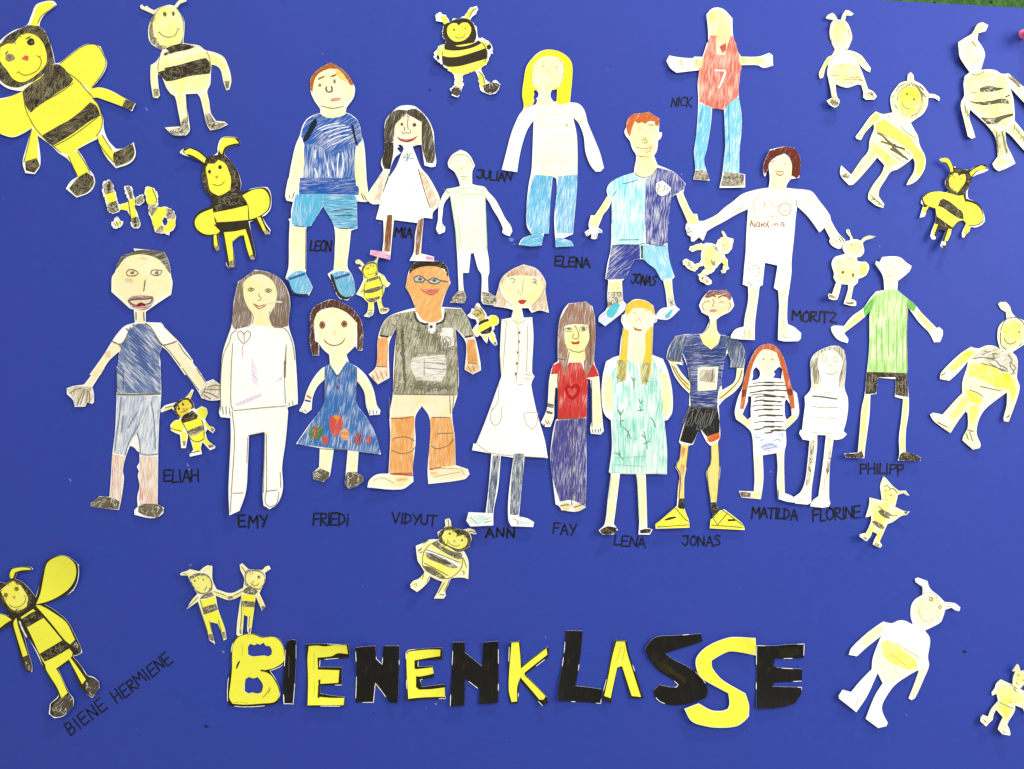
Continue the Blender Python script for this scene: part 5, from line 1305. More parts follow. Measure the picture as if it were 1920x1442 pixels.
f = Fig('paper_child', 'slim paper girl with long brown hair, red T-shirt with heart and purple trousers', 'paper figure', (1005, 560, 1140, 965), CH, z=3.4)
f.o('215,35 330,22 375,55 390,120 395,250 388,430 415,500 425,600 445,850 450,880 430,905 365,900 360,860 372,800 370,640 360,540 345,535 335,800 335,1100 328,1390 270,1418 170,1410 150,1380 130,1370 110,1200 95,1060 110,900 130,810 145,800 145,600 130,590 120,720 118,790 95,855 60,855 32,825 55,780 75,720 85,560 95,500 115,440 145,420 145,250 155,150 180,80', corner=40)
f.r('hair', crayon((168, 128, 106), .7, 85, 1.0, dark=(130, 90, 72)), '150,240 160,150 190,90 220,40 330,28 370,60 388,130 392,260 380,430 350,500 330,530 320,430 330,300 340,180 290,170 210,175 190,190 195,300 215,350 200,480 180,525 155,450')
f.r('face', tint((253, 243, 170), .85), '190,190 250,175 340,180 350,270 320,340 325,400 300,430 230,430 215,400 215,340 195,290'); f.r('shirt', crayon((220, 64, 56), .85, 85, 1.3, dark=(205, 48, 42)), '115,445 160,425 180,520 205,470 220,430 300,430 335,535 380,435 410,500 415,520 345,525 335,790 148,805 145,600 140,500 100,510')
f.r('skin', CRM, '95,510 140,505 125,700 75,700', '365,530 418,520 440,850 370,860 370,640', '45,820 70,770 115,770 95,850'); f.r('trouser', crayon((88, 84, 160), .72, 86, 1.1, dark=(62, 60, 140)), '135,815 335,800 330,1100 325,1380 240,1340 160,1350 115,1200 100,1050')
f.r('heart', crayon((200, 30, 30), .95), '190,600 210,575 238,590 265,565 290,590 285,630 245,678 210,650'); f.r('heart_centre', crayon((224, 78, 70), .85), '208,605 220,592 238,610 262,588 272,605 265,630 242,655 220,640')
f.r('wristband', crayon((130, 118, 92), .8), '78,695 118,705 115,732 75,722', '70,745 112,755 108,772 68,765'); f.r('shoe', crayon((240, 222, 140), .6), '155,1385 190,1355 230,1370 225,1400 190,1410', '240,1385 270,1360 325,1385 300,1405 265,1415')
f.l('190,205 215,195 240,200 230,220 200,220 190,205|285,200 310,188 340,195 325,215 295,215 285,200', 1.4, (140, 130, 95), 'eye_outline').d('eye', (105, 110, 100), (217, 203, 12, 9), (315, 203, 13, 11)).l('255,180 270,200 285,250 275,270 245,268|250,230 240,265', 1.5, (130, 110, 60), 'nose').r('mouth', crayon((206, 76, 60), .85), '228,285 260,292 292,280 285,305 245,308').l('215,335 240,350 290,358 320,345|222,355 205,440 190,500', 1.8, (150, 120, 80))
f.l('240,800 242,1000 235,1200 238,1380|148,805 240,800 335,800|145,500 145,800|370,540 372,860|375,870 380,895|390,865 400,895|410,865 418,895|425,860 430,885|50,830 60,850|60,810 80,840|80,810 90,840|130,590 122,700|160,1380 220,1370|250,1390 310,1370|140,400 190,408', 1.6, (95, 85, 75))
f.hatch(360, 140, 365, 440, 40, 26, 80, 1.6, (110, 92, 68), amp=.3)
f.done()

f = Fig('paper_child', 'paper girl with blonde plaits and big ears in a long mint-green dress', 'paper figure', (1115, 555, 1265, 1010), CH, z=3.2)
f.o('235,22 300,30 345,60 358,120 370,130 365,155 345,165 338,350 400,375 430,450 455,570 455,690 430,735 410,740 425,900 425,1057 300,1055 305,1200 310,1375 342,1385 325,1415 258,1415 262,1330 255,1180 245,1058 148,1055 130,1200 110,1350 135,1385 105,1412 40,1410 20,1385 55,1350 75,1200 95,1055 82,1045 100,900 95,740 55,700 38,600 45,480 65,390 110,365 145,355 155,250 170,190 155,150 160,115 175,110 190,50', corner=40)
f.r('dress', crayon((150, 228, 208), .42, 88, 1.7, dark=(110, 214, 186)), '130,385 180,375 270,400 340,370 390,400 410,500 412,740 425,900 422,1050 90,1045 105,900 105,700 100,480'); f.r('sleeve', tint((232, 250, 240), .7), '65,400 115,370 130,420 70,440', '345,365 400,380 425,440 370,430')
f.r('face', tint((255, 248, 205), .75), '190,90 250,60 330,80 350,130 310,210 300,385 250,400 200,380 205,200 175,150'); f.r('arm', tint((254, 246, 180), .8), '60,450 100,480 100,700 60,680 45,580', '390,450 425,470 450,580 440,690 410,720')
f.r('hair', crayon((252, 206, 62), .85, 85, 1.2, dark=(238, 176, 40)), '180,110 190,50 240,28 300,35 345,70 352,120 330,90 270,70 220,75 195,110'); f.r('plait', crayon((250, 212, 60), .85, 85, 1.2, dark=(225, 180, 60)), '172,190 200,210 190,350 180,500 145,510 135,440 155,330', '325,190 342,180 335,350 315,500 280,525 275,440 300,330 300,230')
f.r('plait_end', crayon((180, 170, 60), .6, 70), '140,380 180,390 178,500 148,510', '285,400 325,400 312,500 282,520'); f.r('leg', tint((254, 246, 190), .75), '98,1060 145,1060 110,1350 60,1350', '250,1062 298,1060 308,1370 265,1370')
f.r('shoe', BLK(10, .95), '30,1385 70,1365 125,1375 125,1395 90,1408 40,1405', '265,1390 300,1380 335,1385 325,1405 270,1408')
f.l('250,155 245,150 258,130|262,130 270,150 262,160|222,105 235,97 245,110|285,95 300,85 315,92', 1.4, (200, 180, 110), 'eye').r('mouth', crayon((205, 120, 85), .8), '225,182 250,195 280,200 270,212 235,205')
GN = (80, 150, 115)
f.l('150,680 150,730 155,780|135,670 150,710 170,675|155,740 175,740|165,775 190,800 215,850|190,840 200,800|260,610 270,640 285,620|265,650 272,690|250,680 290,675|275,820 300,850 310,910|290,800 300,850|285,880 325,860|110,930 140,940 170,975|140,920 150,950|215,480 232,510 240,485|232,510 232,550|325,720 345,740 358,780|135,460 135,520|125,480 145,490|300,480 305,530|295,500 320,510', 1.6, GN, 'dress_flowers')
f.l('170,110 162,130 170,150|355,130 362,145 350,155|165,190 155,350|338,190 335,350|82,1045 250,1055 422,1052|98,1070 80,1200|250,1070 262,1330|110,960 300,950|110,1000 290,1010', 1.1, (170, 190, 150))
f.done()
# ------------------------------------------------------------------ lower row of children, right half
f = Fig('paper_child', 'thin paper boy with hands on hips, blue shirt, black shorts and big yellow shoes', 'paper figure', (1215, 535, 1405, 1000), CH, z=0.4)
f.o('350,32 450,30 480,70 495,120 470,155 420,180 395,200 398,250 410,285 470,300 530,330 560,390 555,480 545,560 500,620 440,665 410,700 415,790 418,885 405,910 410,960 412,1030 418,1070 405,1180 395,1260 410,1310 440,1300 500,1345 550,1390 558,1420 355,1410 360,1360 375,1350 362,1270 345,1150 338,1080 365,1030 365,935 340,910 300,830 260,925 238,930 225,1000 222,1060 210,1120 208,1230 210,1300 235,1370 235,1405 40,1410 38,1385 90,1340 145,1295 165,1280 172,1180 180,1100 158,1060 165,1030 185,1000 190,925 178,910 200,830 235,720 240,630 190,580 150,520 120,445 103,425 120,360 160,295 220,285 300,282 330,260 355,200 350,180 310,160 293,120 310,80', corner=40)
f.h('200,400 228,480 238,560 195,510 160,455 200,465 205,450 195,435', '462,390 478,440 475,478 515,482 500,560 430,610 425,560 435,480 450,410')
f.r('face', tint((251, 232, 185), .85), '310,80 350,50 450,50 480,90 485,140 420,178 390,195 350,180 310,150'); f.r('hair', crayon((150, 84, 80), .75, 20), '325,72 350,34 450,33 478,70 470,90 440,60 400,55 350,70')
f.r('neck', tint((253, 238, 160), .85), '355,200 395,200 400,260 415,290 400,350 365,372 320,345 300,300 335,255')
f.r('shirt', crayon((62, 84, 152), .72, 5, 1.2, dark=(44, 60, 130)), '225,290 295,285 320,345 365,378 405,345 420,290 465,305 440,450 430,560 405,620 400,710 250,705 238,580 225,450 200,380 205,320'); f.r('sleeve', crayon((88, 104, 138), .72, 75, 1.1), '105,425 130,350 165,295 220,290 205,380 185,445 130,440', '425,295 470,300 530,330 558,390 552,475 475,478 465,390')
f.r('shirt_print', tint((245, 240, 205), .7), '290,480 405,475 395,605 290,612'); f.r('shirt_print', crayon((178, 160, 128), .55, 60), '300,500 320,490 345,495 385,480 385,565 300,555', label='brown scribbled square on the shirt')
f.r('arm', tint((252, 234, 160), .85), '125,445 185,450 195,500 240,570 240,620 190,580', '515,485 552,480 540,560 440,660 410,670 410,630 480,580')
f.r('shorts', crayon((40, 38, 36), .8, 80, 1.0, 1.5, paper=(130, 130, 125)), '240,705 400,712 412,790 412,860 345,880 300,830 255,920 185,905 210,820'); f.r('shorts_trim', crayon((228, 110, 40), .85), '342,880 412,858 416,885 370,910 345,905')
f.r('leg', crayon((250, 222, 120), .7, 85, paper=(255, 240, 170)), '192,925 235,930 220,1060 205,1120 208,1240 170,1230 180,1100 162,1050 190,1000', '365,930 405,915 410,1040 415,1070 400,1180 395,1260 362,1250 345,1130 342,1080 368,1030'); f.r('knee_mark', crayon((232, 160, 80), .6, 85), '195,940 220,945 205,1000 190,1000', '190,1040 215,1045 200,1110 185,1100', '180,1110 195,1110 192,1200 180,1190')
f.r('sock', BLK(80, .9), '180,1240 210,1240 205,1305 170,1295', '360,1262 400,1260 418,1340 385,1360 370,1340')
f.r('shoe', YEL, '40,1385 90,1340 155,1290 210,1310 238,1375 232,1405 42,1410', '358,1360 375,1350 425,1300 500,1345 550,1390 558,1418 358,1410')
f.r('shoe_mark', BLK(10, .97), '90,1358 120,1345 155,1340 160,1348 120,1360 92,1364', '458,1358 500,1356 505,1368 462,1370')
f.l('330,100 345,92 360,100|405,105 430,95 435,110|370,80 380,100 368,120 380,125|325,150 310,120 330,90|460,150 475,120 465,100', 1.3, (165, 125, 90)).r('mouth', crayon((215, 120, 100), .7), '350,150 375,140 400,148 375,160').l('345,75 365,60 390,70|400,75 430,62 450,70', 2.4, (130, 85, 70), 'eyebrow')
f.l('355,200 350,240 325,270 300,285|395,200 400,260 415,285|320,345 365,376 405,345|250,340 350,450|235,330 245,560 255,700|110,420 190,440 205,460|475,478 552,478|135,460 170,530 240,610|150,470 185,530 235,580|545,490 520,560 440,640 410,660|250,708 400,714|190,930 180,1010 162,1050 185,1095 175,1280|235,930 220,1060|365,930 362,1030 342,1080 362,1260|408,910 412,1060 400,1250|42,1375 60,1365 150,1290|45,1400 235,1388|150,1285 215,1360 235,1370|360,1390 550,1405|375,1350 400,1390 460,1320|425,1300 550,1395|185,800 240,790|370,560 375,490', 1.5, (90, 86, 78))
f.l('300,380 440,375|300,400 435,395|310,420 430,420|260,640 395,650|260,660 390,665|260,680 395,685', 2.0, (40, 52, 120)).hatch(210, 760, 380, 780, 18, 110, 70, 1.2, (110, 110, 104), amp=.4)
f.done()

f = Fig('paper_child', 'paper girl with long orange hair, black striped top and blue patterned skirt', 'paper figure', (1365, 635, 1600, 955), CH, z=1.4)
f.o('345,45 380,55 430,100 470,180 500,280 530,400 545,435 575,460 590,560 590,640 560,690 480,765 485,880 470,955 465,1080 468,1300 520,1320 548,1340 545,1378 480,1370 415,1350 405,1200 412,1080 405,965 288,985 295,1170 285,1280 272,1355 110,1340 88,1285 215,1290 220,1180 212,1000 195,800 150,745 60,680 48,620 75,500 110,420 140,300 180,180 230,90 280,55', corner=38)
f.h('205,270 230,240 260,270 265,310 240,345 195,355 205,310', '380,280 410,250 430,235 455,260 445,340 375,330 395,300', '160,490 190,485 190,540 185,600 188,660 160,685 115,640 130,600 160,530', '475,530 490,510 520,560 530,610 530,650 490,685 475,650 472,590')
f.r('face', tint((254, 249, 205), .7), '225,160 280,95 340,85 400,100 430,180 415,230 370,270 380,330 250,340 265,280 230,230'); f.r('hair', crayon((214, 106, 48), .8, 80, dark=(170, 70, 25)), '345,45 385,60 430,100 475,190 505,290 540,430 555,590 530,590 500,470 470,330 440,220 410,120 340,90 280,95 220,170 180,300 150,440 125,590 95,590 115,420 145,290 185,180 230,90 285,52')
f.r('hair_end', crayon((140, 60, 40), .8, 80), '110,430 148,430 148,490 110,490', '495,420 540,430 540,480 500,475')
f.r('top', MP, '200,370 290,350 400,350 470,380 490,480 470,540 480,790 195,800 190,600 195,480 160,480 160,410'); f.r('arm', tint((252, 238, 180), .8), '70,590 120,640 190,690 185,750 60,680', '530,650 585,640 560,690 480,760 480,690')
f.r('skirt', tint((240, 243, 252), .7), '195,800 482,765 485,900 465,955 215,985')
f.r('skirt_pattern', crayon((150, 172, 228), .4, 10), '275,910 340,880 420,900 380,940 340,950 290,935'); f.r('leg', tint((254, 248, 205), .75), '220,990 285,990 290,1170 270,1290 220,1290', '412,970 462,960 465,1300 412,1320'); f.r('shoe', GRY(60, .75), '95,1290 190,1300 190,1340 110,1335'); f.r('shoe', PAL, '200,1300 270,1290 270,1350 200,1345')
ST = (92, 88, 66)
for i, (a, b, y0_, y1_) in enumerate(((200, 470, 380, 372), (165, 490, 410, 398), (170, 500, 460, 440), (190, 480, 478, 500), (220, 480, 497, 490), (210, 450, 530, 535), (190, 460, 572, 565), (210, 440, 608, 600), (245, 460, 655, 650), (210, 470, 710, 702), (215, 455, 770, 745), (305, 480, 798, 775))):
    m = (a + b) / 2
    f.l('%d,%d %d,%d %d,%d %d,%d' % (a, y0_, a + 60, y0_ - 10, m, min(y0_, y1_) - 6, b, y1_), 1.7 + (i * 37 % 3) * .5, ST, 'top_stripe')
    f.l('%d,%d %d,%d' % (m - 40, min(y0_, y1_) - 2, m + 50, min(y0_, y1_) + 2), 2.4, (70, 66, 50), 'top_stripe')
f.d('eye', (165, 150, 90), (295, 175, 10, 8), (370, 178, 12, 8)).l('315,240 340,250 370,238', 1.3, (230, 190, 140), 'mouth').l('330,190 328,215', 1.1, (220, 195, 130))
f.l('280,915 300,900 330,905 340,890 370,895 400,905|300,930 330,925 360,930|340,945 345,955|225,810 240,840 270,830|420,810 450,800 455,830|260,860 300,850|380,860 420,850 440,870', 1.2, (130, 150, 215)).l('100,1310 180,1320|120,1300 120,1335|415,1270 420,1345|500,1350 490,1340', 1.2)
f.done()

f = Fig('paper_child', 'white paper girl with long hair, three thin stripes and flared hands', 'paper figure', (1365, 635, 1600, 955), CH, z=2.6)
f.o('860,62 920,65 960,100 975,180 975,300 970,420 995,500 998,600 985,700 965,780 992,805 960,840 905,855 885,850 870,950 850,1100 848,1350 858,1385 845,1415 800,1425 685,1412 700,1370 755,1330 770,1230 800,1000 820,815 745,812 745,900 725,1080 700,1250 692,1380 665,1398 550,1385 538,1330 600,1290 640,1200 660,1060 680,860 620,850 590,800 600,770 615,770 625,680 640,560 638,490 690,425 692,300 692,180 740,115', corner=38)
f.r('hair', GRY(82, .32, col=(150, 144, 120)), '700,180 750,115 860,70 930,75 960,110 970,200 968,410 930,415 925,300 945,180 900,110 820,100 770,140 755,250 780,380 765,420 700,420'); f.r('hair', GRY(82, .6), '735,170 760,160 765,300 750,380 720,380 710,260', '935,240 950,240 945,340 935,360', label='darker pencilled strand')
f.r('face', tint((255, 251, 228), .6), '760,160 820,105 900,110 945,200 920,320 850,350 780,330 755,240'); f.r('top', MP, '650,480 700,430 960,430 990,520 960,790 700,790 620,770'); f.r('leg', tint((252, 249, 218), .6), '690,830 745,815 720,1080 690,1290 600,1300 660,1060', '820,815 885,850 850,1100 845,1340 760,1330 800,1000'); f.r('leg_shading', GRY(85, .28, col=(160, 154, 128)), '690,870 720,850 700,1050 670,1230 645,1240 675,1050', '840,840 860,840 855,1020 810,1260 790,1270 835,1020')
f.l('775,180 790,150 815,150 825,180 805,200 775,190|795,165 805,175|870,170 890,155 915,165 910,190 880,195|830,240 845,225 865,230 855,245|770,160 800,120 830,125|880,115 920,115 945,150|820,290 860,305 890,295 920,270', 1.2, (190, 175, 135), 'face_lines').l('815,285 840,300 880,300 905,282', 1.7, (225, 160, 135), 'mouth')
f.l('700,485 780,490 850,500 915,510|720,483 800,494 900,508', 2.8, (110, 106, 84), 'top_stripe').l('695,570 780,580 920,582', 1.8, (175, 172, 140), 'top_stripe').l('700,660 800,668 910,675', 1.8, (200, 196, 160), 'top_stripe').l('790,450 900,460|700,790 870,800|720,780 730,800|865,345 890,350', 1.3, (190, 186, 150)).l('600,1300 660,1310|580,1340 600,1380|700,1375 760,1340|650,1240 660,1200|620,1330 610,1375', 1.1, (180, 176, 140))
f.done()

f = Fig('paper_child', 'tall faint-faced paper boy with pointed ears, light green shirt and black shorts', 'paper figure', (1545, 475, 1775, 875), CH, z=1.0)
f.o('380,30 440,25 500,32 540,65 578,90 565,125 490,190 487,250 560,310 600,340 650,400 720,470 755,505 775,500 798,520 798,555 780,600 740,602 715,550 700,530 640,470 560,365 555,810 568,970 565,1080 545,1200 540,1340 600,1355 642,1380 640,1402 487,1398 498,1360 498,1250 515,1120 530,985 475,970 480,850 360,840 352,900 348,950 308,955 300,1100 285,1200 262,1340 258,1383 130,1375 122,1350 215,1345 235,1180 248,1050 268,960 285,800 300,640 300,440 305,390 270,430 130,540 160,580 155,608 90,585 50,535 42,500 60,490 130,492 180,430 260,370 310,300 345,260 400,250 395,190 385,150 335,80 340,55 362,65', corner=38)
f.r('skin', tint((254, 249, 205), .65), '370,50 500,40 565,100 490,180 485,260 400,260 390,160'); f.r('shirt', crayon((168, 218, 120), .45, 86, 1.6, dark=(128, 200, 90), paper=(240, 250, 205)), '325,290 400,255 487,255 555,310 555,810 290,805 300,420 305,380'); f.r('sleeve', crayon((120, 200, 90), .7, 60, paper=(220, 245, 180)), '262,375 325,300 310,385 270,430', '558,312 615,350 600,395 558,365')
f.r('arm', tint((251, 226, 140), .85), '130,500 250,385 265,430 140,535', '605,395 650,400 760,510 710,540'); f.r('shorts', BLK(85, .75), '288,805 555,812 562,970 480,955 480,835 360,835 345,945 275,950'); f.r('leg', tint((252, 236, 150), .8), '270,960 305,960 262,1330 220,1330 240,1150', '530,985 565,980 540,1340 500,1340 515,1150')
f.r('shoe', BLK(5, .85), '125,1352 215,1350 240,1330 255,1380 135,1375', '495,1395 505,1360 530,1345 600,1358 640,1385 635,1400'); f.l('415,150 440,160 470,150', 1.3, (215, 190, 130), 'mouth').l('395,105 405,115|455,100 470,108|430,110 428,130', 1.0, (225, 210, 150))
f.l('350,480 350,800|430,440 435,700|385,500 390,740|490,520 485,800|530,560 530,790|365,350 360,440', 1.8, (130, 195, 95)).l('555,330 557,800|335,75 380,140|560,640 560,810', 1.0, (150, 150, 100)).l('300,830 300,940|320,820 318,940|500,840 495,950|525,840 525,960|545,840 548,960', 1.2, (130, 126, 110))
f.done()

# ------------------------------------------------------------------ remaining bees
f = Fig('paper_bee', 'bee with grey scribbled shoulders and bright yellow belly band, right edge, beside the black-shorts boy', 'paper bee', (1735, 560, 1920, 850), BG, lift=1.8)
f.body = MP2
f.o('670,50 690,33 745,32 780,70 800,130 840,175 900,200 960,260 975,330 940,400 860,460 800,500 840,545 850,620 840,740 862,820 840,920 790,1050 750,1145 710,1140 708,1110 740,1000 750,870 640,950 545,1030 490,1120 465,1250 500,1360 490,1390 430,1405 335,1320 345,1280 385,1200 385,1070 365,1050 290,1150 225,1252 120,1180 60,1130 32,1080 60,1062 150,1080 250,970 338,880 340,780 380,650 395,580 300,690 215,765 125,750 130,700 220,600 320,510 415,450 490,465 560,438 630,440 690,470 665,380 670,280 705,225 750,190 745,125 700,100', corner=38)
f.r('antenna', PAL, '690,60 740,50 780,100 800,170 750,180 750,110'); f.r('face', tint((253, 248, 120), .9), '700,290 740,210 810,180 900,230 920,330 890,410 780,480 710,450'); f.r('shoulders', crayon((190, 180, 140), .45, 20), '440,560 530,480 640,460 780,510 840,590 830,730 740,690 600,620')
f.r('yellow_band', tint((254, 250, 70), 1.0), '385,650 420,580 560,610 720,690 830,740 840,820 780,870 640,840 500,760 390,740'); f.r('arm', tint((254, 250, 70), 1.0), '190,660 330,520 400,480 490,490 400,570 250,690', '770,860 840,820 810,950 770,1040'); f.r('yellow_band', tint((254, 250, 70), 1.0), '350,850 400,840 540,930 530,980 400,980'); f.r('leg', tint((254, 250, 75), 1.0), '200,1100 350,900 410,950 340,1060 250,1140', '400,1000 500,980 480,1100 440,1200 395,1150')
f.l('690,300 740,200 830,175 900,220 915,260|690,310 700,430 750,480|725,370 740,400 780,425 820,410 835,395|870,300 860,320|900,410 850,450|540,490 580,500 600,490|520,520 560,510|430,560 540,550 650,575|560,550 640,560 620,510 680,520|690,620 730,640 760,665|650,575 700,640|760,520 800,570 780,620 820,690|790,600 830,640 800,700|510,600 650,640 760,680|500,815 600,840 700,860|520,820 560,835|400,850 480,880 530,920|130,720 180,690|740,1100 770,1080|730,1110 760,1095|380,1220 440,1240|370,1250 390,1320|400,1240 430,1330|100,1150 200,1200|590,600 720,680', 1.9, (120, 110, 70)).l('855,320 865,300 875,320', 1.6, (110, 100, 50), 'eye')
f.done()

f = Fig('paper_bee', 'small white and yellow bee with pointed cap and two grey bars, under the black-shorts boy', 'paper bee', (1600, 885, 1705, 1035), BG, lift=1.8, step=3, z=0.8)
f.body = MP2
f.o('530,75 570,105 680,235 790,330 890,318 950,405 925,410 860,370 780,405 760,500 735,620 880,690 965,690 920,760 850,775 700,890 600,935 545,1060 455,1250 500,1310 475,1355 420,1345 320,1290 350,1220 420,1110 325,1065 280,1150 190,1228 40,1130 60,1095 190,1085 250,1000 305,860 300,770 265,800 195,805 240,680 268,580 278,455 500,512 490,400 475,250', corner=35)
f.r('face', tint((253, 248, 120), .85), '500,290 560,260 690,320 770,390 740,560 680,600 560,520 510,480'); f.r('body', tint((253, 250, 120), .85), '300,600 450,540 560,530 680,620 640,760 600,900 540,1000 440,980 310,900 300,740'); f.r('arm', PAL, '680,650 860,710 850,770 650,880', '290,480 420,540 300,680 260,780'); f.r('leg', tint((254, 250, 110), .9), '260,1000 320,940 360,1030 250,1160 190,1130', '440,1060 540,1020 450,1240 390,1230')
f.r('black_stripe', GRY(-25, .85), '440,700 490,680 600,720 690,790 630,780 640,830 570,820 480,760', '310,890 370,865 470,920 555,980 530,1030 450,1010 370,950'); f.r('hand', GRY(30, .85), '880,700 940,690 910,750 885,730'); f.r('foot', GRY(20, .5), '340,1290 380,1260 480,1300 470,1340 410,1340', '110,1150 200,1160 210,1190 180,1210')
f.d('eye', (140, 130, 60), (575, 330, 14, 14), (640, 315, 16, 12)).l('540,265 600,235 640,290|640,300 700,295 770,380|560,420 570,440|630,410 690,415|600,500 560,490|430,610 560,710|410,720 440,700|660,490 665,510|520,490 545,500|530,530 570,540|680,780 780,770|110,1140 200,1180', 1.5, (130, 122, 70))
f.done()

f = Fig('paper_bee', 'small yellow and grey striped bee standing just below the pink shoe of the white-dress girl', 'paper bee', (660, 480, 750, 600), BG, lift=1.6, step=3, z=0.6)
f.body = MP2
f.o('80,145 120,95 180,90 230,130 290,205 380,150 500,130 560,60 600,40 620,60 580,150 600,370 680,420 740,460 800,570 875,625 820,700 745,710 730,800 660,960 720,1170 830,1180 850,1220 790,1290 680,1315 640,1290 600,1150 570,1020 495,1050 505,1240 480,1340 400,1390 285,1365 360,1260 375,1060 300,990 240,930 100,870 150,780 260,540 260,500 235,380 150,260 240,240 180,190 110,190', corner=38)
f.r('hood', GRY(30, .75), '240,280 330,190 480,150 560,180 590,340 560,450 420,500 300,490 240,400'); f.r('face', YEL, '265,340 330,230 450,190 545,210 555,330 510,430 400,490 310,460')
f.r('body', YEL, '310,600 330,520 600,440 680,620 710,760 680,900 600,990 450,1050 360,1020 280,920 280,780'); f.r('black_stripe', GRY(12, .8), '320,590 340,530 600,450 610,510 480,560 330,600', '280,790 480,730 680,680 700,720 560,790 420,830 290,830', '310,960 500,940 650,900 610,980 450,1050 380,1040'); f.r('arm', tint((252, 248, 100), .9), '620,440 720,490 790,600 760,690 700,660', '290,560 310,600 270,780 200,830 180,790'); f.r('leg', tint((252, 248, 120), .9), '385,1060 490,1055 490,1240 380,1230', '580,1010 650,970 730,1180 640,1200'); f.r('foot', GRY(20, .5), '350,1290 480,1250 470,1340 400,1380', '640,1210 830,1190 790,1270 660,1300')
f.d('eye', (110, 105, 50), (370, 288, 20, 16), (488, 238, 14, 12)).l('350,400 400,425 460,420 500,375', 1.4, (170, 160, 50), 'mouth').l('300,600 280,780 280,930|610,490 680,620 700,760 690,880|430,200 440,250|280,230 260,330|500,130 580,60|620,450 700,660 760,690|200,840 290,740|380,1240 490,1230|640,1200 740,1180|660,1010 720,1160', 1.5, (120, 112, 70))
f.done()

f = Fig('paper_bee', 'tiny tilted black and yellow bee with round yellow wing, beside the grey football shirt sleeve', 'paper bee', (870, 560, 945, 655), BG, lift=1.6, step=3, z=3.4, jag=0.5)
f.o('400,130 430,150 520,280 600,380 680,540 760,480 830,470 920,490 990,560 1000,650 960,740 900,780 860,800 870,880 830,930 880,1030 920,1180 960,1320 900,1350 830,1300 740,1180 690,1040 680,1180 665,1285 600,1230 500,1080 440,1040 400,1090 330,1080 260,960 245,900 300,800 380,720 350,630 330,590 200,575 105,500 200,400 220,300 260,290 300,330 310,260 350,170', corner=35)
f.r('head', crayon((205, 186, 90), .7, 40, dark=(110, 92, 30)), '210,430 300,350 340,240 420,240 500,340 610,480 600,600 440,650 380,560'); f.r('black_stripe', BLK(25, .95), '420,700 450,660 580,610 690,570 720,640 560,700 420,780', '460,960 600,890 790,780 800,900 760,980 640,1010 520,1020'); f.r('yellow_stripe', YEL, '400,830 560,720 740,650 800,750 600,870 450,940'); f.r('wing', YEL, '730,590 790,500 890,500 970,580 960,700 880,770 800,740', ); f.r('wing', PAL, '260,890 390,820 450,950 400,1070 330,1050'); f.r('leg', tint((253, 249, 110), .9), '510,1040 650,1030 655,1240', '710,1020 820,970 900,1220 830,1260'); f.r('foot', GRY(60, .8), '840,1250 910,1240 930,1310 880,1330')
f.d('eye', (100, 80, 30), (400, 465, 24, 26), (480, 410, 26, 22)).l('330,360 400,340 480,380|280,430 330,480|330,320 380,300|470,270 560,400', 1.6, (110, 90, 40)).d('mouth', (226, 190, 90), (500, 520, 40, 36))
f.done()

f = Fig('paper_bee', 'plump striped bee with pencil-shaded hood and round body, bottom centre above the title letters', 'paper bee', (765, 960, 900, 1130), BG, lift=1.6, step=3.5)
f.body = MP2
f.o('590,120 610,105 660,95 685,140 690,220 770,245 880,270 970,245 1060,265 1098,330 1050,335 990,320 1015,410 985,540 890,615 930,680 965,780 968,900 960,1060 900,1040 800,1035 690,1045 640,1160 595,1260 605,1320 570,1370 415,1365 470,1270 550,1100 440,1060 360,1015 340,1080 250,1180 155,1250 60,1180 50,1130 90,1080 190,1040 270,950 200,830 160,765 130,530 280,470 340,435 490,430 470,320 560,260 600,210 590,170', corner=38)
f.r('hood', BLK(50, .62), '490,340 600,240 700,230 850,270 960,320 1000,430 970,540 880,610 780,620 600,560 510,480'); f.r('face', tint((253, 248, 100), .95), '550,380 600,300 700,280 780,350 800,370 900,360 945,430 920,520 820,575 700,540 580,470'); f.r('body', tint((253, 249, 110), .9), '240,700 320,530 460,470 700,590 870,720 860,850 760,1000 630,1050 470,1040 300,940 240,830')
f.r('black_stripe', GRY(-25, .8), '380,500 470,470 560,550 700,620 850,650 870,730 800,740 650,670 500,580'); f.r('black_stripe', GRY(-25, .65), '280,640 340,650 500,700 680,800 790,870 700,880 500,800 320,720'); f.r('black_stripe', GRY(-25, .8), '250,850 370,880 480,950 600,1040 500,1030 330,950'); f.r('white_stripe', MP, '290,580 330,560 480,650 800,800 850,830 800,900 790,860 480,690 300,620')
f.r('arm', tint((253, 248, 140), .8), '250,490 370,470 290,620 190,620', '180,650 240,640 230,800 180,740', '880,740 940,850 950,1000 860,1020 840,920'); f.r('leg', tint((253, 248, 120), .85), '260,960 350,1010 330,1090 200,1130 180,1080', '560,1080 680,1050 590,1240 500,1310'); f.r('foot', tint((250, 244, 180), .7), '80,1120 180,1080 200,1160 150,1230', '450,1350 500,1290 600,1290 560,1350')
f.d('eye', (110, 105, 50), (668, 337, 19, 18), (862, 440, 17, 16)).l('630,430 650,480 720,525 790,535 830,510', 1.5, (160, 150, 60), 'mouth').l('715,440 735,470 760,455 735,440', 1.4, (150, 140, 60), 'nose').l('780,350 785,380 800,360', 2.6, (60, 54, 40))
f.l('500,440 330,530 250,660 240,840 310,940|870,720 860,850 790,960 640,1050 480,1040|290,590 460,650 830,800|260,800 450,900 650,1010|330,440 240,500|160,610 220,560 210,600 165,615|180,640 270,620|640,110 655,220|940,310 1000,290 1080,310|880,720 940,880|860,920 900,960 880,990|260,970 230,1060|350,1010 300,1110|590,1100 480,1290|670,1060 580,1260|90,1130 150,1120 130,1190|500,1310 580,1300 560,1330', 1.5, (120, 112, 72)).hatch(330, 660, 760, 870, 24, 60, -10, 1.6, (80, 72, 50), amp=.4)
f.done()

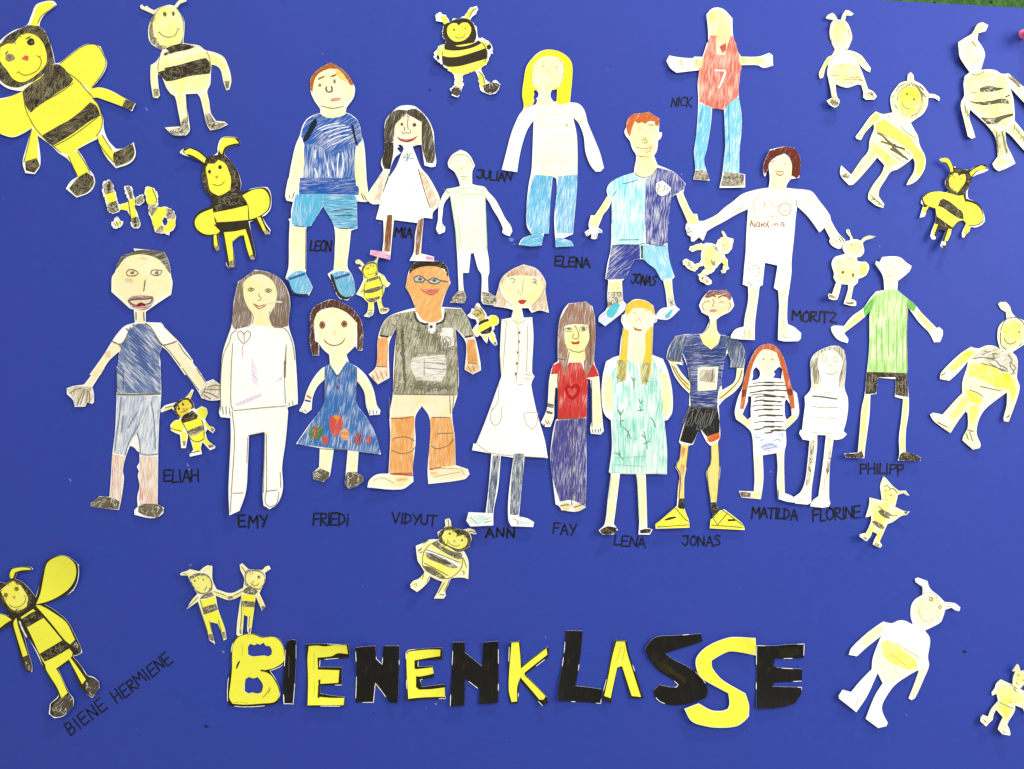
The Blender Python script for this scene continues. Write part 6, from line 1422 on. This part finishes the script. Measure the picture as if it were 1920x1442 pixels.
f = Fig('paper_bee', 'black-outlined yellow bee with a large drop-shaped wing in the lower left corner', 'paper bee', (0, 1030, 200, 1350), BG, lift=1.8, z=0.4)
f.o('-40,220 5,255 30,270 75,280 105,245 100,180 120,150 200,138 280,140 300,160 260,180 165,190 145,240 215,280 275,350 310,400 350,280 380,180 420,90 490,50 570,40 640,70 680,110 690,180 665,280 620,350 560,390 460,430 385,460 480,520 580,610 640,720 690,830 700,870 650,895 620,900 700,990 750,1060 800,1070 850,1110 855,1160 800,1240 740,1200 690,1140 600,960 580,950 500,1005 600,1200 640,1250 640,1310 560,1390 490,1405 440,1370 445,1290 500,1240 520,1215 380,1000 320,880 245,740 190,640 240,850 280,980 280,1030 235,1030 190,950 125,700 105,630 0,690 -60,720 -60,520 0,530 90,560 60,500 20,440 0,370', corner=40)
f.r('outline', BLK(60, .985), '-60,200 5,255 30,270 75,280 105,245 100,180 120,150 200,138 280,140 295,160 260,185 165,195 150,240 215,280 275,350 315,400 350,280 380,180 420,90 490,50 570,42 640,70 680,110 685,180 660,280 615,345 560,390 460,430 390,460 480,520 580,600 640,720 690,830 690,870 650,890 620,895 700,990 750,1060 800,1075 850,1110 850,1160 800,1235 740,1200 690,1140 600,960 580,950 500,1005 600,1200 635,1250 640,1310 560,1385 490,1395 450,1370 450,1290 510,1240 520,1215 380,1000 330,880 245,740 190,640 240,850 280,980 275,1030 235,1030 190,950 125,700 105,630 0,690 -60,720 -60,520 0,530 90,560 60,500 20,440 0,370')
f.r('wing', YEL, '315,460 350,370 385,220 420,110 490,60 570,45 630,75 665,130 655,230 600,320 500,395 400,440', '-60,540 0,540 50,550 110,590 60,620 0,665 -60,690'); f.r('antenna', YEL, '110,240 108,185 125,160 200,145 275,150 280,165 200,170 150,185 130,235', '-30,270 5,285 20,320 -10,310')
f.r('head', BLK(70, .75), '30,290 110,250 200,270 270,350 290,430 250,490 170,540 110,520 50,480 15,400 10,340'); f.r('face', tint((255, 250, 90), 1.0), '22,340 80,290 130,262 180,290 220,350 248,410 235,480 180,510 120,505 70,450')
f.r('body', YEL, '185,570 290,500 380,580 530,760 620,870 610,905 500,990 470,1010 400,980 340,880 240,660'); f.r('arm', YEL, '310,470 350,470 470,540 570,620 640,760 600,800 560,770 440,620', '125,610 150,575 165,650 240,890 200,905 140,700'); f.r('black_stripe', BLK(20, .85), '190,585 300,520 355,520 385,570 240,655', '340,880 440,820 540,760 600,830 480,900 385,945')
f.r('leg', YEL, '390,960 480,1000 590,1200 540,1245 500,1160 400,1010', '585,920 605,915 740,1090 710,1130'); f.r('foot', GRY(60, .8, col=(90, 80, 66)), '460,1330 510,1260 600,1215 640,1260 625,1330 560,1380 490,1385', '725,1130 790,1080 850,1110 850,1170 800,1230 760,1200'); f.r('hand', GRY(70, .8, col=(90, 80, 66)), '200,910 240,895 275,980 265,1025 235,1010', '605,800 645,770 690,840 680,870')
f.d('eye', (130, 120, 30), (66, 379, 17, 19), (156, 328, 19, 19)).r('nose', crayon((225, 180, 50), .9), '112,390 148,390 138,420').l('92,460 120,480 170,480 215,450 232,400|215,380 232,402', 1.5, (150, 135, 40), 'mouth').l('175,600 200,670 235,740', 3, (225, 225, 215)).l('690,110 695,130|610,350 635,340', 3, (225, 225, 225))
f.done()

f = Fig('paper_bee_pair', 'two small yellow-grey bees holding hands, standing above the title letter B', 'paper bees', (335, 1045, 520, 1215), None, lift=1.6, step=3.5, z=1.2)
f.body = MP2
f.o('90,225 110,205 170,190 230,160 360,205 430,140 490,110 560,125 555,350 615,500 840,560 1040,475 1055,320 1000,200 985,110 1025,85 1120,180 1200,185 1340,195 1400,135 1450,125 1475,175 1385,235 1395,350 1340,470 1300,560 1400,770 1345,830 1310,760 1240,610 1215,800 1165,1195 1130,1200 1105,1150 1110,935 1045,905 1025,1235 950,1240 928,1210 940,1000 1005,600 880,660 790,670 600,600 640,830 745,1150 770,1290 725,1315 690,1200 630,1050 510,1020 545,1200 590,1370 500,1310 470,1180 380,890 325,690 150,810 230,670 320,570 220,350 195,260 95,250', corner=38)
f.r('antenna', PAL, '120,225 200,200 240,250 220,280', '400,230 450,160 510,140 530,180 470,190 440,240', '1010,120 1100,190 1070,240', '1360,210 1420,150 1455,170 1390,210'); f.r('hood', GRY(50, .65), '215,300 280,250 400,240 500,290 550,420 540,520 400,570 300,530 240,420', '1070,230 1120,195 1280,200 1370,260 1390,360 1310,500 1150,480 1070,420'); f.r('face', tint((252, 247, 130), .9), '235,330 330,290 430,285 500,330 530,450 480,520 410,550 320,500', '1090,300 1130,220 1290,230 1370,290 1370,370 1300,480 1180,450 1110,390')
f.r('neck_band', GRY(15, .85), '350,650 400,590 540,540 580,600 450,640', '1035,540 1090,480 1200,480 1270,530 1230,580 1120,570'); f.r('yellow_stripe', YEL, '370,680 590,620 600,710 400,790', '1030,580 1240,600 1230,690 1030,680'); f.r('black_stripe', GRY(15, .8), '390,800 600,730 630,820 430,900', '1025,690 1220,700 1215,780 1020,770')
f.r('legs', YEL, '420,910 640,840 740,1160 690,1180 640,1060 500,1000 540,1180 480,1200', '1010,780 1210,790 1170,1110 1135,1110 1140,930 1040,900 1020,1120 985,1130 1000,900'); f.r('arm', tint((252, 247, 110), .9), '570,530 780,610 770,650 600,590', '870,610 1030,540 1000,590 880,650', '1255,610 1290,600 1370,750 1330,770', '230,680 320,600 320,680 260,720'); f.r('hand', GRY(20, .7), '775,610 880,605 880,660 800,665', '1330,770 1380,750 1400,780 1350,820'); f.r('foot', GRY(80, .65), '485,1215 545,1205 575,1320 500,1300', '690,1185 745,1175 760,1270 725,1300', '975,1140 1015,1120 1010,1210 980,1200', '1130,1120 1170,1110 1155,1190 1130,1180')
f.d('eye', (120, 112, 40), (290, 352, 17, 14), (415, 342, 14, 12), (1290, 303, 22, 24)).l('330,300 355,325|420,520 450,490 470,445|1160,400 1190,430 1230,440 1270,430 1290,400|1190,220 1195,260', 1.6, (120, 108, 50), 'mouth').d('nose', (250, 170, 70), (1197, 382, 20, 18)).l('325,690 380,880 480,1200|500,1000 540,1190|640,990 690,1180|1005,590 1010,900 990,1120|1140,920 1130,1100|570,530 770,600|1040,520 890,600|360,650 420,900|130,220 190,240|160,790 340,610|1010,130 1080,230', 1.4, (130, 122, 80))
f.done()

f = Fig('paper_bee', 'nearly blank white bee with faint smile and one pale yellow belly patch, lower right', 'paper bee', (1560, 1075, 1800, 1375), BG, lift=1.2)
f.o('738,45 765,33 845,62 870,130 940,190 1000,250 1085,258 1133,295 1125,330 1085,320 1060,300 1005,320 990,380 965,435 830,512 870,570 875,620 858,750 868,830 830,930 740,1120 710,1138 683,1120 735,990 775,880 765,870 690,910 560,1000 475,1120 445,1190 450,1250 495,1340 480,1370 405,1385 292,1300 380,1100 450,985 405,895 310,1100 207,1240 45,1110 42,1085 80,1035 160,1060 250,960 350,860 360,760 400,650 440,560 320,650 215,740 140,725 160,670 290,550 400,470 460,433 540,450 590,427 650,425 725,460 705,380 710,290 740,235 805,190 803,115 745,75', corner=38)
f.r('head', tint((254, 251, 205), .65), '750,260 820,190 900,190 1000,270 990,370 950,430 830,490 740,440 720,350'); f.r('belly', tint((255, 252, 215), .6), '430,600 560,600 800,760 760,860 560,980 450,940 380,860 400,700'); f.r('yellow_patch', tint((253, 249, 110), .9), '440,620 500,600 620,680 740,780 760,850 700,860 560,810 470,740'); f.r('arm', tint((254, 251, 190), .65), '240,600 400,480 480,470 430,560 300,660', '780,880 850,840 790,1000 730,1110 700,1100')
f.l('865,210 885,208 898,230 885,245 865,235 865,210|878,215 885,235|948,290 960,282 972,295 962,312 948,305 948,290', 1.8, (140, 130, 70), 'eye_outline').l('775,315 785,370 820,415 860,430 895,410|880,390 900,410', 1.3, (200, 190, 110), 'mouth').l('840,305 860,315|925,200 935,235|920,205 945,215|805,120 815,190|820,175 870,165 940,200|1005,265 1070,255|1000,290 1060,290|560,620 790,760|520,720 670,830|240,1110 200,1180|795,510 820,515|525,965 540,965|735,1050 720,1090', 1.1, (190, 182, 130))
f.done()

f = Fig('paper_bee', 'small pale yellow bee cut off by the right edge in the bottom right corner', 'paper bee', (1820, 1230, 1920, 1385), BG, lift=2.0, step=3)
f.body = MP2
f.o('725,92 760,110 790,170 815,230 880,220 960,250 1000,330 960,420 900,480 835,555 930,610 1060,680 1100,800 1000,860 960,980 910,975 885,900 820,870 745,840 740,920 700,1000 640,1080 590,1160 620,1250 625,1320 600,1335 480,1310 415,1235 460,1150 525,1045 410,915 370,980 340,1080 270,1130 205,1182 115,1100 130,1040 175,998 260,1030 330,900 450,765 425,640 350,675 338,620 390,550 420,460 495,388 580,430 700,485 705,330 730,240 670,235 695,180', corner=36)
f.r('face', tint((254, 249, 150), .8), '720,270 800,250 930,280 930,420 830,540 730,500'); f.r('body', tint((253, 249, 120), .85), '410,560 500,470 620,490 760,580 900,650 930,820 760,820 600,840 460,760 430,640'); f.r('legs', tint((253, 249, 105), .9), '460,790 720,880 680,1000 560,1180 520,1160 540,1040 420,890 330,1040 290,1030 370,880'); f.r('foot', tint((246, 236, 205), .7), '130,1060 190,1010 260,1040 240,1130 200,1160', '440,1220 480,1180 590,1190 610,1310 490,1300')
f.d('eye', (160, 152, 80), (783, 312, 12, 16), (878, 402, 14, 12)).l('460,780 560,830 680,880 720,905|700,500 790,560|720,560 790,625|710,540 760,575|640,490 700,490|560,510 590,515|640,780 680,800|755,430 790,485|785,380 795,400|745,770 750,790|160,1060 220,1130 200,1080|555,1010 565,1015|480,1270 560,1290|540,1230 560,1200', 1.7, (150, 142, 90))
f.done()

# ------------------------------------------------------------------ title letters
LG = 'large letters of the poster title'
INK = crayon((34, 32, 28), .93, 82, 1.3, 1.0, paper=(90, 84, 60), dark=(16, 15, 13))
INKO = crayon((44, 42, 20), .99, 82)
def letter(lab, crop, z=0.5, **k):
    return Fig('paper_letter', lab, 'paper letter', crop, LG, lift=0.9, z=z, **k)
C1, C2, C3 = (415, 1170, 790, 1340), (755, 1170, 1130, 1340), (1110, 1170, 1520, 1375)
f = letter('big yellow paper letter B with ragged holes, first letter of the title', C1)
f.o('160,115 210,95 280,82 340,95 390,120 500,118 560,140 600,210 615,300 612,370 560,410 470,445 530,530 568,610 568,690 545,745 470,765 340,785 200,790 80,778 65,740 70,550 100,400 105,260 125,170', corner=38).h('262,210 285,185 320,200 350,185 375,195 410,175 430,205 470,210 490,250 485,290 450,310 420,300 300,308 260,290', '228,570 235,525 270,505 310,520 350,505 385,545 405,590 390,650 350,665 300,655 260,665 225,640')
f.r('outline', INKO, '105,260 125,170 165,115 215,92 290,82 345,98 390,118 500,115 560,140 602,210 617,300 612,370 560,412 470,448 440,455 500,490 545,560 570,640 560,710 530,750 400,772 200,785 85,770 70,700 90,500 108,400')
f.r('yellow_fill', YEL, '112,300 125,190 170,120 230,95 300,92 350,110 390,128 500,122 555,150 595,215 608,300 605,350 560,390 490,425 400,440 380,440 470,480 520,540 560,620 560,690 520,735 400,755 220,770 110,760 80,700 95,560 108,430', label=None)
f.l('180,350 160,390 150,425|165,380 155,410', 3, DK, 'smudge').l('380,440 450,455', 3.2, DK).l('470,600 440,660 400,700|480,610 460,660', 2.2, (190, 180, 40), 'smudge').l('210,180 208,300|120,750 200,745 260,755', 1.0, (215, 205, 50)); f.done()
f = letter('black paper letter I, narrow, touching the yellow letter B', C1, z=1.6)
f.o('640,160 680,142 728,142 725,300 712,560 695,760 612,752 605,640 600,560 610,400 622,220').r('black_fill', INK, '640,162 682,144 726,146 723,300 708,560 693,758 614,750 610,640 612,400 624,220'); f.l('655,300 650,500', 1.0, (90, 84, 70)); f.done()
f = letter('yellow paper letter E right of the black I, upper bar longest', C1)
f.o('818,185 1000,180 1090,185 1230,180 1238,315 1060,330 950,340 945,410 1160,412 1160,580 960,585 955,660 1080,680 1190,690 1190,775 835,770 830,650 825,500 820,350', corner=30)
f.r('outline', INKO, '835,190 1000,188 1090,182 1225,185 1228,300 1130,290 1060,320 935,330 935,425 1150,420 1148,575 955,575 950,680 1080,685 1190,700 1190,775 1030,775 835,770 830,600 822,500 825,350', corner=30).r('yellow_fill', YEL, '845,205 930,200 1000,208 1080,195 1210,190 1220,280 1120,275 1060,305 925,320 930,435 1135,440 1125,560 950,570 940,690 1060,700 1185,700 1180,765 1030,765 840,762 835,500 830,330', corner=30)
f.l('895,280 890,440|900,545 895,690', 1.0, (210, 200, 60)).l('945,530 940,700', 4, DK); f.done()
f = letter('first black paper letter N, fourth letter of the title', C1)
f.o('1300,205 1485,203 1490,330 1545,385 1560,205 1710,208 1708,450 1700,740 1620,742 1480,565 1462,748 1290,752 1300,500', corner=30).r('black_fill', INK, '1308,212 1478,210 1480,340 1548,395 1568,212 1700,214 1694,735 1630,735 1478,560 1450,740 1300,745 1306,500', corner=30); f.done()
f = letter('smaller yellow paper letter E between the two black letters N', C2)
f.o('35,265 60,245 380,215 388,330 150,350 150,405 290,400 305,505 170,530 185,600 410,568 412,708 50,720 40,500', corner=30).r('outline', INKO, '30,280 40,262 200,240 375,225 378,320 130,348 138,420 295,410 300,500 165,530 160,600 250,610 330,580 405,580 410,708 50,720 35,500', corner=30).r('yellow_fill', YEL, '38,285 60,260 200,245 365,235 362,300 115,345 115,420 130,430 290,412 298,470 240,485 160,500 130,495 130,600 160,625 280,620 405,600 408,692 60,702 45,500', corner=30); f.done()
f = letter('second black paper letter N, right of the small yellow E', C2)
f.o('485,165 598,165 600,270 765,405 775,165 918,150 920,500 915,745 735,758 740,625 600,520 595,770 460,772 470,500 480,300', corner=30).r('black_fill', INK, '492,175 590,175 592,275 760,420 785,172 912,155 914,500 910,740 755,750 750,615 590,500 585,765 465,768 478,500 486,300', corner=30); f.done()
f = letter('yellow paper letter K with long diagonal foot', C2)
f.o('1025,160 1125,155 1145,395 1385,215 1400,220 1398,310 1180,480 1385,690 1395,735 1345,770 1300,730 1120,535 1105,760 1030,755 1012,650 1015,480', corner=30).r('outline', INKO, '1035,165 1125,165 1145,400 1390,220 1396,310 1178,480 1380,690 1390,735 1345,760 1300,725 1120,530 1110,750 1040,752 1018,650 1020,480', corner=30).r('yellow_fill', YEL, '1045,165 1115,165 1128,300 1135,425 1200,370 1380,228 1388,290 1170,465 1170,490 1370,680 1350,715 1310,715 1130,510 1100,600 1098,740 1045,745 1020,640 1022,470 1035,300', corner=30).d('smudge', DK, (1362, 722, 18, 16)); f.done()
f = letter('tall black paper letter L, tallest in the title', C2)
f.o('1565,60 1725,62 1705,300 1660,590 1908,618 1900,755 1700,745 1490,720 1495,590 1530,400 1550,250', corner=30).r('black_fill', INK, '1572,70 1718,70 1697,300 1650,600 1900,625 1888,745 1700,735 1505,712 1510,590 1538,400', corner=30); f.done()
f = letter('narrow yellow paper letter A without crossbar hole', C3)
f.o('200,132 300,138 325,260 380,430 450,640 340,640 275,450 262,380 240,375 215,400 160,685 80,640 130,460 160,290', corner=32).r('outline', INKO, '202,140 298,142 322,270 375,430 440,630 340,638 290,480 268,372 235,380 160,680 98,640 130,460 160,300', corner=32).r('yellow_fill', YEL, '210,145 285,145 310,260 350,390 425,630 345,622 280,420 262,365 220,380 160,640 105,620 140,470 175,290', corner=32).l('255,190 225,290 205,330|290,200 265,320', 1.0, (200, 190, 60)).l('340,330 385,450 435,625', 2.6, DK); f.done()
f = letter('black paper letter S, partly under the yellow S', C3, z=0.4)
f.o('555,105 750,95 955,82 968,150 820,200 640,255 700,300 850,380 920,430 990,510 1008,580 990,630 880,680 720,708 600,680 545,625 540,580 590,530 680,550 740,550 755,530 700,480 580,400 500,300 460,215 490,160', corner=38).r('black_fill', INK, '560,115 750,102 948,92 945,145 810,192 630,245 640,280 700,308 850,392 915,440 980,515 998,580 980,620 880,670 720,700 605,672 552,620 552,580 600,545 740,562 770,540 715,480 590,395 508,300 472,215 500,160', corner=38)
f.r('brown_patch', crayon((70, 58, 30), .35, -40, paper=(36, 33, 25), dark=(84, 72, 40)), '560,330 640,320 720,400 830,480 820,520 700,440 600,400'); f.done()
f = letter('large yellow paper letter S reaching lowest, overlapping the black S', C3, z=3.6)
f.o('1418,105 1423,258 1210,230 1130,260 1045,310 1045,360 1080,420 1150,490 1340,600 1370,700 1368,800 1320,850 1260,885 1130,898 1000,885 865,835 800,725 930,685 1040,745 1130,752 1185,735 1200,690 1190,600 1000,495 940,450 905,360 912,280 1000,190 1180,112 1280,102', corner=42).r('yellow_fill', YEL, '1412,112 1417,250 1200,226 1125,255 1040,305 1040,362 1078,428 1148,498 1334,606 1362,700 1360,798 1315,843 1255,878 1130,890 1000,878 870,830 812,730 930,694 1040,755 1130,762 1192,742 1208,690 1196,598 1000,485 946,445 912,360 920,284 1005,197 1180,120 1280,110', corner=42); f.done()
f = letter('black paper letter E, last letter of the title', C3)
f.o('1438,180 1600,182 1720,168 1848,162 1850,292 1600,300 1590,360 1620,378 1840,390 1838,495 1600,510 1580,545 1835,550 1830,610 1770,690 1640,722 1436,728 1440,450', corner=32).r('black_fill', INK, '1450,186 1600,186 1720,175 1838,170 1836,286 1610,300 1575,310 1580,380 1640,386 1832,396 1828,490 1620,500 1575,525 1580,555 1825,558 1822,600 1765,685 1640,712 1445,718 1450,450', corner=32)
f.r('green_patch', crayon((54, 54, 24), .35, 20, paper=(34, 32, 24), dark=(66, 66, 34)), '1625,210 1800,190 1820,260 1660,290'); f.done()
